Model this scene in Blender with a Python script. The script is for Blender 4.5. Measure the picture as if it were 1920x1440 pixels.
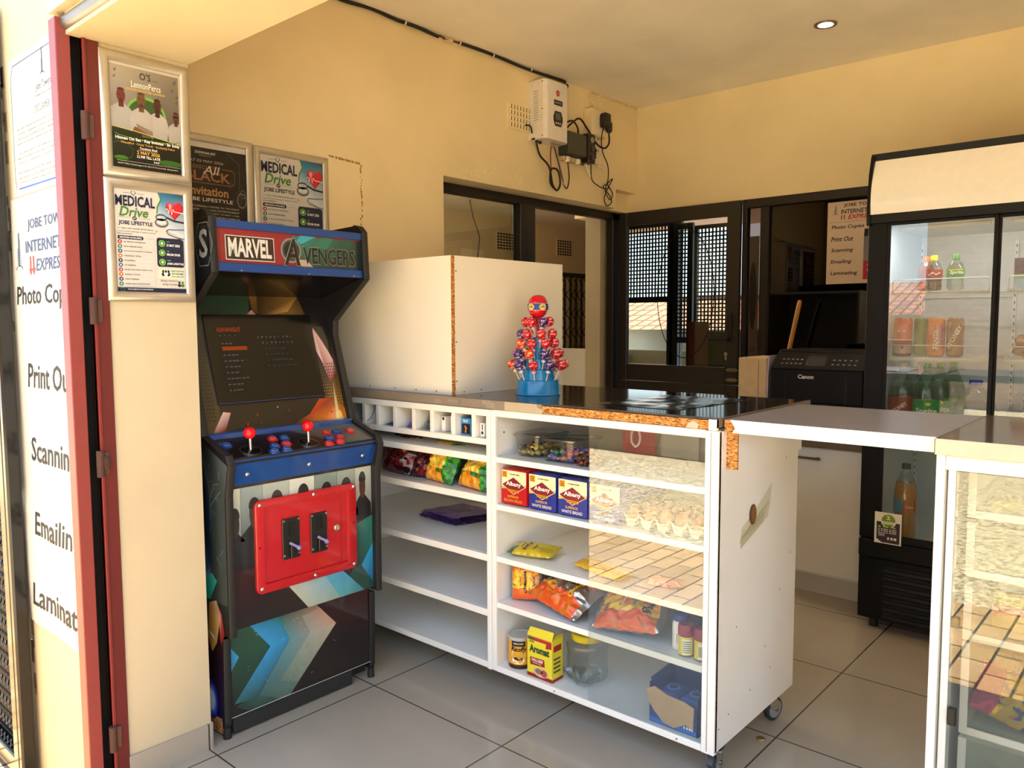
import bpy, math, random
from math import sin, cos, pi, radians, sqrt
from mathutils import Vector, Matrix, noise
for _o in list(bpy.data.objects): bpy.data.objects.remove(_o)
S = bpy.context.scene
COL = S.collection

# ------------------------------------------------------------------ camera
cam_d = bpy.data.cameras.new('camera'); cam = bpy.data.objects.new('camera', cam_d); COL.objects.link(cam)
cam_d.sensor_fit = 'HORIZONTAL'; cam_d.sensor_width = 36.0; cam_d.lens = 1466.87 * 36 / 1920; cam_d.clip_start = 0.02
YAW, PITCH, ROLL = -0.721055, -0.0784275, -0.0043102
_f = Vector((sin(YAW) * cos(PITCH), cos(YAW) * cos(PITCH), sin(PITCH)))
_r = Vector((cos(YAW), -sin(YAW), 0)); _u = _r.cross(_f)
_R = _r * cos(ROLL) + _u * sin(ROLL); _U = -_r * sin(ROLL) + _u * cos(ROLL)
cam.matrix_world = Matrix(((_R.x, _U.x, -_f.x, 0), (_R.y, _U.y, -_f.y, 0), (_R.z, _U.z, -_f.z, 1.28), (0, 0, 0, 1)))
S.camera = cam

# ------------------------------------------------------------------ sky, sun, added fill lamps, exposure
W = bpy.data.worlds.new('sky'); S.world = W; W.use_nodes = True
_n = W.node_tree.nodes; _l = W.node_tree.links; _n.clear()
_out = _n.new('ShaderNodeOutputWorld'); _bg = _n.new('ShaderNodeBackground'); _tc = _n.new('ShaderNodeTexCoord')
_sp = _n.new('ShaderNodeSeparateXYZ'); _rp = _n.new('ShaderNodeValToRGB')
_l.new(_tc.outputs['Generated'], _sp.inputs[0]); _l.new(_sp.outputs['Z'], _rp.inputs[0]); _l.new(_rp.outputs[0], _bg.inputs[0]); _l.new(_bg.outputs[0], _out.inputs[0])
_rp.color_ramp.elements[0].position = 0.0; _rp.color_ramp.elements[0].color = (0.86, 0.93, 1.0, 1)
_rp.color_ramp.elements[1].position = 0.7; _rp.color_ramp.elements[1].color = (0.42, 0.64, 1.0, 1)
_bg.inputs[1].default_value = 1.95
_sun = bpy.data.lights.new('sun', 'SUN'); _sun.energy = 24.0; _sun.angle = radians(0.53); _sun.color = (1.0, 0.95, 0.86)
SUN = bpy.data.objects.new('sun', _sun); COL.objects.link(SUN); SUN.location = (0, -4, 8)
SUN.rotation_euler = Vector((-0.10, -0.004, 1)).to_track_quat('Z', 'Y').to_euler()
def lamp(name, loc, watts, col, size, parent=None):
    d = bpy.data.lights.new(name, 'POINT'); d.energy = watts; d.color = col; d.shadow_soft_size = size
    o = bpy.data.objects.new(name, d); COL.objects.link(o); o.location = loc
    if parent: o.parent = parent
    return o
FILL_LAMP = lamp('shop_fill_light', (1.25, 2.7, 2.12), 2, (1.0, 0.9, 0.72), 0.07)  # fill light added to lift the shop interior
FAR_FILL_LAMP = lamp('far_room_fill_light', (-5.0, 4.2, 2.2), 80, (1.0, 0.88, 0.70), 0.08)  # made-up light that brightens the room behind the sliding window
S.view_settings.view_transform = 'Standard'; S.view_settings.look = 'None'; S.view_settings.gamma = 1.0
S.view_settings.use_curve_mapping = False; S.view_settings.exposure = 0.8
S.cycles.use_denoising = True; S.cycles.max_bounces = 10; S.cycles.diffuse_bounces = 6; S.cycles.glossy_bounces = 4
S.cycles.transmission_bounces = 6; S.cycles.transparent_max_bounces = 20
S.cycles.caustics_reflective = False; S.cycles.caustics_refractive = False; S.cycles.sample_clamp_indirect = 6.0

# ------------------------------------------------------------------ colours and materials
def lin(c):
    c = c / 255.0
    return c / 12.92 if c <= 0.04045 else ((c + 0.055) / 1.055) ** 2.4
def H(h):
    h = h.lstrip('#')
    return tuple(lin(int(h[i:i + 2], 16)) for i in (0, 2, 4))
def mixc(a, b, t): return tuple(a[i] * (1 - t) + b[i] * t for i in range(3))
MATS = {}
def newmat(name):
    m = bpy.data.materials.new(name); m.use_nodes = True; m.node_tree.nodes.clear(); MATS[name] = m
    return m, m.node_tree.nodes, m.node_tree.links
def attr_mat(name, rough, metal=0.0, spec=0.5, var=0.04, vscale=30, bump=0.0, bscale=200, coat=0.0):
    m, n, l = newmat(name)
    o = n.new('ShaderNodeOutputMaterial'); p = n.new('ShaderNodeBsdfPrincipled'); a = n.new('ShaderNodeAttribute'); a.attribute_name = 'Col'
    tc = n.new('ShaderNodeTexCoord'); nz = n.new('ShaderNodeTexNoise'); nz.inputs['Scale'].default_value = vscale; nz.inputs['Detail'].default_value = 3
    l.new(tc.outputs['Object'], nz.inputs['Vector'])
    mr = n.new('ShaderNodeMapRange'); mr.inputs['From Min'].default_value = 0.3; mr.inputs['From Max'].default_value = 0.7
    mr.inputs['To Min'].default_value = 1 - var; mr.inputs['To Max'].default_value = 1 + var
    l.new(nz.outputs['Fac'], mr.inputs['Value'])
    mx = n.new('ShaderNodeVectorMath'); mx.operation = 'SCALE'; l.new(a.outputs['Color'], mx.inputs[0]); l.new(mr.outputs[0], mx.inputs['Scale'])
    l.new(mx.outputs[0], p.inputs['Base Color'])
    p.inputs['Roughness'].default_value = rough; p.inputs['Metallic'].default_value = metal; p.inputs['Specular IOR Level'].default_value = spec
    p.inputs['Coat Weight'].default_value = coat; p.inputs['Coat Roughness'].default_value = 0.05
    if bump:
        nb = n.new('ShaderNodeTexNoise'); nb.inputs['Scale'].default_value = bscale; nb.inputs['Detail'].default_value = 3; l.new(tc.outputs['Object'], nb.inputs['Vector'])
        b = n.new('ShaderNodeBump'); b.inputs['Strength'].default_value = bump; b.inputs['Distance'].default_value = 0.002
        l.new(nb.outputs['Fac'], b.inputs['Height']); l.new(b.outputs[0], p.inputs['Normal'])
    l.new(p.outputs[0], o.inputs[0]); return m
attr_mat('matte', 0.75, var=0.06)
attr_mat('satin', 0.42)
attr_mat('deepblack', 0.45, spec=0.18, var=0.05)
attr_mat('gloss', 0.13, var=0.02)
attr_mat('lacquer', 0.3, var=0.05, coat=0.5)
attr_mat('melamine', 0.22, var=0.015, vscale=8)
attr_mat('paper', 0.6, var=0.02, spec=0.3)
attr_mat('print', 0.32, var=0.02, spec=0.4)
attr_mat('film', 0.2, var=0.03, bump=0.25, bscale=60)
attr_mat('silver', 0.22, metal=0.9, bump=0.3, bscale=60)
attr_mat('metal', 0.28, metal=1.0, var=0.03)
attr_mat('brushed', 0.4, metal=0.85, var=0.04)
attr_mat('blackpaint', 0.16, var=0.08, bump=0.08, bscale=25)
attr_mat('rubber', 0.6)
attr_mat('pulp', 0.9, var=0.12, vscale=120, bump=0.6, bscale=250)
attr_mat('eggshell', 0.45, var=0.1, vscale=60)
attr_mat('plaster', 0.7, var=0.05, vscale=3, bump=0.25, bscale=45, spec=0.25)
attr_mat('worktop', 0.09, var=0.1, vscale=25, spec=0.6)
attr_mat('laminate', 0.3, var=0.05, vscale=20)
attr_mat('stone', 0.85, var=0.18, vscale=9, bump=0.5, bscale=30)
def chip_mat():
    m, n, l = newmat('chipboard'); o = n.new('ShaderNodeOutputMaterial'); p = n.new('ShaderNodeBsdfPrincipled')
    tc = n.new('ShaderNodeTexCoord'); mp = n.new('ShaderNodeMapping'); mp.inputs['Scale'].default_value = (120, 120, 330)
    v = n.new('ShaderNodeTexVoronoi'); v.inputs['Scale'].default_value = 1.0
    r = n.new('ShaderNodeValToRGB'); r.color_ramp.elements[0].color = (*H('#6a3d14'), 1); r.color_ramp.elements[1].color = (*H('#dca562'), 1)
    e = r.color_ramp.elements.new(0.45); e.color = (*H('#b9772f'), 1)
    sp = n.new('ShaderNodeSeparateColor'); l.new(tc.outputs['Object'], mp.inputs[0]); l.new(mp.outputs[0], v.inputs['Vector'])
    l.new(v.outputs['Color'], sp.inputs[0]); l.new(sp.outputs[0], r.inputs[0]); l.new(r.outputs[0], p.inputs['Base Color'])
    b = n.new('ShaderNodeBump'); b.inputs['Strength'].default_value = 0.5; b.inputs['Distance'].default_value = 0.002; l.new(v.outputs['Distance'], b.inputs['Height']); l.new(b.outputs[0], p.inputs['Normal'])
    p.inputs['Roughness'].default_value = 0.85; l.new(p.outputs[0], o.inputs[0])
chip_mat()
def pane_mat(name, rough, boost, base, tint_attr=True):
    m, n, l = newmat(name); o = n.new('ShaderNodeOutputMaterial'); mx = n.new('ShaderNodeMixShader'); t = n.new('ShaderNodeBsdfTransparent'); g = n.new('ShaderNodeBsdfGlossy')
    fr = n.new('ShaderNodeFresnel'); ge = n.new('ShaderNodeNewGeometry'); ir = n.new('ShaderNodeMapRange')
    ir.inputs['To Min'].default_value = 1.5; ir.inputs['To Max'].default_value = 1 / 1.5   # both faces of the sheet behave alike
    l.new(ge.outputs['Backfacing'], ir.inputs['Value']); l.new(ir.outputs[0], fr.inputs['IOR'])
    ma = n.new('ShaderNodeMath'); ma.operation = 'MULTIPLY_ADD'; ma.inputs[1].default_value = boost; ma.inputs[2].default_value = base; ma.use_clamp = True
    l.new(fr.outputs[0], ma.inputs[0]); l.new(ma.outputs[0], mx.inputs[0])
    a = n.new('ShaderNodeAttribute'); a.attribute_name = 'Col'; l.new(a.outputs['Color'], t.inputs[0])
    g.inputs['Roughness'].default_value = rough; l.new(t.outputs[0], mx.inputs[1]); l.new(g.outputs[0], mx.inputs[2]); l.new(mx.outputs[0], o.inputs[0])
pane_mat('glass', 0.0, 1.1, 0.0)
pane_mat('mirrorglass', 0.0, 1.65, 0.015)
pane_mat('clear', 0.08, 1.2, 0.02)
pane_mat('cling', 0.15, 1.4, 0.07)
def emit_mat():
    m, n, l = newmat('lampglow'); o = n.new('ShaderNodeOutputMaterial'); e = n.new('ShaderNodeEmission'); e.inputs[0].default_value = (1, 0.93, 0.8, 1); e.inputs[1].default_value = 12
    l.new(e.outputs[0], o.inputs[0])
    m, n, l = newmat('screenlit'); o = n.new('ShaderNodeOutputMaterial'); e = n.new('ShaderNodeEmission'); a = n.new('ShaderNodeAttribute'); a.attribute_name = 'Col'; l.new(a.outputs['Color'], e.inputs[0]); e.inputs[1].default_value = 0.35
    l.new(e.outputs[0], o.inputs[0])
emit_mat()
def brick_mat(name, bw, rh, off, c1, c2, mort, msize, rough, offset=(0, 0, 0), vert=False, var=0.25, bump=0.3, rot=0.0, spec=0.5):
    m, n, l = newmat(name); o = n.new('ShaderNodeOutputMaterial'); p = n.new('ShaderNodeBsdfPrincipled'); ge = n.new('ShaderNodeNewGeometry')
    mp = n.new('ShaderNodeMapping'); mp.inputs['Location'].default_value = offset
    if vert: mp.inputs['Rotation'].default_value = (radians(90), 0, 0)
    else: mp.inputs['Rotation'].default_value = (0, 0, rot)
    b = n.new('ShaderNodeTexBrick'); b.offset = off; b.squash = 1.0; b.inputs['Scale'].default_value = 1.0
    b.inputs['Brick Width'].default_value = bw; b.inputs['Row Height'].default_value = rh; b.inputs['Mortar Size'].default_value = msize
    b.inputs['Mortar Smooth'].default_value = 0.1
    b.inputs['Color1'].default_value = (*c1, 1); b.inputs['Color2'].default_value = (*c2, 1); b.inputs['Mortar'].default_value = (*mort, 1)
    l.new(ge.outputs['Position'], mp.inputs[0]); l.new(mp.outputs[0], b.inputs['Vector'])
    nz = n.new('ShaderNodeTexNoise'); nz.inputs['Scale'].default_value = 5; nz.inputs['Detail'].default_value = 5; l.new(ge.outputs['Position'], nz.inputs['Vector'])
    mr = n.new('ShaderNodeMapRange'); mr.inputs['From Min'].default_value = 0.3; mr.inputs['From Max'].default_value = 0.7; mr.inputs['To Min'].default_value = 1 - var; mr.inputs['To Max'].default_value = 1 + var
    l.new(nz.outputs['Fac'], mr.inputs['Value'])
    mx = n.new('ShaderNodeVectorMath'); mx.operation = 'SCALE'; l.new(b.outputs['Color'], mx.inputs[0]); l.new(mr.outputs[0], mx.inputs['Scale']); l.new(mx.outputs[0], p.inputs['Base Color'])
    p.inputs['Roughness'].default_value = rough; p.inputs['Specular IOR Level'].default_value = spec
    bp = n.new('ShaderNodeBump'); bp.inputs['Strength'].default_value = bump; bp.inputs['Distance'].default_value = 0.003; bp.invert = True
    l.new(b.outputs['Fac'], bp.inputs['Height']); l.new(bp.outputs[0], p.inputs['Normal'])
    l.new(p.outputs[0], o.inputs[0])
brick_mat('floortile', 0.607, 0.5905, 0.0, H('#a89e8e'), H('#a69c8b'), H('#4a443c'), 0.0028, 0.16, offset=(2.138, -1.0965, 0), var=0.03, bump=0.15)
brick_mat('pavers', 0.24, 0.12, 0.5, H('#b08e64'), H('#8f6f45'), H('#20180f'), 0.006, 0.9, var=0.15, rot=radians(90))
brick_mat('wallbrick', 0.25, 0.085, 0.5, H('#c79f7c'), H('#d6b08c'), H('#a89a8a'), 0.012, 0.9, vert=True, var=0.2)
brick_mat('rooftile', 0.22, 0.30, 0.0, H('#b06a45'), H('#96573a'), H('#4a2c20'), 0.03, 0.85, var=0.2)
def gravel_mat():
    m, n, l = newmat('gravel'); o = n.new('ShaderNodeOutputMaterial'); p = n.new('ShaderNodeBsdfPrincipled'); ge = n.new('ShaderNodeNewGeometry')
    nz = n.new('ShaderNodeTexNoise'); nz.inputs['Scale'].default_value = 38; nz.inputs['Detail'].default_value = 5; nz.inputs['Roughness'].default_value = 0.8
    r = n.new('ShaderNodeValToRGB'); r.color_ramp.elements[0].position = 0.40; r.color_ramp.elements[0].color = (*H('#5f5036'), 1); r.color_ramp.elements[1].position = 0.58; r.color_ramp.elements[1].color = (*H('#d2c19b'), 1)
    l.new(ge.outputs['Position'], nz.inputs['Vector']); l.new(nz.outputs['Fac'], r.inputs[0]); l.new(r.outputs[0], p.inputs['Base Color']); p.inputs['Roughness'].default_value = 0.95
    b = n.new('ShaderNodeBump'); b.inputs['Strength'].default_value = 0.6; l.new(nz.outputs['Fac'], b.inputs['Height']); l.new(b.outputs[0], p.inputs['Normal']); l.new(p.outputs[0], o.inputs[0])
gravel_mat()

# ------------------------------------------------------------------ mesh builder
_tcache = {}
def text_mesh(s, bold):
    k = (s, bold)
    if k not in _tcache:
        cu = bpy.data.curves.new('t', 'FONT'); cu.body = s; cu.resolution_u = 2; cu.offset = bold
        ob = bpy.data.objects.new('t', cu); me = bpy.data.meshes.new_from_object(ob)
        vs = [(v.co.x, v.co.y) for v in me.vertices]; fs = [tuple(p.vertices) for p in me.polygons]
        bpy.data.objects.remove(ob); bpy.data.curves.remove(cu); bpy.data.meshes.remove(me)
        xs = [v[0] for v in vs]; ys = [v[1] for v in vs]
        _tcache[k] = (vs, fs, (min(xs), max(xs), min(ys), max(ys)) if vs else (0, 1, 0, 1))
    return _tcache[k]
class MB:
    def __init__(self, M=None):
        self.v = []; self.f = []; self.c = []; self.m = []; self.s = []; self.M = M
    def vert(self, p):
        p = Vector(p)
        if self.M: p = self.M @ p
        self.v.append(p); return len(self.v) - 1
    def face(self, idx, mat, col, smooth=False):
        self.f.append(tuple(idx)); self.m.append(mat); self.s.append(smooth)
        self.c.append(col if isinstance(col, list) else [col] * len(idx))
    def poly(self, pts, mat, col, smooth=False): self.face([self.vert(p) for p in pts], mat, col, smooth)
    def box(self, x0, x1, y0, y1, z0, z1, mat, col, b=0.0):
        if x0 > x1: x0, x1 = x1, x0
        if y0 > y1: y0, y1 = y1, y0
        if z0 > z1: z0, z1 = z1, z0
        b = min(b, (x1 - x0) * .45, (y1 - y0) * .45, (z1 - z0) * .45)
        lo = (x0, y0, z0); hi = (x1, y1, z1)
        if b <= 0:
            i = [self.vert((hi[0] if k & 1 else lo[0], hi[1] if k & 2 else lo[1], hi[2] if k & 4 else lo[2])) for k in range(8)]
            for q in ((0, 2, 3, 1), (4, 5, 7, 6), (0, 1, 5, 4), (2, 6, 7, 3), (0, 4, 6, 2), (1, 3, 7, 5)): self.face([i[k] for k in q], mat, col)
            return
        ix = {}
        for k in range(8):
            s = (1 if k & 1 else -1, 1 if k & 2 else -1, 1 if k & 4 else -1)
            for a in range(3):
                p = []
                for d in range(3):
                    e = hi[d] if s[d] > 0 else lo[d]
                    p.append(e if d == a else e - s[d] * b)
                ix[(k, a)] = self.vert(p)
        for a in range(3):
            for sd in (0, 1):
                o1, o2 = [d for d in range(3) if d != a]
                ks = [(sd << a) | (p << o1) | (q << o2) for p, q in ((0, 0), (1, 0), (1, 1), (0, 1))]
                fa = [ix[(k, a)] for k in ks]
                flip = (sd == 0) ^ (a == 1)
                self.face(fa[::-1] if flip else fa, mat, col)
        for a in range(3):
            o1, o2 = [d for d in range(3) if d != a]
            for p in (0, 1):
                for q in (0, 1):
                    k0 = (p << o1) | (q << o2); k1 = k0 | (1 << a)
                    self.face([ix[(k0, o1)], ix[(k1, o1)], ix[(k1, o2)], ix[(k0, o2)]], mat, col)
        for k in range(8): self.face([ix[(k, 0)], ix[(k, 1)], ix[(k, 2)]], mat, col)
    def prism(self, pts, a0, a1, mat, col, axis='y', side=None, sidecol=None):
        def P(p, a):
            return (p[0], a, p[1]) if axis == 'y' else ((a, p[0], p[1]) if axis == 'x' else (p[0], p[1], a))
        n = len(pts); A = [self.vert(P(p, a0)) for p in pts]; B = [self.vert(P(p, a1)) for p in pts]
        self.face(A, mat, col); self.face(B[::-1], mat, col)
        for i in range(n):
            j = (i + 1) % n; self.face([A[i], B[i], B[j], A[j]], side or mat, sidecol or col)
    def ring(self, c, ax, r, n):
        ax = Vector(ax).normalized(); t = Vector((0, 0, 1)) if abs(ax.z) < .9 else Vector((1, 0, 0))
        u = ax.cross(t).normalized(); w = ax.cross(u)
        return [self.vert(Vector(c) + u * (r * cos(2 * pi * k / n)) + w * (r * sin(2 * pi * k / n))) for k in range(n)]
    def bridge(self, A, B, mat, col, smooth=True):
        n = len(A)
        for k in range(n): self.face([A[k], A[(k + 1) % n], B[(k + 1) % n], B[k]], mat, col, smooth)
    def cyl(self, p0, p1, r0, r1, mat, col, n=16, caps=True):
        ax = Vector(p1) - Vector(p0); A = self.ring(p0, ax, r0, n); B = self.ring(p1, ax, r1, n)
        self.bridge(A, B, mat, col)
        if caps: self.face(A[::-1], mat, col); self.face(B, mat, col)
    def lathe(self, prof, c, mat, col, n=24, ax=(0, 0, 1), cols=None, mats=None, caps=True):
        ax = Vector(ax).normalized(); c = Vector(c); R = [self.ring(c + ax * z, ax, max(r, 1e-5), n) for r, z in prof]
        for i in range(len(R) - 1): self.bridge(R[i], R[i + 1], mats[i] if mats else mat, cols[i] if cols else col)
        if caps:
            self.face(R[0][::-1], mats[0] if mats else mat, cols[0] if cols else col); self.face(R[-1], mats[-1] if mats else mat, cols[-1] if cols else col)
    def tube(self, pts, r, mat, col, n=8, caps=True):
        pts = [Vector(p) for p in pts]; R = []; prev = None
        for i, p in enumerate(pts):
            d = (pts[min(i + 1, len(pts) - 1)] - pts[max(i - 1, 0)]).normalized()
            if prev is None: t = Vector((0, 0, 1)) if abs(d.z) < .9 else Vector((1, 0, 0)); u = d.cross(t).normalized()
            else: u = (prev - d * prev.dot(d)).normalized()
            prev = u; w = d.cross(u)
            R.append([self.vert(p + u * (r * cos(2 * pi * k / n)) + w * (r * sin(2 * pi * k / n))) for k in range(n)])
        for i in range(len(R) - 1): self.bridge(R[i], R[i + 1], mat, col)
        if caps: self.face(R[0][::-1], mat, col); self.face(R[-1], mat, col)
    def sphere(self, c, r, mat, col, nu=16, nv=10, paint=None):
        rx, ry, rz = r if isinstance(r, (tuple, list)) else (r, r, r); rows = []
        for j in range(nv + 1):
            th = pi * j / nv
            rows.append([self.vert((c[0] + rx * sin(th) * cos(2 * pi * k / nu), c[1] + ry * sin(th) * sin(2 * pi * k / nu), c[2] - rz * cos(th))) for k in range(nu)] if 0 < j < nv else [self.vert((c[0], c[1], c[2] - rz * cos(th)))])
        for j in range(nv):
            for k in range(nu):
                kk = (k + 1) % nu; cc = paint((k + .5) / nu, (j + .5) / nv) if paint else col
                if paint and 0 < j < nv - 1: cc = [paint(a / nu, e / nv) for a, e in ((k, j), (k + 1, j), (k + 1, j + 1), (k, j + 1))]
                if j == 0: self.face([rows[0][0], rows[1][kk], rows[1][k]], mat, cc, True)
                elif j == nv - 1: self.face([rows[j][k], rows[j][kk], rows[nv][0]], mat, cc, True)
                else: self.face([rows[j][k], rows[j][kk], rows[j + 1][kk], rows[j + 1][k]], mat, cc, True)
    def grid(self, fn, nu, nv, mat, paint, smooth=True):
        I = [[self.vert(fn(i / nu, j / nv)) for i in range(nu + 1)] for j in range(nv + 1)]
        for j in range(nv):
            for i in range(nu):
                c = paint((i + .5) / nu, (j + .5) / nv); mm = mat
                if isinstance(c, tuple) and len(c) == 2: c, mm = c
                else:
                    q = [paint((i + a) / nu, (j + e) / nv) for a, e in ((0, 0), (1, 0), (1, 1), (0, 1))]
                    c = [k[0] if len(k) == 2 else k for k in q]
                self.face([I[j][i], I[j][i + 1], I[j + 1][i + 1], I[j + 1][i]], mm, c, smooth)
    def build(self, name, parent=None, origin=None, angle=35):
        me = bpy.data.meshes.new(name); off = Vector(origin) if origin else Vector((0, 0, 0))
        me.from_pydata([tuple(p - off) for p in self.v], [], self.f)
        used = []
        for k in self.m:
            if k not in used: used.append(k)
        for k in used: me.materials.append(MATS[k])
        ix = {k: i for i, k in enumerate(used)}
        me.polygons.foreach_set('material_index', [ix[k] for k in self.m]); me.polygons.foreach_set('use_smooth', [True] * len(self.f))
        at = me.color_attributes.new('Col', 'FLOAT_COLOR', 'CORNER'); fl = []
        for cs in self.c:
            for c in cs: fl += (c[0], c[1], c[2], 1.0)
        at.data.foreach_set('color', fl)
        me.update(); me.set_sharp_from_angle(angle=radians(angle))
        o = bpy.data.objects.new(name, me); COL.objects.link(o)
        if parent: o.parent = parent
        elif origin: o.location = origin
        return o
class Canvas:
    """flat (or wrapped) printing surface: u right, v up, in metres from the lower left corner"""
    def __init__(self, b, fn, mat='print', step=0.0004, curved=False): self.b = b; self.fn = fn; self.mat = mat; self.step = step; self.curved = curved
    def P(self, u, v, l): return self.fn(u, v, l * self.step)
    def poly(self, pts, col, l=1, mat=None): self.b.poly([self.P(u, v, l) for u, v in pts], mat or self.mat, col)
    def rect(self, u, v, w, h, col, l=1, mat=None, col2=None):
        n = 14 if self.curved else 1
        for i in range(n):
            a = u + w * i / n; c = u + w * (i + 1) / n
            self.poly([(a, v), (c, v), (c, v + h), (a, v + h)], [col, col, col2, col2] if col2 else col, l, mat)
    def ell(self, u, v, ru, rv, col, l=1, n=20, mat=None, a0=0, a1=2 * pi):
        self.poly([(u + ru * cos(a0 + (a1 - a0) * k / n), v + rv * sin(a0 + (a1 - a0) * k / n)) for k in range(n + (a1 - a0 < 6.2))], col, l, mat)
    def ringe(self, u, v, ru, rv, t, col, l=1, n=28, a0=0, a1=2 * pi):
        for k in range(n):
            p, q = a0 + (a1 - a0) * k / n, a0 + (a1 - a0) * (k + 1) / n
            self.poly([(u + ru * cos(p), v + rv * sin(p)), (u + ru * cos(q), v + rv * sin(q)), (u + (ru - t) * cos(q), v + (rv - t) * sin(q)), (u + (ru - t) * cos(p), v + (rv - t) * sin(p))], col, l)
    def rrect(self, u, v, w, h, r, col, l=1):
        pts = []
        for cx, cy, a in ((u + w - r, v + r, -90), (u + w - r, v + h - r, 0), (u + r, v + h - r, 90), (u + r, v + r, 180)):
            for k in range(5): t = radians(a + 22.5 * k); pts.append((cx + r * cos(t), cy + r * sin(t)))
        self.poly(pts, col, l)
    def line(self, pts, t, col, l=1):
        for (a, b), (c, d) in zip(pts[:-1], pts[1:]):
            L = sqrt((c - a) ** 2 + (d - b) ** 2) or 1; nx, ny = -(d - b) / L * t / 2, (c - a) / L * t / 2
            self.poly([(a - nx, b - ny), (c - nx, d - ny), (c + nx, d + ny), (a + nx, b + ny)], col, l)
    def text(self, s, u, v, w, h, col, l=2, bold=0.0, ital=0.0, rot=0.0, align='l', mat=None):
        """fit the text into a box w x h; w None keeps the letter proportions; align places the box on u"""
        vs, fs, (x0, x1, y0, y1) = text_mesh(s, bold)
        if not vs: return
        sy = h / (y1 - y0); sx = (w / (x1 - x0)) if w else sy
        W_ = (x1 - x0) * sx; ou = 0 if align == 'l' else (-W_ / 2 if align == 'c' else -W_)
        cr, sr = cos(rot), sin(rot); mm = mat or self.mat; idx = []
        for x, y in vs:
            yy = (y - y0) * sy; xx = (x - x0) * sx + ou + ital * yy
            idx.append(self.b.vert(self.P(u + xx * cr - yy * sr, v + xx * sr + yy * cr, l)))
        for f in fs: self.b.face([idx[i] for i in f], mm, col)
def plane_fn(o, U, V):
    o = Vector(o); U = Vector(U).normalized(); V = Vector(V).normalized(); N = U.cross(V)
    return lambda u, v, d: o + U * u + V * v + N * d
def cyl_fn(c, R, face):
    """wrap on an upright cylinder; u = 0 faces angle `face` (radians, in xy), u grows to the viewer's right"""
    c = Vector(c)
    return lambda u, v, d: c + Vector((cos(face + u / R) * (R + d), sin(face + u / R) * (R + d), v))
def bars(cv, u, v, w, h, col, l=2, n=5):
    """a line of print too small to read: a row of short dashes"""
    for i in range(n): cv.rect(u + w * i / n, v, w / n * (.55 + .3 * ((i * 7) % 3) / 2), h, col, l)
def tag(o, label=None, cat=None, group=None, kind=None):
    if label: o['label'] = label
    if cat: o['category'] = cat
    if group: o['group'] = group
    if kind: o['kind'] = kind
    return o
def thing(name, label, cat, loc, rz=0.0, group=None):
    o = bpy.data.objects.new(name, None); COL.objects.link(o); o.location = loc; o.rotation_euler = (0, 0, rz); o.empty_display_size = 0.05
    return tag(o, label, cat, group)
def part(b, name, parent, world=True, origin=None):
    """b in world coordinates when world, else in the parent's own coordinates"""
    org = None
    if world:
        p = parent; org = Vector((0, 0, 0))
        while p: org += p.location; p = p.parent
    return b.build(name, parent, org)
def struct(b, name, **k): return tag(b.build(name, **k), kind='structure')
def dup(o, loc=None, rot=None, label=None, parent=None):
    c = o.copy(); COL.objects.link(c)
    if parent: c.parent = parent
    if loc: c.location = loc
    if rot is not None: c.rotation_euler = rot
    if label: c['label'] = label
    for ch in list(o.children): dup(ch, parent=c)
    return c
WHITE = H('#e9e8e2'); BLACK = H('#121212'); CREAM = H('#ead2a2')
# ================================================================== THE SETTING
WALLC = H('#ead8af'); CEILC = H('#f3ede2'); REV = H('#c2b698')
DK = H('#1c1a18'); DKF = H('#2a2724')
b = MB(); b.box(-7.2, 2.4, 0.80, 11, -0.12, 0, 'floortile', WHITE); struct(b, 'floor')
b = MB(); b.box(-7.2, 2.4, 1.1, 10.6, 2.65, 2.75, 'plaster', CEILC); struct(b, 'ceiling')
# left wall with the big sliding window opening and the notch beside the corner
b = MB()
b.box(-3.1, -2.8, 1.107, 2.687, 0, 2.65, 'plaster', WALLC); b.box(-3.1, -2.8, 2.687, 4.18, 1.993, 2.65, 'plaster', WALLC)
b.box(-3.1, -2.8, 4.18, 4.42, 2.11, 2.65, 'plaster', WALLC); b.box(-3.1, -2.87, 4.18, 4.42, 1.993, 2.11, 'plaster', WALLC)
b.box(-3.3, -3.1, 1.107, 2.687, 0, 2.65, 'plaster', WALLC)
# old filler line in the plaster
random.seed(3)
for k in range(60):
    t = k / 60
    y, z = (2.02 + t * 2 * .165, 1.985 - t * .02) if t < .5 else (2.187 + random.uniform(-.006, .006), 1.965 - (t - .5) * 2 * .36)
    s = random.uniform(.0006, .0034); b.box(-2.8, -2.7985, y - s, y + s, z - s * 1.8, z + s * 1.8, 'stone', H('#a88655'))
for k in range(70):
    y, z = random.uniform(2.75, 3.3), random.uniform(2.0, 2.12)
    if z - 2.0 < .1: s = random.uniform(.001, .004); b.box(-2.8, -2.7993 + k * .000012, y - s, y + s, z - s, z + s * 3, 'plaster', H('#f2e3bd'))
struct(b, 'wall_left')
b = MB()
b.box(-3.3, 2.4, 4.42, 4.60, 1.995, 2.65, 'plaster', WALLC); b.box(-0.75, 2.4, 4.42, 4.60, 0, 1.995, 'plaster', WALLC)
struct(b, 'wall_back')
b = MB(); b.box(2.2, 2.4, 0.79, 11, 0, 2.65, 'plaster', WALLC); struct(b, 'wall_right')
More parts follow.
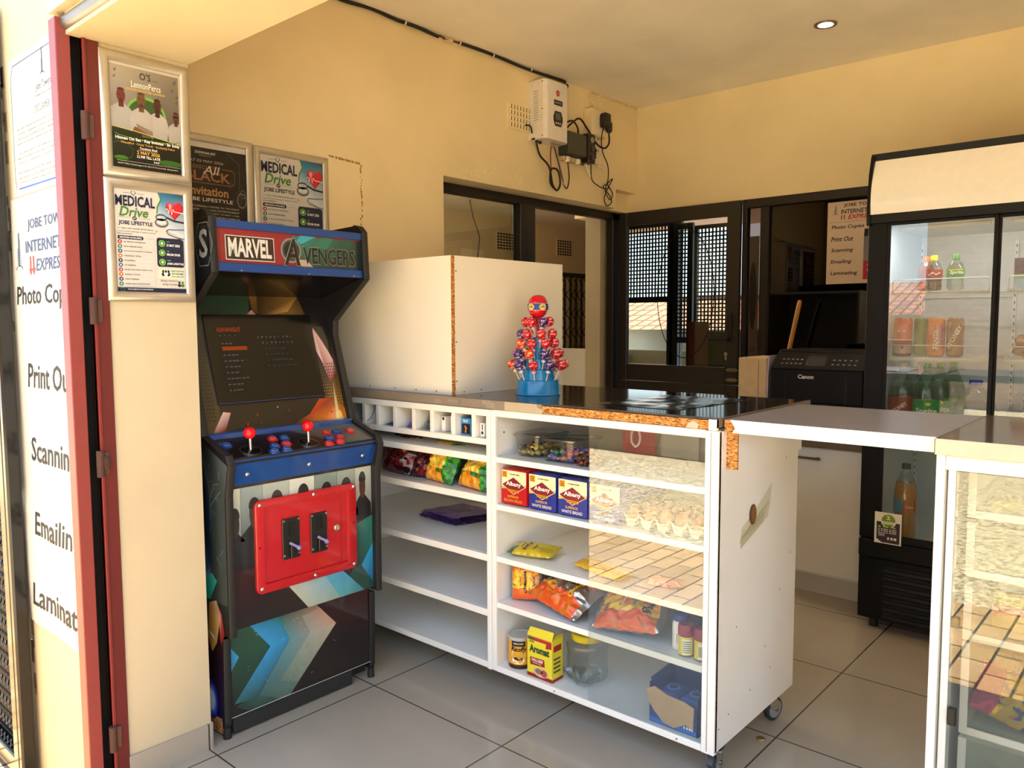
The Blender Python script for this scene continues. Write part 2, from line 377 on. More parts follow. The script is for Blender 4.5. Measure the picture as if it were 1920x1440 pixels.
# shop front: pier with the posters, lintel over the opening, pier on the far right
b = MB()
b.box(-12, -2.19, 0.863, 1.107, 0, 3.1, 'plaster', REV); b.box(-12, -2.235, 0.79, 0.863, -.16, 3.1, 'plaster', H('#cdbd97'))
b.box(-2.235, 12, 0.79, 0.82, -.16, -.001, 'stone', H('#9a958c')); b.box(-2.19, 12, 0.79, 1.107, 2.01, 3.1, 'plaster', REV); b.box(1.9, 12, 0.79, 1.107, 0, 2.01, 'plaster', REV)
for k in range(26):
    y, z = .80, random.uniform(.1, 2.1); x = random.uniform(-2.65, -2.62) + (.0 if k % 2 else .0); s = random.uniform(.004, .012)
    b.box(x - .05 - s, x - .05 + s, .7885, .79, z - s * 3, z + s * 3, 'stone', H('#6d5a44'))
struct(b, 'wall_front')
b = MB(); b.box(-2.19, -2.183, 0.863, 1.107, 0, .078, 'floortile', WHITE); b.box(-2.35, -2.19, 1.107, 1.114, 0, .078, 'floortile', WHITE); struct(b, 'baseboard_left')
# red steel gate frame around the opening
RED = H('#742521'); RED2 = H('#5f1d1a')
b = MB(); b.box(-2.235, -2.19, .765, .80, -.16, 2.05, 'satin', H('#843833'), .002)
b.box(-2.234, -2.222, .80, .868, -.16, 2.05, 'deepblack', BLACK); b.box(-2.2, -2.183, .824, .866, 0, 2.03, 'satin', RED2, .002); b.box(-2.2, -2.178, .824, .832, 0, 2.03, 'satin', RED, .001)  # black plate supplies the shadow in the gap between the red bars
struct(b, 'trim_1')
b = MB(); b.cyl((-2.2, .80, 2.04), (1.9, .80, 2.04), .022, .022, 'brushed', H('#8a857c'), 20); b.box(-2.235, 1.9, .765, .80, 2.065, 2.10, 'satin', REV)
struct(b, 'trim_2')
trim1 = bpy.data.objects['trim_1']
for i, z in enumerate((1.79, 1.315, .91, .15)):
    b = MB(); b.box(-2.183, -2.177, .816, .846, z - .03, z + .03, 'stone', H('#5a3a2e'), .003); b.cyl((-2.178, .822, z - .035), (-2.178, .822, z + .035), .010, .010, 'stone', H('#4a2f27'), 12)
    if i == 2: b.sphere((-2.178, .83, z), (.008, .019, .024), 'stone', H('#4f3329'), 14, 8)
    part(b, 'hinge', trim1)
# left outside: black security gate
T = thing('security_gate', 'black steel security gate with fine mesh folded against the outside wall', 'gate', (-2.9, .745, 0))
b = MB()
for x0, x1 in ((-2.735, -2.685), (-2.685, -2.655)): b.box(x0, x1, .735, .775, -.14, 2.2, 'blackpaint', BLACK, .006)
part(b, 'gate_stile', T)
for z in (-.14, 2.14):
    b = MB(); b.box(-3.4, -2.735, .74, .77, z, z + .06, 'blackpaint', BLACK, .004); part(b, 'gate_rail', T)
b = MB(); b.box(-3.4, -2.737, .7775, .7795, -.13, 2.19, 'deepblack', BLACK); part(b, 'added_dark_sheet', T)  # black sheet added so the mesh shows against dark, not bright wall
b = MB()
for k in range(67):
    z = -.08 + k * .033
    pts = [(-3.4 + i * .016, .757 + (.004 if i % 2 else -.004), z + (.0165 if (i + k) % 2 else 0)) for i in range(43)]
    b.tube(pts, .0028, 'blackpaint', BLACK, 5, False)
part(b, 'mesh_infill', T)
# ---------------------------------------------------------------- window_1: dark sliding frame in the left opening
T = tag(bpy.data.objects.new('window_1', None), kind='structure'); COL.objects.link(T); T.location = (-2.94, 3.6, 0)
FX0, FX1 = -2.97, -2.92
b = MB(); b.box(FX0, FX1, 2.687, 4.40, 1.945, 1.993, 'satin', DK, .003); b.box(FX0, FX1, 2.687, 4.4, .0, .05, 'satin', DK, .003); b.box(FX0, FX1, 2.687, 2.72, .05, 1.945, 'satin', DK, .003); b.box(FX0, FX1, 4.33, 4.42, .05, 1.993, 'satin', DK, .003)
part(b, 'window_frame', T)
b = MB(); b.box(FX0 + .005, FX1 + .015, 3.385, 3.455, .05, 1.95, 'satin', DK, .003); b.box(FX0, FX1, 3.46, 3.535, .05, 1.95, 'satin', DKF, .003); part(b, 'window_stile', T)
b = MB(); b.box(-2.948, -2.944, 2.72, 3.385, .05, 1.945, 'glass', H('#e8ebe6')); part(b, 'window_pane', T)
b = MB(); b.box(-3.12, -3.0, 4.30, 4.42, 0, 1.993, 'plaster', REV); part(b, 'reveal', T)
# ---------------------------------------------------------------- door_1: half-glazed leaf in the back wall
def frame_rect(b, x0, x1, y0, y1, z0, z1, wl, wr, wb, wt, mat, col, bev=.003):
    b.box(x0, x0 + wl, y0, y1, z0, z1, mat, col, bev); b.box(x1 - wr, x1, y0, y1, z0, z1, mat, col, bev)
    b.box(x0 + wl, x1 - wr, y0, y1, z0, z0 + wb, mat, col, bev); b.box(x0 + wl, x1 - wr, y0, y1, z1 - wt, z1, mat, col, bev)
T = tag(bpy.data.objects.new('door_1', None), kind='structure'); COL.objects.link(T); T.location = (-2.49, 4.42, 0)
DB = H('#2b2823')
b = MB(); frame_rect(b, -2.912, -2.066, 4.385, 4.4195, .899, 1.99, .062, .08, .105, .085, 'satin', DB); part(b, 'upper_leaf', T)
b = MB(); frame_rect(b, -2.912, -2.066, 4.385, 4.4195, .02, .8965, .062, .08, .12, .06, 'satin', DB); part(b, 'lower_leaf', T)
b = MB(); b.box(-2.85, -2.152, 4.404, 4.408, 1.01, 1.905, 'glass', H('#dfe6e2')); part(b, 'door_pane', T)
b = MB(); b.box(-2.85, -2.152, 4.404, 4.408, .14, .837, 'glass', H('#dfe6e2')); part(b, 'door_pane', T)
b = MB(); b.box(-2.135, -2.10, 4.375, 4.386, 1.16, 1.33, 'satin', H('#141414'), .004); b.cyl((-2.118, 4.376, 1.175), (-2.118, 4.345, 1.175), .008, .008, 'satin', BLACK, 12); b.box(-2.245, -2.11, 4.338, 4.352, 1.167, 1.185, 'satin', BLACK, .005); part(b, 'door_handle', T)
b = MB(); b.cyl((-2.137, 4.386, 1.085), (-2.137, 4.374, 1.085), .011, .011, 'brushed', H('#b9ae96'), 14); b.box(-2.141, -2.133, 4.372, 4.386, 1.05, 1.085, 'brushed', H('#b9ae96'), .001); part(b, 'keyhole', T)
for i, z in enumerate((.99, .93, .81, .72)):
    b = MB(); b.box(-2.125, -2.068, 4.372, 4.386, z - .012, z + .012, 'brushed', H('#8a7c62'), .002); b.cyl((-2.13, 4.369, z), (-2.055, 4.369, z), .005, .005, 'brushed', H('#9b8c70'), 10); part(b, 'barrel_bolt', T)
# big ring sticker printed on the door glass
b = MB(); cv = Canvas(b, plane_fn((-2.85, 4.4035, 1.01), (1, 0, 0), (0, 0, 1)))
cv.ringe(.42, .44, .20, .40, .006, H('#1a1413'), 0, 40); part(b, 'ring_sticker', T)
# ---------------------------------------------------------------- door_2: dark glazed opening right of the door leaf
T = tag(bpy.data.objects.new('door_2', None), kind='structure'); COL.objects.link(T); T.location = (-1.5, 4.42, 0)
b = MB(); frame_rect(b, -2.068, -.75, 4.42, 4.47, 0, 1.995, .03, .05, .05, .05, 'satin', DK); b.box(-1.955, -1.905, 4.42, 4.47, .05, 1.945, 'satin', DK, .003); b.box(-3.0, -2.912, 4.42, 4.47, 0, 1.995, 'satin', DK, .003); part(b, 'frame', T)
b = MB(); b.box(-1.905, -.8, 4.443, 4.447, .05, 1.945, 'glass', H('#9a928c')); part(b, 'door_pane', T)
b = MB(); b.box(-2.038, -1.955, 4.443, 4.447, .05, 1.945, 'glass', H('#9a928c')); part(b, 'side_pane', T)
b = MB(); cv = Canvas(b, plane_fn((-2.038, 4.442, .05), (1, 0, 0), (0, 0, 1)))
cv.rect(0.01, .95, .06, .78, H('#4a3f38'), 0); cv.ell(.035, 1.38, .022, .20, H('#100d0c'), 1); cv.text('280', .012, 1.05, .045, .03, H('#151211'), 1); part(b, 'sticker', T)
# ---------------------------------------------------------------- rooms behind: walls only as far as the glass lets one see
b = MB(); b.box(-7.0, -6.9, 1.1, 10.6, 0, 2.65, 'plaster', H('#cbb48c')); struct(b, 'wall_far_left')
b = MB(); b.box(-7.0, -3.1, 1.0, 1.107, 0, 2.65, 'plaster', H('#cbb48c')); struct(b, 'wall_near_left')
b = MB(); b.poly([(-3.08, 4.6, 0), (-6.9, 10.45, 0), (-6.9, 10.45, 2.65), (-3.08, 4.6, 2.65)], 'plaster', H('#cbb48c')); b.poly([(-3.0, 4.6, 0), (-6.8, 10.5, 0), (-6.8, 10.5, 2.65), (-3.0, 4.6, 2.65)], 'plaster', H('#cbb48c')); struct(b, 'wall_diagonal')
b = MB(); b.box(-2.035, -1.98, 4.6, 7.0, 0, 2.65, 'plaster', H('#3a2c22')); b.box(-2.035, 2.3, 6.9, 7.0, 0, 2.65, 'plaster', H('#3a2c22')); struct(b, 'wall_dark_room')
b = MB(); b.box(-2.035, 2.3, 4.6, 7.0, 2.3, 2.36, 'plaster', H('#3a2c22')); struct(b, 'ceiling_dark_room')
T = thing('reflection_frame', 'grey frame standing in for a faint reflection behind the glazed opening', 'window', (-2.45, 6.88, 1.2))  # built frame takes the place of faint outlines reflected in the glass
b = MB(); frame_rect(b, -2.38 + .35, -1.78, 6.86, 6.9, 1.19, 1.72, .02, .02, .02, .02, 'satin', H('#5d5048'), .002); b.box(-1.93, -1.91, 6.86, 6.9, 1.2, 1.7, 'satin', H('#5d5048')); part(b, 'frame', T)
# airbricks in the far room
for i, (y, lab) in enumerate(((7.72, 'square air vent seen through the left sliding pane'), (8.98, 'square air vent seen through the open right half of the sliding window'), (9.9, 'partly hidden air vent near the light reveal'))):
    b = MB(); b.box(-6.9, -6.888, y - .17, y + .17, 2.22, 2.46, 'plaster', H('#cbb48c'))
    for r in range(6):
        for c in range(6):
            yy = y - .14 + c * .056; zz = 2.245 + r * .037; b.box(-6.889, -6.8865, yy - .02, yy + .02, zz - .012, zz + .012, 'matte', H('#1d150e'))
    tag(b.build('air_vent', None, (-6.9, y, 2.34)), lab, 'vent')
T = thing('trellis_gate', 'black folding trellis security gate in the room behind the sliding window', 'gate', (-6.6, 9.3, 0))
b = MB()
for k in range(10): y = 8.5 + k * .13; b.box(-6.62, -6.60, y - .012, y + .012, 0, 1.92, 'blackpaint', BLACK)
b.box(-6.63, -6.59, 8.4, 9.75, 1.9, 1.96, 'blackpaint', BLACK); b.box(-6.63, -6.59, 8.42, 8.52, 0, 1.94, 'blackpaint', BLACK); part(b, 'bars', T)
b = MB()
for k in range(9):
    y = 8.5 + k * .13
    for j in range(7): z = .1 + j * .26; b.tube([(-6.59, y, z), (-6.59, y + .13, z + .13), (-6.59, y, z + .26)], .008, 'blackpaint', BLACK, 4, False)
part(b, 'lattice', T)
b = MB(); b.box(-6.9, -6.89, 6.9, 7.3, 1.85, 2.2, 'plaster', H('#d9c9a8'), .004); tag(b.build('notice_board', None, (-6.9, 7.1, 2.0)), 'pale board on the far wall left of the air vent', 'board')
for i, (x, y, lab) in enumerate(((-6.2, 6.35, 'thin loose cable hanging from the far ceiling behind the left pane'), (-5.6, 8.0, 'coiled loose cable hanging from the far ceiling near the reveal'))):
    b = MB(); pts = [(x, y, 2.65), (x, y + .06, 2.45), (x, y + .16, 2.25), (x, y + .12, 2.0)] if i == 0 else [(x, y + .1 * cos(t * .7), 2.52 + .1 * sin(t * .7)) for t in range(12)] + [(x, y, 2.65)]
    b.tube(pts, .007, 'rubber', H('#3a2f25'), 6); tag(b.build('loose_cable', None, pts[0]), lab, 'cable')
# ---------------------------------------------------------------- behind the back door: mesh screen, yard, house
b = MB(); b.box(-9, -2.0, 4.6, 16, -.1, .0, 'stone', H('#8f8474')); struct(b, 'back_yard', origin=(-4, 9, -.05))
def mesh_screen(name, lab, x0, x1, z0, z1, y, nx, nz, post=.05):
    T = thing(name, lab, 'gate', ((x0 + x1) / 2, y, 0))
    b = MB(); frame_rect(b, x0 - post, x1 + post, y - .02, y + .02, 0, z1 + post, post, post, .06, post, 'satin', H('#1b1817')); b.box(x0, x1, y - .02, y + .02, z0 - .05, z0, 'satin', H('#1b1817')); part(b, 'gate_frame', T)
    b = MB()
    for k in range(1, nx): x = x0 + (x1 - x0) * k / nx; b.box(x - .007, x + .007, y - .006, y, z0, z1, 'satin', H('#1b1817'))
    for k in range(1, nz): z = z0 + (z1 - z0) * k / nz; b.box(x0, x1, y, y + .006, z - .006, z + .006, 'satin', H('#1b1817'))
    part(b, 'mesh_infill', T)
mesh_screen('mesh_gate', 'black mesh gate behind the door glass, widest of the three leaves', -3.88, -3.475, 1.50, 2.1, 6.0, 13, 18, .03)
mesh_screen('mesh_gate', 'narrow black mesh leaf seen in the middle of the door glass', -3.37, -3.285, 1.15, 2.06, 6.0, 3, 27, .05)
mesh_screen('mesh_gate', 'black mesh leaf seen at the right end of the door glass', -3.19, -2.9, 1.2, 2.05, 6.0, 9, 26, .03)
b = MB(); b.box(-3.24, -2.9, 6.04, 6.08, 0, 1.17, 'satin', H('#2a2220')); b.box(-3.47, -3.37, 6.03, 6.07, 0, 2.2, 'satin', H('#201b19')); b.box(-3.25, -3.07, 5.96, 5.975, .9, 1.28, 'satin', H('#8a3520')); tag(b.build('yard_screen', None, (-3.15, 6.06, 0)), 'dark panel with a red patch behind the door glass', 'screen')
T = thing('tile_roofed_house', 'house with red tiled roof and pale wall seen through the door glass', 'house', (-6.3, 11.5, 0))
b = MB(); b.box(-9.5, -4.2, 11.2, 14, 0, 1.2, 'plaster', H('#d8d2c6')); part(b, 'wall', T)
b = MB(); b.poly([(-9.7, 10.9, 1.16), (-4.0, 10.9, 1.16), (-4.0, 12.6, 1.66), (-9.7, 12.6, 1.66)], 'rooftile', WHITE); b.poly([(-9.7, 12.6, 1.66), (-4.0, 12.6, 1.66), (-4.0, 14.3, 1.16), (-9.7, 14.3, 1.16)], 'rooftile', WHITE); part(b, 'roof', T)
b = MB(); b.box(-9.5, -4.2, 12.55, 12.66, 1.64, 1.72, 'plaster', H('#6a584c')); part(b, 'ridge', T)
b = MB(); b.box(-9, -3.9, 8.4, 8.5, 0, .93, 'plaster', H('#e4dfcf')); struct(b, 'yard_wall', origin=(-6, 8.45, 0))
# ---------------------------------------------------------------- outside, behind the camera: what the glass mirrors
b = MB(); b.box(-14, 14, -.60, .79, -.26, -.16, 'pavers', WHITE); struct(b, 'paving', origin=(0, .1, -.2))
b = MB(); b.box(-14, 14, -3.5, -.60, -.28, -.17, 'gravel', WHITE); struct(b, 'gravel_ground', origin=(0, -1.7, -.08))
b = MB(); b.box(-14, 14, -30, -3.5, -.3, -.18, 'gravel', WHITE); struct(b, 'street', origin=(0, -9, -.1))
T = thing('boundary_wall', 'low grey yard wall across the gravel mirrored in the display glass', 'wall', (-5.8, -3.57, -.18))
b = MB(); b.box(-9, -2.6, -3.65, -3.5, -.18, 1.0, 'stone', H('#8f8472')); part(b, 'masonry', T)
b = MB(); b.box(-9, -2.6, -3.67, -3.48, 1.0, 1.05, 'stone', H('#a59a86')); part(b, 'coping', T)
b = MB(); cv = Canvas(b, plane_fn((-4.37, -3.49, -.16), (-1, 0, 0), (0, 0, 1)))
cv.rect(0, 0, .42, .50, H('#b1302c'), 0); cv.ringe(.25, .17, .07, .11, .025, WHITE, 1); bars(cv, .16, .33, .2, .04, WHITE, 1); tag(b.build('wall_poster', None, (-4.6, -3.49, -.16)), 'red poster with white ring on the yard wall outside', 'poster')
b = MB(); cv = Canvas(b, plane_fn((-3.85, -3.49, -.16), (-1, 0, 0), (0, 0, 1))); cv.rect(0, 0, .45, .55, H('#b9b4a6'), 0); cv.rect(.2, 0, .01, .55, H('#8a8578'), 1); tag(b.build('wall_poster', None, (-4.1, -3.49, -.16)), 'blank pale poster beside the red one on the yard wall outside', 'poster')
T = thing('brick_building', 'brown brick building across the street mirrored in the fridge door', 'building', (2.0, -9, 0))
b = MB(); b.box(-3.55, 9, -12, -8, -.2, 3.6, 'wallbrick', WHITE); part(b, 'wall', T)
b = MB(); b.box(-3.62, 9.1, -12.1, -7.9, 3.6, 3.75, 'stone', H('#8c7a68')); part(b, 'parapet', T)
T = thing('street_house', 'tile roofed house across the street mirrored in the fridge door', 'house', (-4.5, -13, 0))
b = MB(); b.box(-12, -3.0, -17, -12.6, -.2, 1.5, 'plaster', H('#cbb79a')); part(b, 'wall', T)
b = MB(); b.poly([(-12.3, -12.2, 1.42), (-2.7, -12.2, 1.42), (-2.7, -14.8, 2.25), (-12.3, -14.8, 2.25)], 'rooftile', WHITE); b.poly([(-12.3, -14.8, 2.25), (-2.7, -14.8, 2.25), (-2.7, -17.4, 1.42), (-12.3, -17.4, 1.42)], 'rooftile', WHITE); part(b, 'roof', T)
# downlight
T = thing('downlight', 'round recessed downlight glowing in the ceiling', 'light', (-1.372, 3.769, 2.65))
b = MB(); b.lathe([(.034, 0), (.05, -.001), (.051, .004), (.036, .006)], (-1.372, 3.769, 2.645), 'brushed', H('#7c6c4c'), 28, caps=False); part(b, 'trim_ring', T)
b = MB(); b.lathe([(.036, .004), (.0, .003)], (-1.372, 3.769, 2.642), 'lampglow', WHITE, 24); part(b, 'bulb', T)
sl = bpy.data.lights.new('downlight_beam', 'SPOT'); sl.energy = 4; sl.spot_size = radians(100); sl.spot_blend = .6; sl.color = (1, .9, .72); sl.shadow_soft_size = .04
so = bpy.data.objects.new('downlight_beam', sl); COL.objects.link(so); so.parent = T; so.location = (0, 0, -.02)

# added bulbs, out of view, carrying the two fill lights set up at the top
for (x, y, z), lab, L_ in (((1.25, 2.7, 2.12), 'added fill bulb hanging in the unseen right half of the shop', FILL_LAMP), ((-5.0, 4.2, 2.2), 'added fill bulb in the room behind the sliding window', FAR_FILL_LAMP)):
    T = thing('fill_bulb', lab, 'light', (x, y, 2.65)); L_.parent = T; L_.location = (0, 0, z - 2.65)
    b = MB(); b.tube([(x, y, 2.65), (x, y, z + .12)], .004, 'rubber', WHITE, 6); b.cyl((x, y, z + .075), (x, y, z + .125), .018, .018, 'satin', WHITE, 14); b.cyl((x, y, 2.63), (x, y, 2.65), .04, .045, 'satin', WHITE, 18); part(b, 'fill_bulb_holder', T)
# ================================================================== ARCADE CABINET (faces +X)
BLUE = H('#083f88'); BLK = H('#111110'); RUB = H('#1d1c1b')
YL, YR = 1.157, 1.735
A = thing('arcade_cabinet', 'tall arcade game cabinet with red coin door against the left wall', 'arcade machine', (-2.45, 1.446, 0))
prof_up = [(-2.78, .32), (-2.15, .335), (-2.147, .77), (-2.127, .862), (-2.142, .888), (-2.232, .918), (-2.279, .934), (-2.312, 1.041), (-2.374, 1.237), (-2.372, 1.29), (-2.187, 1.432), (-2.196, 1.594), (-2.215, 1.612), (-2.243, 1.618), (-2.78, 1.60)]
prof_lo = [(-2.78, .035), (-2.212, .035), (-2.198, .05), (-2.19, .32), (-2.78, .32)]
def side(y0, y1, outer):
    b = MB(); b.prism(prof_up, y0, y1, 'satin', BLK); b.prism(prof_lo, y0, y1, 'satin', BLK)
    return b
for y0, y1, left in ((YL, YL + .019, True), (YR - .019, YR, False)):
    b = side(y0, y1, left)
    if left:      # printed side art: dark ground, teal hexagon, blue glow disc, metal S
        cv = Canvas(b, plane_fn((-2.78, YL, 0), (1, 0, 0), (0, 0, 1)), 'lacquer')
        cv.poly([(.0, .34), (.622, .34), (.624, .76), (.645, .86), (.50, .92), (.0, .92)], [H('#2d3330'), H('#3c4440'), H('#3d4644'), H('#4a5557'), H('#1c2426'), H('#10161a')], 1)
        cv.poly([(.45, .43), (.515, .43), (.562, .497), (.535, .515), (.45, .515)], [H('#1d8f78'), H('#2aa38c'), H('#3dbfa8'), H('#35b8a8'), H('#1f9f90')], 2)
        cv.poly([(.46, .55), (.53, .56), (.545, .70), (.50, .84), (.46, .86)], [H('#15202c'), H('#1d2c3c'), H('#2c4058'), H('#1a222b'), H('#0d1218')], 2); cv.poly([(.49, .52), (.52, .50), (.53, .54), (.50, .60)], [H('#3a5a8a'), H('#7f9ac0'), H('#28406a'), H('#16243a')], 3)
        cv.line([(.49, .90), (.535, .78), (.54, .66)], .003, H('#5f7078'), 3); cv.line([(.53, .72), (.60, .78)], .002, H('#7f8c90'), 3)
        for k in range(16):
            u, v = random.uniform(.52, .62), random.uniform(.52, .85); cv.line([(u, v), (u + random.uniform(-.03, .03), v + random.uniform(-.04, .04))], .0014, H('#8e9a9a'), 3)
        cv.poly([(.40, .03), (.575, .03), (.587, .335), (.40, .335)], [H('#0c0d1c'), H('#1d1640'), H('#2a1414'), H('#2a0f12')], 1)
        cv.poly([(.40, .336), (.63, .336), (.63, .43), (.40, .43)], [H('#181210'), H('#241512'), H('#1c2a26'), H('#14201d')], 2)
        cv.poly([(.495, .31), (.52, .265), (.55, .30), (.58, .40), (.555, .435), (.51, .42)], [H('#8a5a1c'), H('#c08a35'), H('#c9a050'), H('#d8b878'), H('#e8c8a8'), H('#b0803a')], 4); cv.poly([(.555, .43), (.585, .40), (.60, .335), (.575, .30), (.57, .38)], [H('#c98a80'), H('#a03a34'), H('#6b1414'), H('#8c2a22'), H('#d9a898')], 5); cv.poly([(.50, .33), (.54, .305), (.535, .32)], H('#d6ecff'), 6)
        for r, c in ((.062, '#2a2f9e'), (.050, '#4b6fd8'), (.038, '#a8c8ff'), (.030, '#f4faff')): cv.ell(.507, .107, r * .62, r, H(c), 4 + int((.07 - r) * 100))
        cv.poly([(.50, .035), (.52, .03), (.51, .055)], H('#c0303a'), 5)
        cv.poly([(.30, 1.30), (.58, 1.43), (.57, 1.57), (.30, 1.59)], [H('#0b0d10'), H('#20272c'), H('#2b3237'), H('#12161a')], 1)
        cv.text('S', .525, 1.475, .05, .085, H('#aeb4b6'), 3, .02); cv.ringe(.55, 1.515, .055, .075, .004, H('#7c8487'), 2, 6)
        b.box(-2.30, -2.215, YL - .001, YL + .019, .012, .06, 'chipboard', WHITE)
    sp = part(b, 'side_panel', A)
    # rubber edge moulding along the front
    b = MB(); yc = (y0 + y1) / 2
    for pr in (prof_up[1:-1], [(-2.212, .012), (-2.198, .05), (-2.19, .32)]):
        for (xa, za), (xb, zb) in zip(pr[:-1], pr[1:]):
            d = Vector((xb - xa, 0, zb - za)).normalized(); nrm = Vector((d.z, 0, -d.x))
            pa, pb = Vector((xa, 0, za)) - d * .001, Vector((xb, 0, zb)) + d * .001
            w = .012; t = .004
            sec = [(-w, 0), (-w, t * .4), (-w * .5, t), (w * .5, t), (w, t * .4), (w, 0)]
            R1 = [b.vert((pa.x + nrm.x * s, yc + q, pa.z + nrm.z * s)) for q, s in sec]; R2 = [b.vert((pb.x + nrm.x * s, yc + q, pb.z + nrm.z * s)) for q, s in sec]
            for k in range(5): b.face([R1[k], R1[k + 1], R2[k + 1], R2[k]], 'rubber', RUB, True)
    part(b, 'edge_moulding', sp, world=True)
    b = MB(); xx = -2.205; b.cyl((xx, yc, 0), (xx, yc, .035), .013, .011, 'rubber', H('#1d1d1d'), 12); part(b, 'foot', A)
yi0, yi1 = YL + .019, YR - .019
def lerp(a, b, t): return a + (b - a) * t
# carcass behind
b = MB(); b.box(-2.78, -2.765, yi0, yi1, .06, 1.59, 'satin', BLK); b.box(-2.78, -2.25, yi0, yi1, 1.575, 1.592, 'satin', BLK); part(b, 'back_panel', A)
# marquee
b = MB(); MQ = plane_fn((-2.203, yi0, 1.436), (0, 1, 0), (-.008, 0, .152)); MW = yi1 - yi0
b.box(-2.30, -2.216, yi0, yi1, 1.438, 1.585, 'satin', BLK)
cv = Canvas(b, MQ, 'lacquer')
cv.rect(0, 0, MW, .15, H('#7d1f28'), 1); cv.rect(.02, .02, .26, .11, H('#8a2530'), 1.5)
cv.poly([(.30, .022), (.54, .022), (.54, .125), (.27, .125), (.30, .08)], [H('#27423c'), H('#0f1b1a'), H('#173230'), H('#2b7c72'), H('#346a60')], 2)
cv.poly([(.30, .10), (.36, .128), (.30, .128), (.285, .11)], H('#2f9fb8'), 3); cv.poly([(.35, .09), (.38, .128), (.43, .128), (.40, .09)], H('#256e62'), 3); cv.poly([(.44, .08), (.47, .128), (.51, .128), (.49, .08)], H('#1d4f48'), 3)
cv.poly([(.30, .022), (.35, .022), (.32, .05), (.29, .05)], H('#b9a795'), 3)
cv.rect(.036, .036, .166, .075, H('#c9c9c5'), 3); cv.rect(.039, .039, .160, .069, H('#33201f'), 4)
cv.text('MARVEL', .047, .044, .146, .058, H('#4c4f4d'), 5, .03); cv.text('MARVEL', .045, .046, .146, .058, H('#d3d7d2'), 6, .03)
for r, c, l in ((.040, '#7d8688', 5), (.034, '#3d4446', 6), (.028, '#1a1e20', 7)): cv.ell(.262, .077, r * .95, r, H(c), l)
cv.text('A', .232, .028, .062, .09, H('#8e9698'), 8, .03, .1); cv.text('A', .235, .030, .058, .085, H('#15181a'), 9, .02, .1)
cv.text('VENGERS', .303, .036, .212, .058, H('#868f90'), 8, .035); cv.text('VENGERS', .305, .038, .208, .054, H('#131516'), 9, .02)
part(b, 'marquee', A)
for z0, z1, x0 in ((1.566, 1.590, -2.216), (1.437, 1.463, -2.212)):
    b = MB(); b.box(x0, x0 + .018, yi0, yi1, z0, z1, 'lacquer', BLUE, .002)
    if z0 < 1.5:
        for k in (.08, .32, .5): b.cyl((x0 + .018, yi0 + k, z0 + .004), (x0 + .0195, yi0 + k, z0 + .004), .0025, .0025, 'metal', H('#cfcfcf'), 8)
    part(b, 'marquee_strip', A)
b = MB(); b.poly([(-2.20, yi0, 1.437), (-2.20, yi1, 1.437), (-2.434, yi1, 1.372), (-2.434, yi0, 1.372)], 'gloss', H('#0d0c0c')); b.poly([(-2.205, yi0, 1.45), (-2.205, yi1, 1.45), (-2.434, yi1, 1.385), (-2.434, yi0, 1.385)], 'gloss', H('#0d0c0c')); part(b, 'speaker_panel', A)
# bezel with art and screen
xa, za, xb, zb = -2.300, .918, -2.434, 1.374
BL = sqrt((xb - xa) ** 2 + (zb - za) ** 2); BU = plane_fn((xa, yi0, za), (0, 1, 0), (xb - xa, 0, zb - za)); BW = MW
b = MB(); cv = Canvas(b, BU, 'lacquer')
def C4(*h): return [H(x) for x in h]
cv.rect(0, 0, BW, BL, H('#14110f'), 0)
cv.poly([(0, .36), (.22, .36), (.24, BL), (0, BL)], C4('#10201a', '#1f3b2c', '#1b3a2d', '#16342c'), 1)
cv.poly([(.30, .40), (.36, .38), (.45, .40), (.43, BL), (.24, BL), (.245, .42)], C4('#5a3a1d', '#8a6a2e', '#5b4522', '#3b2a18', '#6b4e24', '#4b361c'), 2)   # gold armour plates, abstract
cv.poly([(.26, .40), (.38, .42), (.43, BL), (.27, BL)], C4('#2a1e15', '#b08a48', '#7b5b2b', '#23190f'), 3)
cv.poly([(.08, .385), (.14, .41), (.2, .385), (.2, .37), (.07, .37)], C4('#6b1420', '#a8606b', '#5b1220', '#3a0b12', '#3a0b12'), 3); cv.poly([(.21, .4), (.24, .425), (.265, .40), (.25, .37), (.2, .37)], C4('#8f4a55', '#b98a8f', '#4a1620', '#2b0d12', '#5b1220'), 3)
cv.poly([(0, 0), (.07, 0), (.05, .36), (0, .36)], C4('#2b2614', '#4a3f1d', '#23262a', '#1c2230'), 2)
for j in range(22):
    for i in range(4): cv.ell(.008 + i * .011 + (j % 2) * .0055, .06 + j * .0125, .0036, .0042, H('#16130c'), 3, 6)
cv.poly([(.47, .10), (BW, .02), (BW, .34), (.50, .34)], C4('#2a2413', '#7d5a1a', '#1b1a16', '#161512'), 2)
cv.poly([(.455, .30), (.47, .36), (.50, .31), (.53, .24), (.535, .19), (.50, .16), (.48, .24)], C4('#6b1020', '#c9a3a6', '#a02c34', '#d9b5b4', '#7d1a24', '#8f2430', '#d4c0c0'), 3)
for j in range(17):
    for i in range(9):
        u = .455 + i * .0095 + (j % 2) * .00475; v = .05 + j * .011
        if u > .46 and u < BW - .004: cv.ell(u, v, .003, .0036, mixc(H('#f0a21c'), H('#3a2f12'), min(1, v / .18)), 3, 6)
cv.poly([(.29, .0), (.56, .0), (.55, .05), (.50, .10), (.44, .10), (.39, .05), (.34, .03)], C4('#3a0d08', '#e8a020', '#d97a16', '#7d2810', '#c4481a', '#b03a18', '#5b160c'), 4)
cv.poly([(.44, .005), (.53, .005), (.52, .05), (.49, .07), (.46, .04)], C4('#d9701a', '#ffe9a0', '#ffb52c', '#c9541a', '#d9601c'), 5)
cv.poly([(.495, .01), (.512, .01), (.512, .16), (.508, .16)], C4('#fff1b0', '#ffe48a', '#6b4a14', '#6b4a14'), 6)
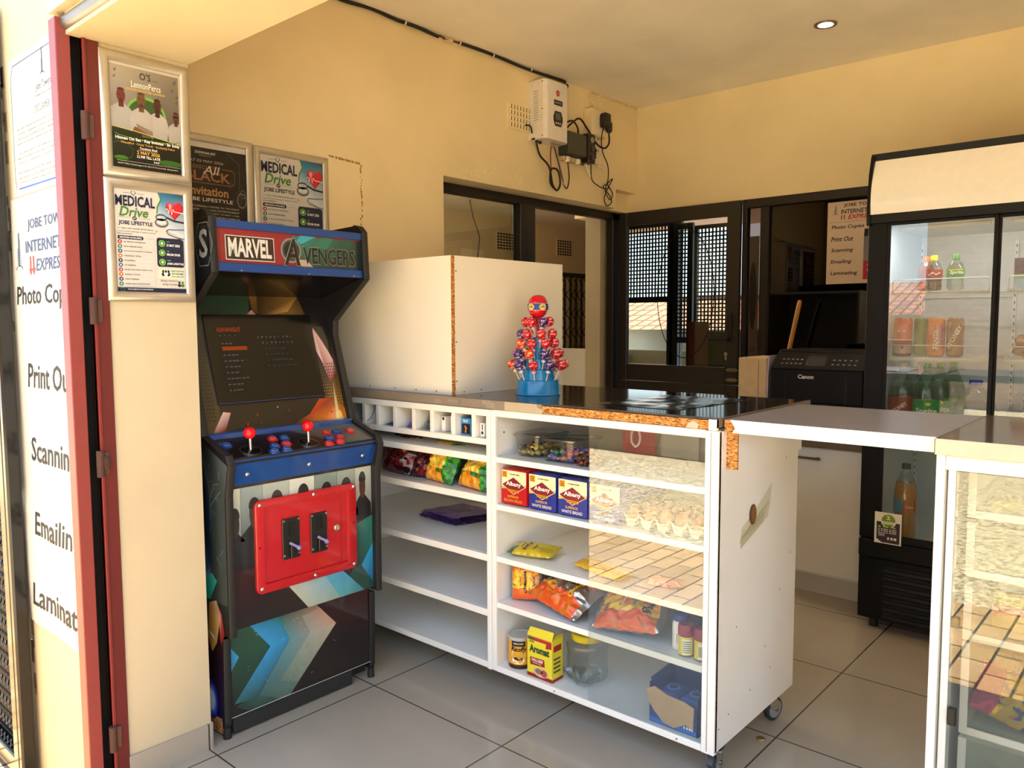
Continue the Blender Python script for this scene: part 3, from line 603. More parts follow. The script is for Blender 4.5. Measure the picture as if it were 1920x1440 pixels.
cv.poly([(.03, .02), (.075, .085), (.10, .08), (.075, .03), (.05, .0), (.025, .0)], C4('#a03038', '#e0c8c4', '#c99a98', '#7d1a20', '#5b0f14', '#8a2028'), 4)
for u, v, r in ((.15, .03, .008), (.19, .06, .006), (.31, .065, .005), (.2, .035, .004)): cv.poly([(u, v), (u + r, v + r * .7), (u + r * .9, v + r * 2), (u - r * .3, v + r * 1.3)], H('#7d1416'), 3)
for u, v in ((.03, .035), (.48, .05), (.27, .085), (.43, .385)): cv.ell(u, v, .0028, .0028, H('#0a0a0a') if u != .27 and u != .43 else H('#b9b9b2'), 7, 8)
part(b, 'bezel', A)
sv0 = .1075; sv1 = .407; su0 = .061; su1 = .463
b = MB(); scx = Canvas(b, BU, 'gloss')
P = lambda u, v, d: BU(u, v, d)
for (u0, u1, v0, v1) in ((su0, su1, sv0, sv1),):
    q = [P(u0, v0, .006), P(u1, v0, .006), P(u1, v1, .006), P(u0, v1, .006)]; q0 = [P(u0, v0, 0), P(u1, v0, 0), P(u1, v1, 0), P(u0, v1, 0)]
    b.poly(q, 'gloss', H('#0d0c0c'))
    for i in range(4): j = (i + 1) % 4; b.poly([q0[i], q0[j], q[j], q[i]], 'gloss', H('#16181f'))
scr = Canvas(b, lambda u, v, d: BU(u, v, d + .0062), 'gloss')
scr.line([(su0, sv0 + .003), (su1, sv0 + .003)], .0025, H('#2b3a6a'), 1)
part(b, 'screen', A)
b = MB(); sg = Canvas(b, lambda u, v, d: BU(u, v, d + .0066), 'screenlit')
sg.text('ALPHANIGHT', .098, .347, .085, .016, H('#b5502c'), 1, .03)
sg.rect(.108, .285, .088, .013, H('#b8531f'), 1)
for i, s in enumerate(('SEARCH', 'RECENT', 'FAVORITES', 'GENRES LIST', 'PLATFORMS', 'PLAYERS', 'TIMES PLAYED', 'ALL GAMES', 'SETTINGS')):
    if i != 1: bars(sg, .108, .306 - i * .0195, .0065 * len(s), .004, H('#6b6660'), 1, max(3, len(s) // 2))
for i in range(9):
    for j in range(2): sg.text('ABCDEFGHIJKLMNOPQR'[i + 9 * j], .24 + i * .016, .325 - j * .02, None, .0065, H('#8a857c'), 1)
for i in range(4): bars(sg, .26, .285 - i * .02, .08 + .012 * i, .004, H('#4b4844'), 1, 6)
for i in range(4): sg.text('*', .105 + i * .018, .333, None, .005, H('#8a857c'), 1)
part(b, 'screen_picture', A)
# control panel
cx0, cz0, cx1, cz1 = -2.142, .880, -2.285, .926
CL = sqrt((cx1 - cx0) ** 2 + (cz1 - cz0) ** 2); CP = plane_fn((cx0, yi0, cz0), (0, 1, 0), (cx1 - cx0, 0, cz1 - cz0)); NV = (CP(0, 0, 1) - CP(0, 0, 0))
b = MB(); cv = Canvas(b, CP, 'lacquer')
b.prism([(cx0, cz0), (cx1, cz1), (cx1, cz1 - .03), (cx0, cz0 - .02)], yi0, yi1, 'satin', BLK)
cv.rect(0, 0, BW, CL, H('#17100f'), 1); cv.poly([(.27, CL), (BW, CL), (BW, 0), (.40, 0)], C4('#57615b', '#6d6f64', '#4a4a44', '#3a3d3a'), 2)
cv.poly([(.12, 0), (.25, 0), (.2, .03)], H('#32100f'), 2)
part(b, 'control_panel', A)
b = MB(); b.box(-2.302, -2.272, yi0, yi1, .916, .940, 'lacquer', BLUE, .003); part(b, 'back_strip', A)
def on_cp(y, x): # contact point on the control plane from world y, x
    t = (x - cx0) / (cx1 - cx0); return Vector((x, y, lerp(cz0, cz1, t)))
for y, x in ((1.258, -2.176), (1.466, -2.176)):
    p = on_cp(y, x)
    b = MB(); b.lathe([(.031, .0), (.031, .002), (.026, .003), (.0, .003)], p + NV * .001, 'gloss', BLACK, 24, ax=NV); b.cyl(p, p + Vector((0.004, -.004, .052)), .0045, .0045, 'metal', H('#cfcfcf'), 12); js = part(b, 'joystick', A)
    b = MB(); q = p + Vector((.005, -.005, .056)); b.sphere(q, .0185, 'gloss', H('#e0151c'), 20, 14); part(b, 'ball_top', js)
    b = MB(); b.lathe([(.034, .0), (.034, .0015), (.031, .0018)], p + NV * .001, 'metal', H('#9a9a94'), 28, ax=NV, caps=False); part(b, 'ring', js)
BR, BB = H('#c41a22'), H('#0d418c')
for y, x, c in ((1.204, -2.222, BB), (1.365, -2.226, BR), (1.406, -2.223, BB), (1.344, -2.179, BB), (1.387, -2.182, BR), (1.322, -2.147, BB), (1.367, -2.149, BB), (1.569, -2.222, BR), (1.608, -2.219, BB), (1.55, -2.180, BB), (1.593, -2.181, BR), (1.526, -2.147, BR), (1.57, -2.149, BR), (1.66, -2.212, BR)):
    p = on_cp(y, x) + NV * .0008
    b = MB(); b.lathe([(.0175, 0), (.0175, .003), (.0155, .0045), (.0125, .0045)], p, 'gloss', c, 22, ax=NV, caps=False); bt = part(b, 'push_button', A)
    b = MB(); b.lathe([(.012, .002), (.012, .007), (.0105, .0085), (0, .008)], p, 'gloss', mixc(c, WHITE, .08), 20, ax=NV, caps=False); part(b, 'plunger', bt)
# blue apron with three bolts
b = MB(); b.prism([(-2.162, .792), (-2.141, .871), (-2.146, .88), (-2.172, .87), (-2.185, .792)], yi0, yi1, 'lacquer', BLUE); ap = part(b, 'control_apron', A)
AP = plane_fn((-2.1615, yi0, .792), (0, 1, 0), (.021, 0, .079)); NA = AP(0, 0, 1) - AP(0, 0, 0)
def bolt(b, p, n, r=.007):
    b.lathe([(r, 0), (r * .95, r * .25), (r * .6, r * .55), (0, r * .65)], p, 'metal', H('#d9d6cf'), 14, ax=n, caps=False)
for u in (.055, .275, .49):
    b = MB(); bolt(b, AP(u, .033, 0), NA); part(b, 'bolt', ap)
# upper front panel: printed strips (portraits left out), lower colour shards
FX = -2.172
b = MB(); b.box(FX - .016, FX, yi0, yi1, .345, .80, 'satin', BLK)
FP = plane_fn((FX, yi0, .345), (0, 1, 0), (0, 0, 1)); FW = BW; cv = Canvas(b, FP, 'lacquer')
cv.rect(0, 0, FW, .455, H('#181314'), 1)
cv.poly([(0, 0), (.5, 0), (.3, .22), (0, .2)], C4('#1b1414', '#2a2222', '#321212', '#3a0c10'), 2)
edges = [0, .04, .115, .21, .305, .395, .47, FW]
for i in range(7):
    t = ('#c8cdbf', '#8fa0a0', '#aab6b0', '#d0d6cc', '#7f9189', '#93a39a', '#b9c2b8')[i]; d = ('#4a5452', '#25333a', '#3a4645', '#5c6866', '#33413f', '#2f3d3e', '#515c5a')[i]
    cv.poly([(edges[i], .22), (edges[i + 1] - .001, .22), (edges[i + 1] - .001, .436), (edges[i], .436)], C4(d, d, t, t), 3)
for u, top, w_, c in ((.018, .372, .030, '#2a2422'), (.085, .395, .034, '#3a2a22'), (.165, .405, .036, '#4a4036'), (.262, .41, .036, '#2b2320'), (.352, .402, .036, '#3a2a20'), (.432, .405, .034, '#6b5a44'), (.50, .415, .026, '#4a2a1e')):   # plain dark head-and-shoulder shapes, no likeness
    sh = H('#14161a'); cv.poly([(max(0, u - w_ * 1.5), .20), (min(FW, u + w_ * 1.5), .20), (min(FW, u + w_ * 1.4), top - .11), (u + w_ * .35, top - .075), (u - w_ * .35, top - .075), (max(0, u - w_ * 1.4), top - .11)], sh, 3.6)
    cv.ell(max(w_ * .5, u), top - .045, w_ * .52, .045, H(c), 3.8, 18); cv.ell(max(w_ * .5, u), top - .022, w_ * .56, .028, H('#1c1613'), 3.9, 16, a0=-.2, a1=3.34)
cv.rect(0, .18, FW, .09, H('#191516'), 3.95, col2=H('#1d2022'))
cv.poly([(.40, .0), (FW, .0), (FW, .26), (.47, .24), (.47, .12)], C4('#23433a', '#1f4a40', '#2a7a70', '#245a54', '#1d3c36'), 4)
cv.poly([(.49, .09), (FW, .16), (FW, .02)], C4('#2d86b8', '#2f9fd0', '#1d5f8c'), 5)
cv.poly([(.27, 0), (.49, 0), (.375, .10), (.19, .10)], C4('#aab09c', '#4d8f8d', '#64aec9', '#b9bcaa'), 6); cv.poly([(.40, .0), (.50, .0), (.40, .10), (.33, .10)], C4('#4f9aa0', '#3f7f80', '#4aa0cc', '#5aa9c9'), 7)
part(b, 'front_panel', A)
# red coin door
b = MB(); yc0, yc1, zc0, zc1 = 1.258, 1.642, .437, .733
def rr(y0, y1, z0, z1, r, x):
    o = []
    for cy, cz, a in ((y1 - r, z0 + r, -90), (y1 - r, z1 - r, 0), (y0 + r, z1 - r, 90), (y0 + r, z0 + r, 180)):
        for k in range(6): t = radians(a + 18 * k); o.append((x, cy + r * cos(t), cz + r * sin(t)))
    return o
CR = H('#b80e1a')
L0 = rr(yc0, yc1, zc0, zc1, .018, FX); L1 = rr(yc0, yc1, zc0, zc1, .018, FX + .010); L2 = rr(yc0 + .003, yc1 - .003, zc0 + .003, zc1 - .003, .016, FX + .012)
L3 = rr(yc0 + .028, yc1 - .034, zc0 + .028, zc1 - .022, .006, FX + .012); L4 = rr(yc0 + .030, yc1 - .036, zc0 + .030, zc1 - .024, .005, FX + .004)
IDX = [[b.vert(p) for p in L] for L in (L0, L1, L2, L3, L4)]
for a, c in zip(IDX[:-1], IDX[1:]): b.bridge(a, c, 'lacquer', CR, True)
b.face(IDX[4], 'lacquer', CR); b.box(FX + .003, FX + .008, yc1 - .062, yc1 - .060, zc0 + .035, zc1 - .03, 'lacquer', H('#a80f18'))
cd = part(b, 'coin_door', A)
for y, z in ((yc0 + .016, zc0 + .016), (yc1 - .014, zc0 + .014), (yc0 + .016, zc1 - .014), (yc1 - .012, zc1 - .012), ((yc0 + yc1) / 2 + .02, zc0 + .013), ((yc0 + yc1) / 2 + .02, zc1 - .012)):
    b = MB(); bolt(b, (FX + .012, y, z), (1, 0, 0), .0065); part(b, 'bolt', cd)
for y0, z1 in ((1.352, .658), (1.458, .656)):
    b = MB(); xq = FX + .004; b.box(xq, xq + .006, y0, y0 + .064, z1 - .132, z1, 'satin', H('#161616'), .002)
    for dy in (.022, .031, .040): b.box(xq + .006, xq + .0075, y0 + dy, y0 + dy + .003, z1 - .055, z1 - .01, 'satin', H('#060606'))
    for dy in (.005, .059):
        for dz in (.006, .118): b.cyl((xq + .006, y0 + dy, z1 - dz), (xq + .0075, y0 + dy, z1 - dz), .0035, .0035, 'metal', H('#c9c9c4'), 10)
    b.box(xq + .006, xq + .016, y0 + .024, y0 + .048, z1 - .128, z1 - .085, 'satin', H('#0d0d0d'), .002)
    cm = part(b, 'coin_mechanism', cd)
    b = MB(); b.tube([(xq + .010, y0 + .022, z1 - .078), (xq + .018, y0 + .036, z1 - .088), (xq + .020, y0 + .050, z1 - .097)], .0045, 'satin', H('#8a80b8'), 10); b.sphere((xq + .020, y0 + .050, z1 - .098), .008, 'satin', H('#8a80b8'), 12, 8); part(b, 'reject_lever', cm)
b = MB(); b.lathe([(.0115, 0), (.0115, .004), (.009, .006), (.004, .006), (.004, .003), (0, .003)], (FX + .004, 1.563, .590), 'metal', H('#d6d2c6'), 18, ax=(1, 0, 0), caps=False); part(b, 'lock', cd)
for y, z in ((yc0 + .012, .585), (yc1 - .012, .596)):
    b = MB(); b.box(FX + .0118, FX + .0124, y - .003, y + .003, z - .003, z + .003, 'satin', H('#2b0507')); part(b, 'bolt_hole', cd)
# lower panel with chevrons
GX = -2.196
b = MB(); b.box(GX - .016, GX, yi0, yi1, .062, .348, 'satin', BLK); LP = plane_fn((GX, yi0, .062), (0, 1, 0), (0, 0, 1)); cv = Canvas(b, LP, 'lacquer')
cv.rect(0, 0, FW, .286, H('#161214'), 1); cv.poly([(.30, .16), (FW, .10), (FW, .286), (.34, .286)], C4('#1c1213', '#1a1113', '#38100f', '#2a0e10'), 2)
cv.poly([(0, 0), (.22, 0), (.0, .0)], H('#20342c'), 2)
def quad(p, c, l): cv.poly(p, C4(*c), l)
quad([(.005, .284), (.064, .284), (.14, .190), (.005, .190)], ('#24463a', '#27523f', '#1e4a38', '#1b4032'), 3); quad([(.005, .19), (.14, .19), (.02, .045), (.005, .05)], ('#1b4032', '#1e4a38', '#14241c', '#121c17'), 3)
cv.poly([(.002, .226), (.031, .186), (.002, .145)], C4('#2b7fa6', '#2f93c4', '#246a94'), 4)
quad([(.064, .284), (.168, .284), (.212, .187), (.14, .186)], ('#2c8ac8', '#26707a', '#2f86b4', '#2f93cf'), 4); quad([(.14, .186), (.212, .187), (.088, .035), (.010, .040)], ('#2f93cf', '#2f80ae', '#27504c', '#2a5c58'), 4)
quad([(.168, .284), (.308, .284), (.395, .187), (.212, .187)], ('#1f5f58', '#8d7a66', '#b88f78', '#5f8f98'), 5); quad([(.212, .187), (.395, .187), (.208, .001), (.062, .001)], ('#5f8f98', '#a89480', '#4f6a5c', '#2a4a40'), 5)
quad([(.26, .25), (.33, .26), (.393, .187), (.29, .187)], ('#8f8f84', '#b08a74', '#c29a82', '#9aa398'), 6); quad([(.29, .187), (.393, .187), (.24, .035), (.17, .06)], ('#9aa398', '#b0a490', '#6f8474', '#5f786c'), 6)
quad([(.062, .001), (.17, .001), (.10, .04), (.01, .035)], ('#20382f', '#2c4a40', '#2f5a50', '#1a2e26'), 5.5)
for k in range(40): u, v = random.uniform(.05, .4), random.uniform(.02, .27); cv.line([(u, v), (u + random.uniform(-.012, .012), v + random.uniform(-.008, .008))], .0007, random.choice(C4('#2b2f2b', '#c9cfc2')), 7)
cv.line([(0, .001), (FW, .001)], .002, H('#c9c9c2'), 7); cv.line([(0, .285), (FW, .285)], .002, H('#b9b5ac'), 7)
part(b, 'lower_panel', A)
b = MB(); b.box(GX - .026, GX - .006, yi0 + .01, yi1 - .075, .004, .062, 'matte', H('#242424'), .002); part(b, 'kick_plate', A)
b = MB(); b.box(-2.76, GX - .03, yi0, yi1, .02, .06, 'matte', H('#141414')); part(b, 'base_board', A)
# ================================================================== POSTERS AND SIGNS
ALU = H('#c9c3b4'); NAVY = H('#1c2340'); GRN = H('#3f7a35')
def snap_frame(name, lab, o, U, V, w, h, rim, art, cat='poster'):
    fn = plane_fn(o, U, V); T = thing(name, lab, cat, fn(w / 2, 0, 0))
    b = MB(); prof = [(0, 0), (0, .006), (.2, .011), (.5, .0125), (.8, .011), (1, .006), (1, .002)]
    L = []
    for t, d in prof:
        s = t * rim; L.append([b.vert(fn(u, v, d)) for u, v in ((s, s), (w - s, s), (w - s, h - s), (s, h - s))])
    for a, c in zip(L[:-1], L[1:]):
        for k in range(4): b.face([a[k], a[(k + 1) % 4], c[(k + 1) % 4], c[k]], 'brushed', ALU)
    b.poly([fn(0, 0, 0), fn(w, 0, 0), fn(w, h, 0), fn(0, h, 0)], 'brushed', ALU)
    part(b, 'frame', T)
    b = MB(); iw, ih = w - 2 * rim, h - 2 * rim
    cv = Canvas(b, lambda u, v, d: fn(u * iw + rim, v * ih + rim, d + .003), 'print', .00025)
    art(cv); part(b, 'print', T); return T
# all art in unit coordinates (0..1 wide, 0..1 high)
def person(cv, x, y, s, skin, shirt, l, glasses=False, arms=False):
    k = .68 # width:height of a unit
    cv.poly([(x - .125 * s, y - .30 * s), (x + .125 * s, y - .30 * s), (x + .155 * s, y - .10 * s), (x + .13 * s, y - .03 * s), (x + .05 * s, y + .012 * s), (x - .05 * s, y + .012 * s), (x - .13 * s, y - .03 * s), (x - .155 * s, y - .10 * s)], [mixc(shirt, BLACK, .2), mixc(shirt, BLACK, .2)] + [shirt] * 6, l)
    cv.poly([(x - .035 * s, y - .02 * s), (x + .035 * s, y - .02 * s), (x + .03 * s, y + .05 * s), (x - .03 * s, y + .05 * s)], mixc(skin, BLACK, .25), l + .3)
    cv.ell(x, y + .085 * s, .058 * s, .062 * s, skin, l + .6, 18); cv.ell(x, y + .125 * s, .054 * s, .03 * s, mixc(skin, BLACK, .55), l + .8, 14, a0=.3, a1=2.84)
    for dx in (-.02, .02): cv.ell(x + dx * s, y + .092 * s, .009 * s, .005 * s, BLACK, l + 1, 8)
    cv.ell(x, y + .072 * s, .008 * s, .010 * s, mixc(skin, BLACK, .3), l + 1, 8); cv.ell(x, y + .052 * s, .020 * s, .006 * s, mixc(skin, BLACK, .5), l + 1, 10); cv.ell(x, y + .036 * s, .03 * s, .014 * s, mixc(skin, BLACK, .6), l + .9, 12)
    if glasses: cv.rect(x - .045 * s, y + .083 * s, .09 * s, .02 * s, BLACK, l + 1.2)
    if arms:
        cv.poly([(x - .14 * s, y - .22 * s), (x + .10 * s, y - .24 * s), (x + .13 * s, y - .19 * s), (x - .10 * s, y - .16 * s)], skin, l + 1); cv.poly([(x + .14 * s, y - .23 * s), (x - .06 * s, y - .17 * s), (x - .08 * s, y - .13 * s), (x + .14 * s, y - .18 * s)], mixc(skin, WHITE, .12), l + 1.2)
def art_launch(cv):
    cv.rect(0, 0, 1, 1, H('#c4beb4'), 0)
    cv.poly([(.01, .0), (.985, .0), (.985, .975), (.01, .975)], C4('#1d1f17', '#191b14', '#7d776c', '#a8a195'), 1)
    cv.ringe(.5, .52, .29, .20, .03, H('#6fa84a'), 2, 36, 0, pi); cv.ell(.5, .52, .26, .18, H('#39512c'), 1.8, 30)
    for x, y, s in ((.06, .91, .03), (.05, .85, .028), (.9, .9, .04), (.87, .82, .03), (.94, .76, .035), (.93, .71, .03)): cv.text('d', x, y, s, s * 1.1, H('#4a463f'), 2, .02, .2)
    cv.text("O'S", .42, .875, .16, .07, H('#1c1712'), 3, .01); bars(cv, .6, .885, .09, .006, H('#3a352e'), 3)
    cv.text('LennonPercs', .30, .79, .42, .062, H('#efece4'), 3, .0); cv.text('CHOICE ASSORTED LAUNCH', .22, .757, .56, .022, H('#d8b24a'), 3, .02)
    SK = H('#5b3626')
    person(cv, .15, .60, 1.05, H('#6b3230'), H('#a3a09b'), 4); person(cv, .66, .565, 1.0, H('#4a2c22'), H('#aaa7a2'), 4, arms=False)
    person(cv, .43, .585, 1.08, H('#6b4a34'), H('#a8a49e'), 6, arms=True); person(cv, .93, .50, .82, H('#5b3626'), H('#a3a09b'), 6, True)
    cv.poly([(.61, .555), (.71, .555), (.66, .535)], BLACK, 6)
    cv.poly([(.01, 0), (.985, 0), (.985, .30), (.01, .385)], C4('#10120d', '#0f110c', '#15180f', '#23291b'), 9)
    cv.line([(.01, .385), (.3, .372), (.985, .30)], .006, H('#c9c24a'), 10); cv.ringe(.5, .33, .46, .045, .01, H('#5f8a2c'), 10, 30, pi, 2 * pi)
    cv.ell(.82, .10, .17, .03, H('#2f5a1e'), 10); cv.ell(.12, .09, .1, .025, H('#3d6b22'), 10); cv.ringe(.12, .16, .17, .09, .006, H('#3d5a2a'), 10)
    cv.text('featuring', .42, .315, .16, .03, H('#8a8f6a'), 11, 0, .3)
    cv.text('Hitman On Set · Kay Invictus · Sir Eddy', .05, .262, .92, .038, H('#f0eee6'), 11, .025)
    cv.text('WaveRhd · Crazy Touch · SoulistiQ Poker', .12, .228, .78, .026, H('#cf9f4a'), 11, .015); cv.text('Torsions Soul', .38, .198, .25, .021, H('#f0eee6'), 11, .02)
    cv.line([(.36, .19), (.64, .19)], .002, H('#d9d4c0'), 11)
    cv.text('2 MAY 2026', .34, .148, .33, .034, H('#d8a83e'), 11, .02); cv.text('12 PM TILL LATE', .34, .112, .33, .026, H('#f0eee6'), 11, .02); bars(cv, .58, .083, .08, .012, WHITE, 11, 3)
    cv.line([(.06, .066), (.97, .066)], .003, H('#b9b7a8'), 11); cv.text('5547 Mike Sixishingwe St, Ext 8 Rooseveld, Alexandra', .07, .03, .86, .018, H('#d9d7cc'), 11, .0)
def art_medical(cv):
    cv.rect(0, 0, 1, 1, H('#cdc9c2'), 0)
    cv.poly([(.62, 1), (.66, .93), (.60, .86), (.60, .77), (.66, .72), (.78, .62), (1, .56), (1, 1)], C4('#2a6f9e', '#3d84ad', '#7fa8bd', '#b9ccd2', '#c9d2d6', '#d9dadb', '#c9d0d6', '#23506e'), 1)
    cv.line([(.64, .99), (.665, .93), (.61, .86), (.60, .79)], .018, H('#3f8a3a'), 2)
    def heart(cx, cy, s, col, l):
        cv.poly([(cx + s * 1.25 * .062 * 16 * sin(t) ** 3, cy + s * .062 * (13 * cos(t) - 5 * cos(2 * t) - 2 * cos(3 * t) - cos(4 * t))) for t in [2 * pi * k / 40 for k in range(40)]], col, l)
    heart(.865, .84, .105, H('#9e1420'), 3); heart(.86, .845, .094, H('#cf2230'), 4); cv.ell(.80, .885, .04, .025, H('#e8606a'), 5)
    cv.line([(.73, .845), (.76, .845), (.775, .80), (.80, .90), (.82, .79), (.84, .85), (.86, .825), (1, .815)], .007, WHITE, 6)
    cv.ringe(.66, .755, .085, .035, .016, H('#4a5058'), 5); cv.ell(.665, .70, .10, .045, H('#8a9096'), 4); cv.ell(.665, .71, .075, .03, H('#c9ccce'), 5); cv.ringe(.665, .70, .10, .045, .012, H('#3a3f45'), 5)
    cv.line([(.74, .76), (.85, .73), (1, .72)], .018, H('#20242c'), 5); cv.line([(1, .65), (.85, .64), (.76, .64), (.73, .62), (.76, .59), (.9, .56), (1, .55)], .012, H('#5f7590'), 5); cv.line([(.73, .63), (.8, .60), (1, .535)], .01, H('#b9c2cb'), 5)
    heart(.27, .965, .028, NAVY, 3); heart(.27, .967, .02, H('#cdc9c2'), 4); cv.line([(.12, .965), (.22, .965)], .003, NAVY, 3); cv.line([(.32, .965), (.42, .965)], .003, NAVY, 3)
    cv.text('MEDICAL', .015, .835, .56, .105, NAVY, 7, .03); cv.text('Drive', .06, .735, .40, .095, GRN, 8, .02, .35)
    cv.line([(.05, .725), (.22, .725)], .003, H('#6b8a5a'), 3); cv.line([(.34, .725), (.5, .725)], .003, H('#6b8a5a'), 3); cv.ell(.275, .722, .032, .019, NAVY, 4); cv.text('AT', .255, .714, .04, .016, WHITE, 5, .02)
    cv.text('JOBE LIFESTYLE', .05, .645, .48, .050, NAVY, 4, .03)
    cv.text('TAKE A STEP TOWARD BETTER HEALTH', .08, .612, .46, .013, H('#2f5a2a'), 4, .01); cv.line([(.03, .618), (.07, .618)], .003, GRN, 4); cv.line([(.56, .61), (.61, .61)], .003, GRN, 4); cv.line([(.585, .595), (.585, .63)], .003, GRN, 4)
    cv.text('Come and take advantage of health screenings', .03, .582, .54, .013, H('#23262e'), 4, .008); cv.text('and consultations.', .03, .562, .21, .013, H('#23262e'), 4, .008)
    cv.line([(.03, .53), (.545, .53), (.55, .055), (.04, .055), (.03, .53)], .003, H('#9a9ca0'), 3)
    cv.rrect(.03, .513, .36, .034, .015, NAVY, 4); cv.text('SERVICES AVAILABLE', .055, .522, .31, .016, WHITE, 5, .02)
    rows = (('HIV TESTING & COUNSELLING', '#b8232f'), ('BLOOD PRESSURE CHECKS', '#3a7a3a'), ('BLOOD SUGAR (DIABETES) SCREENING', '#284a7d'), ('CHOLESTEROL TESTING', '#d07a2a'), ('TB SCREENING', '#3a2a5a'), ('STI SCREENING', '#23707d'), ('BMI (BODY MASS INDEX) & WEIGHT CHECKS', '#b02a6b'), ('PREGNANCY TESTING', '#cf6a28'), ('VISION SCREENING', '#1f3a6a'), ('GENERAL HEALTH CONSULTATIONS', '#2f7a4a'))
    for i, (s, c) in enumerate(rows):
        v = .487 - i * .0455; cv.ell(.058, v, .03, .019, H(c), 4, 16); cv.ell(.058, v, .011, .008, WHITE, 5, 10)
        cv.text(s, .11, v - .006, min(.40, .0125 * len(s)), .013, H('#2a2d36'), 4, .012); cv.line([(.11, v - .021), (.53, v - .021)], .0015, H('#b9bbbf'), 4)
    cv.rrect(.58, .26, .405, .29, .03, NAVY, 4)
    for i, (a, s) in enumerate((('DATE', '13 MAY 2026'), ('TIME', 'FROM 09:00'), ('VENUE', 'JOBE LIFESTYLE'))):
        v = .495 - i * .094; cv.ell(.655, v, .05, .034, H('#7db84a'), 5); cv.ell(.655, v, .04, .027, H('#4f8a34'), 6); cv.ell(.655, v, .016, .013, WHITE, 7, 12)
        cv.text(a, .725, v + .012, None, .013, H('#7db84a'), 5, .02); cv.text(s, .725, v - .028, .25 if i == 2 else .20, .026, WHITE, 5, .03); cv.line([(.6, v - .046), (.97, v - .046)], .002, H('#4a5470'), 5)
    cv.rrect(.59, .14, .395, .105, .015, H('#c9d6bd'), 4)
    for x in (.66, .70, .74): cv.ell(x, .215, .017, .013, NAVY, 5, 12); cv.ell(x, .185, .024, .02, NAVY, 5, 14)
    heart(.70, .185, .026, WHITE, 6)
    for i, (s, c) in enumerate((('KNOW YOUR STATUS', NAVY), ('STAY INFORMED.', NAVY), ('STAY HEALTHY.', GRN))): cv.text(s, .785, .212 - i * .028, .19, .017, c, 5, .02)
    cv.text('Bring a friend or', .62, .105, .26, .026, H('#2a2d36'), 5, 0, .3); cv.text('family member!', .64, .068, .24, .026, H('#2a2d36'), 5, 0, .3)
    for x, c in ((.90, NAVY), (.95, GRN)): cv.ell(x, .105, .017, .013, c, 5, 12); cv.ell(x, .075, .026, .016, c, 5, 14)
    cv.rect(0, 0, 1, .042, NAVY, 6); cv.text('YOUR HEALTH IS YOUR WEALTH', .14, .018, .36, .013, WHITE, 7, .01); cv.ringe(.07, .02, .03, .02, .006, GRN, 7)
def art_black(cv):
    cv.rect(0, 0, 1, 1, H('#d9d3c9'), 0); cv.rect(0, 0, 1, .95, H('#151312'), 1, col2=H('#1d1a18'))
    for k in range(30):
        u = random.uniform(.75, 1); v = random.uniform(.5, .95); cv.line([(u, v), (min(1, u + random.uniform(-.05, .05)), v - random.uniform(.02, .09))], .003, H('#5b544c'), 2)
    cv.line([(.72, .94), (.90, .85), (.9, .60), (.88, .5)], .005, H('#6b645a'), 2); cv.ringe(.93, .52, .07, .07, .012, H('#8a8278'), 2); cv.ringe(.95, .58, .04, .04, .01, H('#6b645a'), 2)
    cv.text('ZODWANA ENT', .30, .895, .28, .022, H('#d9d3c6'), 3, .02); cv.text('PRESENTS', .36, .875, .16, .010, H('#a89f90'), 3)
    cv.text('SAT 02 MAY 2026', .20, .822, .48, .022, H('#c9c0b0'), 3)
    cv.text('EXECUTIVE', .27, .762, .36, .034, H('#8a5a3a'), 3, .02); cv.text('All', .40, .722, .2, .075, H('#d9cfc0'), 6, 0, .4)
    cv.text('BLACK', .16, .655, .62, .095, H('#5b3826'), 4, .04); cv.text('BLACK', .17, .66, .60, .085, H('#a87350'), 5, .01)
    cv.line([(.14, .64), (.78, .64), (.83, .66), (.84, .76), (.8, .78), (.66, .78)], .006, H('#9a6a44'), 3)
    cv.text('Invitation', .20, .53, .54, .080, H('#c08a58'), 4, .025); cv.text('JOBE LIFESTYLE', .14, .468, .66, .042, H('#e6e1d6'), 4, .01)
    for i, s in enumerate(('YOU ARE CORDIALLY INVITED TO THE HIGHLY', 'ANTICIPATED ZODWANA ENTERTAINMENT', 'EXECUTIVE ALL BLACK EVENT ON MAY 2, 2026.', 'YOUR PRESENCE WILL UNDOUBTEDLY SPARK AN', 'UNFORGETTABLE NIGHT OF', 'ELEGANCE. WE WILL BE THRILLED TO', 'HOST YOU. DO NOT FORGET TO EMBRACE', 'THE BLACK THEME IN STYLE.')):
        cv.text(s, .50, .425 - i * .030, .78 if len(s) > 30 else .5, .015, H('#c9c3b6'), 4, .01, align='c')
PX = -2.19
snap_frame('poster_frame', 'silver framed music launch poster, upper frame on the doorway pier', (PX + .0005, .863, 1.672), (0, 1, 0), (0, 0, 1), .241, .326, .026, art_launch)
snap_frame('poster_frame', 'silver framed medical drive poster, lower frame on the doorway pier', (PX + .0005, .862, 1.342), (0, 1, 0), (0, 0, 1), .241, .326, .026, art_medical)
snap_frame('poster_frame', 'large silver framed black invitation poster behind the arcade cabinet', (-2.7995, 1.313, 1.508), (0, 1, 0), (0, 0, 1), .347, .468, .028, art_black)
snap_frame('poster_frame', 'large silver framed medical drive poster on the wall behind the arcade cabinet', (-2.7995, 1.665, 1.503), (0, 1, 0), (0, 0, 1), .347, .468, .028, art_medical)
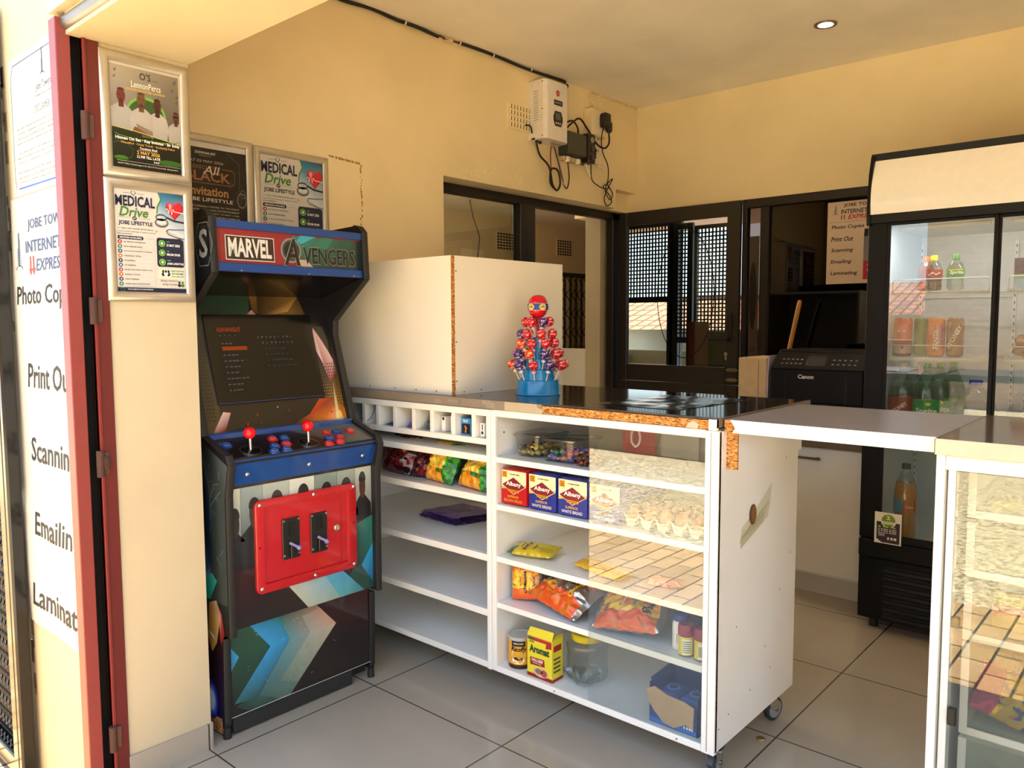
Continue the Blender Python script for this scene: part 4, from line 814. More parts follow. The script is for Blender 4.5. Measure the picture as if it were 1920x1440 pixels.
# paper signs on the outside wall
INK = H('#3f4f78'); GREY = H('#55555a')
def tower_logo(cv, u, v, h, col, l=2):
    w = h * .32
    cv.poly([(u + w * .35, v), (u + w * .55, v), (u + w * .62, v + h), (u + w * .40, v + h * .95)], col, l); cv.poly([(u, v), (u + w * .3, v), (u + w * .3, v + h * .55), (u, v + h * .5)], mixc(col, WHITE, .35), l)
    for k in range(11): t = k / 11; cv.line([(u + w * .64, v + h * (.05 + t * .8)), (u + w * (1.05 - .15 * t), v + h * (.01 + t * .8))], h * .02, col, l)
    cv.ringe(u + w * .5, v - h * .15, w * .95, h * .2, h * .03, col, l, 16, .3, pi - .3)
b = MB(); sx, sz, sw, sh = -2.632, 1.650, .396, .385
OY = .7885
cv = Canvas(b, plane_fn((sx, OY, sz), (1, 0, 0), (0, 0, 1)), 'paper')
cv.rect(0, 0, sw, sh, H('#c9c4b4'), 0); b.box(sx, sx + sw, OY + .0001, OY + .001, sz, sz + sh, 'paper', H('#c9c4b4'))
cv.line([(.03, .02), (.02, .05), (.02, .33), (.04, .365), (sw, .365)], .003, H('#4a5878'), 1); cv.line([(.05, .02), (sw, .018)], .005, H('#4a6aa8'), 1)
tower_logo(cv, .262, .302, .068, H('#3d4a66')); cv.text('Jobe Towers', .216, .258, .115, .026, H('#4a4f5c'), 1); cv.text('Building the stairs to wealth', .215, .246, .12, .008, GREY, 1)
cv.text('DISCLAIMER', .20, .208, .115, .020, H('#6b7080'), 1)
for i, s in enumerate(('Jobe Towers evaluating these premises we do so at own risk.', 'The owner, management, customers, visitors of the', 'do not accept responsibility for theft, or damage to goods', 'vehicles, nor for injury however caused, and the like', '', 'Any person who through willful act or neglect', 'who is not liable for any claims or negligence', 'the act or omission of another person', '', 'We hereby indemnify the owner against', 'all claims or loss whatsoever that', 'may arise while using the premises')):
    if s: cv.text(s, .05 + .006 * (i % 3), .180 - i * .0135, .325, .0085, H('#6d707c'), 1)
tag(b.build('paper_sign', None, (sx + sw / 2, OY, sz)), 'disclaimer notice with tower emblem on the outside wall', 'sign')
b = MB(); sx, sz, sw, sh = -2.665, .374, .428, 1.272
cv = Canvas(b, None, 'paper')
def ban(u, v, d): return Vector((sx + u - .06 * (1 - v / sh) * (1 - u / sw), OY - .0012 - d - .004 * (sin(u * 13 + v * 5) ** 2) * (.3 + (v / sh < .3)), sz + v))
cv.fn = ban
b.grid(lambda s, t: ban(s * sw, t * sh, 0), 16, 40, 'paper', lambda s, t: H('#c9c5b8'))
def at(x, z): return x - sx, z - sz
for s, x0, x1, z0, z1, c, it in (('JOBE TOW', -2.522, -2.262, 1.542, 1.578, INK, 0), ('INTERNET', -2.545, -2.263, 1.485, 1.518, INK, 0), ('EXPRESS', -2.466, -2.258, 1.430, 1.464, INK, .2), ('Photo Cop', -2.634, -2.262, 1.322, 1.392, None, .08), ('Print Ou', -2.568, -2.266, 1.096, 1.168, None, .08), ('Scannin', -2.566, -2.283, .878, .950, None, .08), ('Emailin', -2.562, -2.290, .653, .724, None, .08), ('Laminati', -2.620, -2.290, .432, .502, None, .08)):
    u, v = at(x0, z0); cv.text(s, u + (.035 if z0 < .6 else 0), v, x1 - x0 - .012, z1 - z0, c or H('#2c2c30'), 3, .012, it)
tower_logo(cv, .045, 1.075, .10, INK, 3)
for u in (.155, .180): cv.line([(u, 1.10), (u, 1.052)], .010, H('#b04a4a'), 3); cv.poly([(u - .014, 1.066), (u + .014, 1.066), (u, 1.045)], H('#b04a4a'), 3)
tag(b.build('paper_sign', None, (sx + sw / 2, OY, sz)), 'tall white banner listing copying and printing services on the outside wall', 'sign')
# printed service list on the dark glass
b = MB(); sx, sz, sw, sh = -1.578, 1.484, .335, .445; cv = Canvas(b, plane_fn((sx, 4.441, sz), (1, 0, 0), (0, 0, 1)), 'paper')
PP = H('#cdb9a6'); cv.rect(0, 0, sw, sh, PP, 0); b.box(sx, sx + sw, 4.4412, 4.4425, sz, sz + sh, 'paper', PP)
tower_logo(cv, .035, .378, .05, H('#2a2f45'), 1); cv.text('JOBE TOWERS', .085, .41, .200, .024, H('#2a2336'), 1, .02); cv.text('INTERNET CAFE', .072, .378, .215, .024, H('#2a2336'), 1, .02); cv.text('EXPRESS', .11, .348, .13, .024, H('#b0202a'), 1, .02, .25)
for u in (.075, .09): cv.line([(u, .372), (u, .348)], .006, H('#b0202a'), 1)
cv.line([(.01, .335), (sw, .338)], .0015, H('#6b5f58'), 1)
for i, (s, w) in enumerate((('Photo Copies', .17), ('Print Out', .115), ('Scanning', .115), ('Emailing', .108), ('Laminating', .14))): cv.text(s, .022, .293 - i * .0625, w, .026, H('#241f22'), 1, .02, .2)
cv.rect(.195, .02, .07, .245, H('#8f8a8c'), 1, col2=H('#6b6668')); cv.rect(.197, .25, .068, .04, BLACK, 2); cv.rect(.195, .02, .075, .10, H('#b02434'), 2); cv.text('As', .215, .095, .04, .02, WHITE, 3, .02); cv.text('do', .215, .062, .04, .02, WHITE, 3, .02); cv.text('h', .225, .03, .015, .02, WHITE, 3, .02)
tag(b.build('paper_sign', None, (sx + sw / 2, 4.441, sz)), 'white printed service list stuck on the dark glass above the printer', 'sign')
# ================================================================== DISPLAY COUNTER
MEL = H('#ebeae6'); MELF = H('#f1efe6')
def caster(parent, x, y, top, rz, nm='caster'):
    M = Matrix.Translation((x, y, 0)) @ Matrix.Rotation(rz, 4, 'Z')
    pl = parent.matrix_world  # identity parents
    b = MB(M); b.box(-.022, .022, -.03, .03, top - .006, top, 'metal', H('#b5b5b0'), .001); b.cyl((0, 0, top - .014), (0, 0, top - .006), .018, .018, 'metal', H('#b5b5b0'), 16)
    b.prism([(-.016, top - .012), (.022, top - .012), (.036, .034), (.026, .028), (-.006, .05)], -.0155, -.0135, 'metal', H('#bdbdb8')); b.prism([(-.016, top - .012), (.022, top - .012), (.036, .034), (.026, .028), (-.006, .05)], .0135, .0155, 'metal', H('#bdbdb8'))
    b.box(-.016, .022, -.0155, .0155, top - .014, top - .011, 'metal', H('#bdbdb8')); b.cyl((.022, -.019, .038), (.022, .019, .038), .006, .006, 'metal', H('#8f8f8a'), 12)
    c = part(b, nm, parent)
    b = MB(M); b.lathe([(.020, -.011), (.034, -.011), (.038, -.007), (.038, .007), (.034, .011), (.020, .011)], (.022, 0, .038), 'rubber', H('#30353a'), 28, ax=(0, 1, 0)); b.lathe([(.0, -.0125), (.024, -.0125), (.029, -.0115), (.029, .0115), (.024, .0125), (0, .0125)], (.022, 0, .038), 'satin', H('#8b9298'), 24, ax=(0, 1, 0)); part(b, 'wheel', c)
    b = MB(M); b.prism([(-.036, .055), (-.02, .072), (-.014, .066), (-.03, .048)], -.009, .009, 'satin', H('#3a3d40')); part(b, 'brake', c)
Y0, Y1 = 1.91, 2.455
R = thing('display_cabinet', 'white glass-fronted display cabinet with bread, eggs and snacks', 'display cabinet', (-1.36, 2.18, 0))
b = MB(); b.box(-.961, -.945, Y0, Y1, .098, .988, 'melamine', MEL, .001)
cv = Canvas(b, plane_fn((-.945, Y0, 0), (0, 1, 0), (0, 0, 1)), 'melamine')
TP = H('#cfcdb4')
cv.poly([(.13, .655), (.20, .665), (.32, .70), (.335, .74), (.345, .80), (.25, .745), (.145, .70)], [H('#cbc9b0'), H('#c5c2a6'), TP, TP, H('#d5d3c0'), TP, TP], 1); cv.poly([(.135, .64), (.29, .69), (.30, .72), (.14, .675)], H('#bfbc9e'), 2)
for k in range(7): u = .14 + k * .02; cv.line([(u, .665 + k * .004), (u + .06, .70 + k * .008)], .0015, H('#8f8c6e'), 3)
cv.ell(.213, .726, .0235, .03, H('#6b4a2a'), 4, 24); cv.ell(.216, .727, .0165, .024, H('#8a6238'), 5, 20)
for u, v in ((.10, .93), (.3, .93), (.45, .86), (.12, .42), (.42, .45), (.32, .3), (.08, .18), (.22, .2), (.36, .22), (.02, .16), (.5, .55)): cv.ell(u, v, .003, .003, H('#6f6c66'), 1, 8)
cv.line([(.03, .855), (.05, .89)], .003, H('#f0f2ee'), 1); cv.line([(.03, .80), (.03, .85)], .003, H('#f0f2ee'), 1)
part(b, 'side_panel', R)
b = MB(); b.box(-1.772, -1.756, Y0, Y1, .098, .988, 'melamine', MEL, .001); b.cyl((-1.757, 1.955, .91), (-1.7545, 1.955, .91), .003, .003, 'satin', H('#3a3a3a'), 8); part(b, 'side_panel', R)
b = MB(); b.box(-1.756, -.961, Y1 - .012, Y1, .098, .988, 'melamine', MEL); part(b, 'back_panel', R)
SHR = (.831, .67, .491, .331)
for z in SHR:
    b = MB(); b.box(-1.756, -.961, Y0 + .022, Y1 - .012, z - .016, z, 'melamine', MEL); b.box(-1.756, -.985, Y0 + .004, Y0 + .022, z - .019, z, 'melamine', MELF, .0015); part(b, 'shelf', R)
b = MB(); b.box(-1.756, -.961, Y0 + .01, Y1 - .012, .094, .110, 'melamine', MEL); b.box(-1.7515, -.9855, Y0 - .004, Y0 + .01, .092, .112, 'melamine', MELF, .0015)
for x in (-1.5, -1.06): b.cyl((x, Y0 - .006, .102), (x, Y0 - .003, .102), .003, .003, 'satin', H('#8c8a84'), 8)
part(b, 'bottom_board', R)
b = MB(); b.box(-.985, -.945, Y0 - .006, Y0 + .012, .092, .99, 'melamine', MELF, .002); b.box(-.968, -.966, Y0 - .0075, Y0 - .005, .1, .985, 'satin', H('#9a988f')); b.box(-1.772, -1.752, Y0 - .004, Y0 + .01, .092, .991, 'melamine', MELF, .002); b.box(-1.752, -.985, Y0 - .003, Y0 + .012, .968, .992, 'melamine', MELF, .002)
part(b, 'face_frame', R)
b = MB(); b.box(-1.372, -.986, Y0 + .001, Y0 + .0035, .112, .968, 'mirrorglass', H('#fafcfa')); part(b, 'glass_pane', R)
for x, y in ((-.972, 1.955), (-.985, 2.36), (-1.70, 2.30)): caster(R, x, y, .094, radians(75 if y > 2 else 100))
b = MB(); b.box(-.944, -.914, 1.955, 2.40, .885, .984, 'melamine', MEL); b.box(-.9445, -.9135, 1.950, 1.957, .8845, .9845, 'chipboard', WHITE); part(b, 'support_block', R)
# left shelving unit
L = thing('shelf_unit', 'open white shelf unit with pigeonholes beside the arcade cabinet', 'shelf unit', (-2.28, 2.18, 0))
for x0, x1 in ((-2.795, -2.779), (-1.790, -1.773)):
    b = MB(); b.box(x0, x1, Y0, Y1, .094, .988, 'melamine', MEL, .001); part(b, 'side_panel', L)
b = MB(); b.box(-2.779, -1.79, Y1 - .012, Y1, .094, .988, 'melamine', MEL); part(b, 'back_panel', L)
for z in (.832, .692, .490, .297):
    b = MB(); b.box(-2.779, -1.79, Y0 + .02, Y1 - .012, z - .016, z, 'melamine', MEL); b.box(-2.779, -1.79, Y0, Y0 + .02, z - .024, z, 'melamine', MELF, .0015); part(b, 'shelf', L)
b = MB(); b.box(-2.795, -1.773, Y0, Y1, .090, .112, 'melamine', MELF, .0015); part(b, 'bottom_board', L)
b = MB(); b.box(-2.795, -1.773, Y0 - .006, Y0 + .012, .966, .990, 'melamine', MELF, .002); b.box(-1.792, -1.7735, Y0 - .006, Y0 + .01, .0905, .9658, 'melamine', MELF, .002); part(b, 'face_frame', L)
b = MB(); b.box(-2.779, -1.79, Y0 - .004, 2.14, .868, .889, 'melamine', MELF, .0015); part(b, 'pigeonhole_floor', L)
b = MB(); b.box(-2.779, -1.79, 2.13, 2.14, .889, .97, 'melamine', MEL); part(b, 'pigeonhole_back', L)
for x in (-2.62, -2.455, -2.37, -2.27, -2.163, -2.065, -1.955, -1.856):
    b = MB(); b.box(x - .009, x + .009, Y0, 2.13, .889, .967, 'melamine', MELF, .001); part(b, 'divider', L)
for x, y in ((-2.72, 1.99), (-2.72, 2.36)): caster(L, x, y, .092, radians(40))
# worktop with the chipped front edge
T = thing('counter_worktop', 'long dark gloss counter worktop with a chipped front edge', 'worktop', (-1.87, 2.2, .99))
ZT = 1.022
b = MB(); b.box(-2.799, -.955, 1.903, 2.56, .992, ZT, 'worktop', H('#33302d'), .0015); part(b, 'board', T)
b = MB(); b.box(-2.799, -1.545, 1.8975, 1.903, .993, ZT + .0003, 'laminate', H('#8c8070')); random.seed(5)
pts = [(-1.545, .993), (-1.535, 1.004), (-1.56, 1.012), (-1.565, ZT), (-1.70, ZT), (-1.70, .993)]
b.prism(pts, 1.8965, 1.898, 'laminate', H('#b5a78e')); b.box(-2.799, -.955, 1.898, 1.925, ZT - .0002, ZT + .0006, 'laminate', H('#5d544a'))
for k in range(6): x = random.uniform(-2.1, -1.62); b.box(x, x + random.uniform(.01, .05), 1.8973 - k * .00006, 1.8978, random.uniform(.995, 1.01), random.uniform(1.011, 1.02), 'laminate', random.choice([H('#988c7a'), H('#82766a'), H('#a3967f')]))
b.box(-.957, -.949, 1.90, 2.56, .998, ZT + .0005, 'laminate', H('#6d6256'))
b.prism([(-1.04, .994), (-1.03, 1.008), (-1.015, 1.014), (-1.0, 1.005), (-1.005, .993)], 1.8965, 1.899, 'laminate', H('#b9ae9c'))
part(b, 'edge_band', T)
b = MB(); b.box(-1.545, -.972, 1.8985, 1.904, .994, ZT - .004, 'chipboard', WHITE); b.box(-.972, -.949, 1.898, 1.91, .992, ZT - .001, 'melamine', MELF); part(b, 'bare_chipboard', T)
# laminated sheets lying on the counter
T = thing('laminated_sheet', 'glossy laminated sheet with red pictures lying on the dark counter', 'sheet', (-1.27, 2.2, ZT + .001))
b = MB(); q = [(-1.43, 2.028), (-1.137, 2.022), (-1.10, 2.44), (-1.40, 2.40)]
def bil(s, t, dz=0.0):
    p = [Vector((*a, 0)) for a in q]; r = p[0].lerp(p[1], s).lerp(p[3].lerp(p[2], s), t); return Vector((r.x, r.y, ZT + .0015 + .0025 * (sin(s * 9 + t * 4) * sin(t * 11)) ** 2 + dz))
b.grid(lambda s, t: bil(s, t), 20, 24, 'cling', lambda s, t: H('#b9bcc0'))
part(b, 'plastic', T)
b = MB(); b.grid(lambda s, t: bil(.04 + s * .92, .03 + t * .94, -.0008), 14, 20, 'gloss', lambda s, t: H('#7a1f1a') if (.5 < s < .9 and .35 < t < .62) or (.2 < s < .45 and .5 < t < .7) else (H('#8f959b') if noise.noise((s * 6, t * 6, 0)) > .0 else H('#4f5459'))); part(b, 'printed_page', T)
# white box unit standing on the counter
T = thing('white_box_unit', 'large white board box standing on the counter left of the lollipops', 'box', (-2.3, 2.25, ZT))
bx, by0, by1, bz1 = -1.984, 1.936, 2.575, 1.516
WB = H('#e9e4d6')
b = MB(); b.box(-2.795, bx, by0, by0 + .016, ZT + .0005, bz1, 'melamine', WB); cv = Canvas(b, plane_fn((-2.795, by0, ZT), (1, 0, 0), (0, 0, 1)))
for u, v in ((.62, .012), (.50, .012), (.35, .012), (.73, .012)): cv.ell(u, v, .003, .003, BLACK, 1, 8)
b.box(bx - .001, bx + .0004, by0 - .0003, by0 + .0163, ZT + .0005, bz1, 'chipboard', WHITE); part(b, 'front_panel', T)
b = MB(); b.box(bx - .016, bx, by0 + .017, by1, ZT + .0005, bz1, 'melamine', WB); cv = Canvas(b, plane_fn((bx, by0, ZT), (0, 1, 0), (0, 0, 1)))
for u, v in ((.024, .05), (.024, .19), (.024, .44), (.06, .01), (.15, .012)): cv.ell(u, v, .003, .003, BLACK, 1, 8)
part(b, 'side_panel', T)
b = MB(); b.box(-2.795, bx - .017, by0 + .017, by1, bz1 - .016, bz1, 'melamine', WB); part(b, 'top_panel', T)
# hinged counter flap
T = thing('counter_flap', 'grey lift-up counter flap bridging the two display cabinets', 'counter flap', (-.68, 2.18, .985))
b = MB(); b.box(-.944, -.432, 1.936, 2.45, .986, 1.019, 'laminate', H('#94949a')); part(b, 'board', T)
b = MB(); b.prism([(-.922, .985), (-.914, .997), (-.927, 1.0195), (-.431, 1.0195), (-.431, .985)], 1.934, 1.9365, 'melamine', H('#f3efe2')); part(b, 'white_edging', T)
b = MB(); b.box(-.9445, -.914, 1.9345, 1.938, .9865, 1.0185, 'chipboard', WHITE); part(b, 'bare_chipboard', T)
# right display counter with drawer bins
D = thing('drawer_counter', 'white display counter with clear fronted drawer bins at the right edge', 'display cabinet', (-.02, 2.18, 0))
DX0, DX1 = -.427, .40
b = MB(); b.box(DX0, DX0 + .018, 1.912, 2.45, .0, .985, 'melamine', MELF, .001); part(b, 'side_panel', D)
b = MB(); b.box(DX1 - .018, DX1, 1.912, 2.45, 0, .985, 'melamine', MELF, .001); part(b, 'side_panel', D)
b = MB(); b.box(DX0 + .018, DX1 - .018, 2.43, 2.45, .02, .985, 'melamine', MEL); part(b, 'back_panel', D)
b = MB(); b.box(DX0 + .018, DX1 - .018, 1.93, 2.43, 0, .02, 'melamine', MEL); part(b, 'bottom_board', D)
b = MB(); b.box(DX0 + .0185, DX1 - .018, 1.915, 1.935, .952, .984, 'melamine', MELF, .001); part(b, 'top_rail', D)
b = MB(); b.box(DX0 + .022, DX0 + .038, 1.925, 1.955, .02, .952, 'melamine', H('#dfe2df'), .001); part(b, 'inner_post', D)
BINS = ((.827, .940), (.688, .815), (.537, .665), (.31, .530), (.06, .30))
for i, (z0, z1) in enumerate(BINS):
    b = MB(); x0, x1 = -.385, .3; yf = 2.03
    b.box(x0, x0 + .017, yf, 2.40, z0, z1, 'melamine', MEL, .001); b.box(x1 - .017, x1, yf, 2.4, z0, z1, 'melamine', MEL, .001); b.box(x0 + .017, x1 - .017, yf, 2.4, z0, z0 + .018, 'melamine', MELF, .001); b.box(x0 + .017, x1 - .017, 2.385, 2.4, z0 + .018, z1, 'melamine', MEL)
    bn = part(b, 'drawer_bin', D)
    b = MB(); b.box(x0 + .017, x1 - .017, yf + .004, yf + .006, z0 + .018, z1 - .004, 'glass', H('#eef0ea')); part(b, 'clear_front', bn)
b = MB(); b.box(DX0 + .040, DX1 - .03, 1.918, 1.921, .03, .950, 'mirrorglass', H('#f0f2ee')); gp = part(b, 'glass_door', D)
b = MB(); b.box(DX0 + .041, DX0 + .058, 1.912, 1.928, .375, .415, 'satin', BLACK, .002); part(b, 'hinge_clip', gp)
b = MB(); b.box(DX0 + .041, DX0 + .058, 1.912, 1.928, .60, .625, 'clear', H('#d9d9cf'), .002); part(b, 'hinge_clip', gp)
T = tag(MB().build('x') if False else bpy.data.objects.new('right_worktop', None), 'grey brown worktop over the drawer counter at the right edge', 'worktop'); COL.objects.link(T); T.location = (0, 2.2, .985)
b = MB(); b.box(-.428, .42, 1.903, 2.47, .9865, 1.0205, 'worktop', H('#6b6057')); part(b, 'board', T)
b = MB(); b.box(-.4285, .42, 1.900, 1.9035, .986, 1.021, 'laminate', H('#cdb9a6')); b.box(-.4295, -.428, 1.90, 2.47, .986, 1.021, 'laminate', H('#4b3f38')); part(b, 'edge_band', T)
# white cupboard at the back with its worktop
T = thing('back_cupboard', 'low white cupboard with bar handle beside the fridge under the printer', 'cupboard', (-1.6, 3.9, 0))
b = MB(); b.box(-2.0, -1.105, 3.65, 4.24, .09, .70, 'melamine', MEL); b.box(-2.0, -1.105, 3.66, 4.2, 0, .095, 'melamine', H('#c9c6bd')); part(b, 'carcass', T)
b = MB(); b.box(-1.995, -1.107, 3.63, 3.649, .105, .695, 'melamine', MEL, .001); dr = part(b, 'door', T)
b = MB(); b.box(-1.48, -1.285, 3.60, 3.609, .642, .652, 'brushed', H('#6d6358'), .002); b.box(-1.46, -1.452, 3.605, 3.63, .643, .651, 'brushed', H('#6d6358')); b.box(-1.31, -1.302, 3.605, 3.63, .643, .651, 'brushed', H('#6d6358')); part(b, 'handle', dr)
b = MB(); b.box(-2.02, -1.10, 3.60, 4.26, .70, .732, 'laminate', H('#6b5a4b'), .002); part(b, 'worktop', T)
# ================================================================== DRINKS FRIDGE AND PRINTER CORNER
FB = H('#0f1012')
F = thing('drinks_fridge', 'tall black two-door drinks fridge with white lightbox header', 'fridge', (-.58, 3.66, 0))
FXL, FXR, FY0, FY1 = -1.027, -.13, 3.35, 3.98
LIN = H('#d3d8da')
b = MB(); b.box(FXL, FXL + .045, FY0 + .03, FY1, .05, 1.92, 'deepblack', FB, .003); b.box(FXR - .045, FXR, FY0 + .03, FY1, .05, 1.92, 'deepblack', FB, .003); b.box(FXL + .045, FXR - .045, FY1 - .04, FY1, .05, 1.92, 'deepblack', FB); b.box(FXL + .045, FXR - .045, FY0 + .03, FY1 - .04, 1.67, 1.92, 'deepblack', FB); b.box(FXL + .045, FXR - .045, FY0 + .03, FY1 - .04, .05, .36, 'deepblack', FB)
b.box(FXL, -.952, FY0, FY0 + .03, .39, 1.67, 'deepblack', FB, .003); b.box(-.2, FXR, FY0, FY0 + .03, .39, 1.67, 'deepblack', FB, .003); part(b, 'housing', F)
b = MB(); b.box(FXL + .046, FXL + .055, FY0 + .06, FY1 - .045, .37, 1.66, 'satin', LIN); b.box(FXR - .055, FXR - .046, FY0 + .06, FY1 - .045, .37, 1.66, 'satin', LIN); b.box(FXL + .055, FXR - .055, FY1 - .05, FY1 - .041, .37, 1.66, 'satin', LIN); b.box(FXL + .055, FXR - .055, FY0 + .06, FY1 - .05, .365, .375, 'satin', LIN); b.box(FXL + .055, FXR - .055, FY0 + .06, FY1 - .05, 1.655, 1.665, 'satin', LIN); part(b, 'liner', F)
# shelf strips with slots
for x in (-.965, -.60, -.55, -.19):
    b = MB(); b.box(x - .006, x + .006, FY1 - .062, FY1 - .052, .40, 1.62, 'satin', H('#e6e9e9'))
    for k in range(40): z = .42 + k * .03; b.box(x - .002, x + .002, FY1 - .0628, FY1 - .0615, z, z + .012, 'satin', H('#33383a'))
    part(b, 'shelf_strip', F)
# header
b = MB(); sec = [(FY0 - .012, 1.672), (FY0 - .012, 1.70), (FY0 + .03, 1.70), (FY0 + .03, 1.672)]
def hsec(x0, x1, sec, mat, col): b.prism(sec, x0, x1, mat, col, axis='x')
hsec(FXL, FXR, [(FY0 - .02, 1.668), (FY0 - .024, 1.702), (FY0 + .03, 1.702), (FY0 + .03, 1.668)], 'deepblack', FB); hsec(FXL, FXR, [(FY0 + .018, 1.918), (FY0 + .012, 1.945), (FY0 + .09, 1.945), (FY0 + .09, 1.918)], 'deepblack', FB)
for x0, x1 in ((FXL + .001, FXL + .014), (FXR - .012, FXR + .0)): hsec(x0, x1, [(FY0 - .028, 1.66), (FY0 - .034, 1.72), (FY0 - .018, 1.86), (FY0 + .005, 1.935), (FY0 + .09, 1.94), (FY0 + .09, 1.66)], 'deepblack', FB)
part(b, 'header_frame', F)
b = MB(); pr = []
for k in range(11): t = k / 10; pr.append((FY0 - .026 + .044 * t ** 1.7 - .012 * sin(pi * t), 1.702 + .216 * t))
A_ = [[b.vert((x, y, z)) for y, z in pr] for x in (FXL + .014, FXR - .012)]
for k in range(10): b.face([A_[0][k], A_[1][k], A_[1][k + 1], A_[0][k + 1]], 'gloss', H('#eceae4'), True)
part(b, 'header_lightbox', F)
# doors
for i, (x0, x1) in enumerate(((-.955, -.572), (-.578, -.195))):
    b = MB(); y0 = FY0 - .006 + (.0 if i == 0 else .014); frame_rect(b, x0, x1, y0, y0 + .012, .385, 1.668, .014, .014, .03, .012, 'deepblack', FB, .002); d = part(b, 'door', F)
    b = MB(); b.box(x0 + .014, x1 - .014, y0 + .004, y0 + .008, .415, 1.656, 'mirrorglass', H('#f2f6f5')); part(b, 'door_glass', d)
b = MB(); b.box(FXL, FXR, FY0 - .004, FY0 + .03, .31, .385, 'deepblack', FB, .004); part(b, 'bottom_rail', F)
b = MB(); b.box(FXL, FXR, FY0 + .006, FY0 + .03, .05, .308, 'deepblack', H('#0c0d10'), .003)
for k in range(7): z = .075 + k * .032; b.box(-.93, -.24, FY0 - .001, FY0 + .008, z, z + .017, 'deepblack', H('#15181c'), .003); b.box(-.93, -.24, FY0 + .0055, FY0 + .0065, z - .013, z - .002, 'satin', H('#040405'))
part(b, 'grille', F)
for x, y in ((-.98, 3.42), (-.18, 3.42), (-.98, 3.92), (-.18, 3.92)):
    b = MB(); b.cyl((x, y, 0), (x, y, .05), .02, .016, 'rubber', H('#141414'), 12); part(b, 'foot', F)
# wire shelves
SHZ = (1.396, 1.134, .772); WIRE = H('#e6e8e6')
for z in SHZ:
    for x0, x1 in ((-.950, -.603), (-.548, -.20)):
        b = MB(); ya, yb = 3.42, 3.90
        for k in range(24): x = x0 + .008 + (x1 - x0 - .016) * k / 23; b.tube([(x, ya, z), (x, yb, z)], .0016, 'satin', WIRE, 5, False)
        for y in (ya, ya + .16, ya + .32, yb): b.tube([(x0, y, z - .003), (x1, y, z - .003)], .0028, 'satin', WIRE, 6)
        b.box(x0, x1, ya - .002, ya + .002, z - .014, z - .004, 'satin', H('#d6d9d8'))
        sh = part(b, 'wire_shelf', F)
        if z > 1:
            b = MB(); h = .048; b.tube([(x0 + .003, ya, z), (x0 + .003, ya, z + h - .006), (x0 + .009, ya, z + h), (x1 - .009, ya, z + h), (x1 - .003, ya, z + h - .006), (x1 - .003, ya, z)], .0025, 'satin', WIRE, 6); part(b, 'front_rail', sh)
# energy card taped on the door
b = MB(); cw, ch = .102, .128; cv = Canvas(b, plane_fn((-.965, 3.3432, .377), (1, 0, 0), (0, 0, 1)), 'paper', .0003)
b.box(-.965, -.863, 3.3433, 3.3438, .377, .505, 'paper', WHITE); cv.rect(0, 0, cw, ch, H('#eceee8'), 0); cv.rect(.008, .004, .088, .085, H('#3d3640'), 1)
cv.ell(.053, .095, .029, .029, H('#eceee8'), 2); cv.ell(.053, .096, .026, .026, H('#7fa326'), 3); cv.rect(.027, .080, .052, .012, H('#eceee8'), 4); cv.text('2', .045, .100, .014, .016, WHITE, 4, .03)
for i in range(3): cv.line([(.032, .089 - i * .004), (.074, .089 - i * .004)], .0012, H('#8a8f86'), 5)
bars(cv, .014, .066, .074, .006, H('#a9c23a'), 2, 4)
for i in range(3): bars(cv, .014, .058 - i * .007, .074, .003, WHITE, 2, 7)
cv.rect(.016, .03, .024, .018, H('#8f8a90'), 2); bars(cv, .05, .018, .036, .010, WHITE, 2, 3); cv.poly([(.008, .004), (.03, .004), (.008, .018)], H('#eceee8'), 2)
tag(b.build('door_card', None, (-.914, 3.3433, .377)), 'white card with green circle stuck low on the fridge door glass', 'card')
# ---------- cans and bottles
def can(name, lab, x, y, z, r, h, body, deco, top='#c9ccce', grp='cans on the middle fridge shelf'):
    T = thing(name, lab, 'can', (x, y, z), 0, grp)
    b = MB(Matrix.Translation((0, 0, 0))); b.lathe([(r * .75, .0), (r * .86, .004), (r, .012), (r, h - .014), (r * .86, h - .004)], (0, 0, 0), 'brushed', body, 26, caps=False, mats=['brushed', 'lacquer', 'lacquer', 'lacquer'], cols=[H('#b9bcbe'), body, body, body])
    cv = Canvas(b, cyl_fn((0, 0, 0), r, -radians(78)), 'lacquer', .0003, True); deco(cv, r, h); part(b, 'body', T, False)
    b = MB(); b.lathe([(r * .86, h - .004), (r * .84, h), (r * .80, h - .003), (0, h - .003)], (0, 0, 0), 'metal', H(top), 24, caps=False); part(b, 'lid', T, False); return T
def d_pink(cv, r, h): cv.rect(-.06, .012, .12, .035, H('#c9a9a0'), 1); bars(cv, -.018, .10, .036, .006, H('#e6cfc6'), 2, 2); cv.line([(.0, .03), (.004, .06), (-.006, .085)], .008, H('#a8302c'), 2); cv.rect(-.05, h - .045, .1, .02, H('#c23a34'), 1)
def d_green(cv, r, h):
    for k in range(6): cv.line([(-.05 + k * .02, .015), (-.05 + k * .02, h - .02)], .002, H('#2f6a2a'), 1)
def d_fanta(cv, r, h):
    cv.poly([(-.004, .02), (.022, .03), (.030, h - .04), (.018, h - .022), (-.004, h - .03)], H('#3b3aa8'), 1)
    cv.text('FANTA', .012, .028, h - .075, .020, H('#262a8a'), 2, .05, rot=pi / 2); cv.text('FANTA', .010, .030, h - .078, .019, H('#f4f2ea'), 3, .03, rot=pi / 2)
    cv.ell(-.03, .05, .012, .016, H('#e8952a'), 1); cv.ell(.036, .09, .01, .016, H('#e8952a'), 1)
def d_stoney(cv, r, h):
    cv.poly([(-.028, .012), (-.012, .012), (.034, h - .05), (.034, h - .016), (.018, h - .03), (-.030, .04)], H('#2b1a12'), 1); cv.text('STONEY', -.018, .03, h - .055, .018, H('#efe6d4'), 2, .04, rot=radians(64)); cv.poly([(-.025, h - .02), (-.014, h - .02), (-.026, .06)], H('#d9b878'), 1)
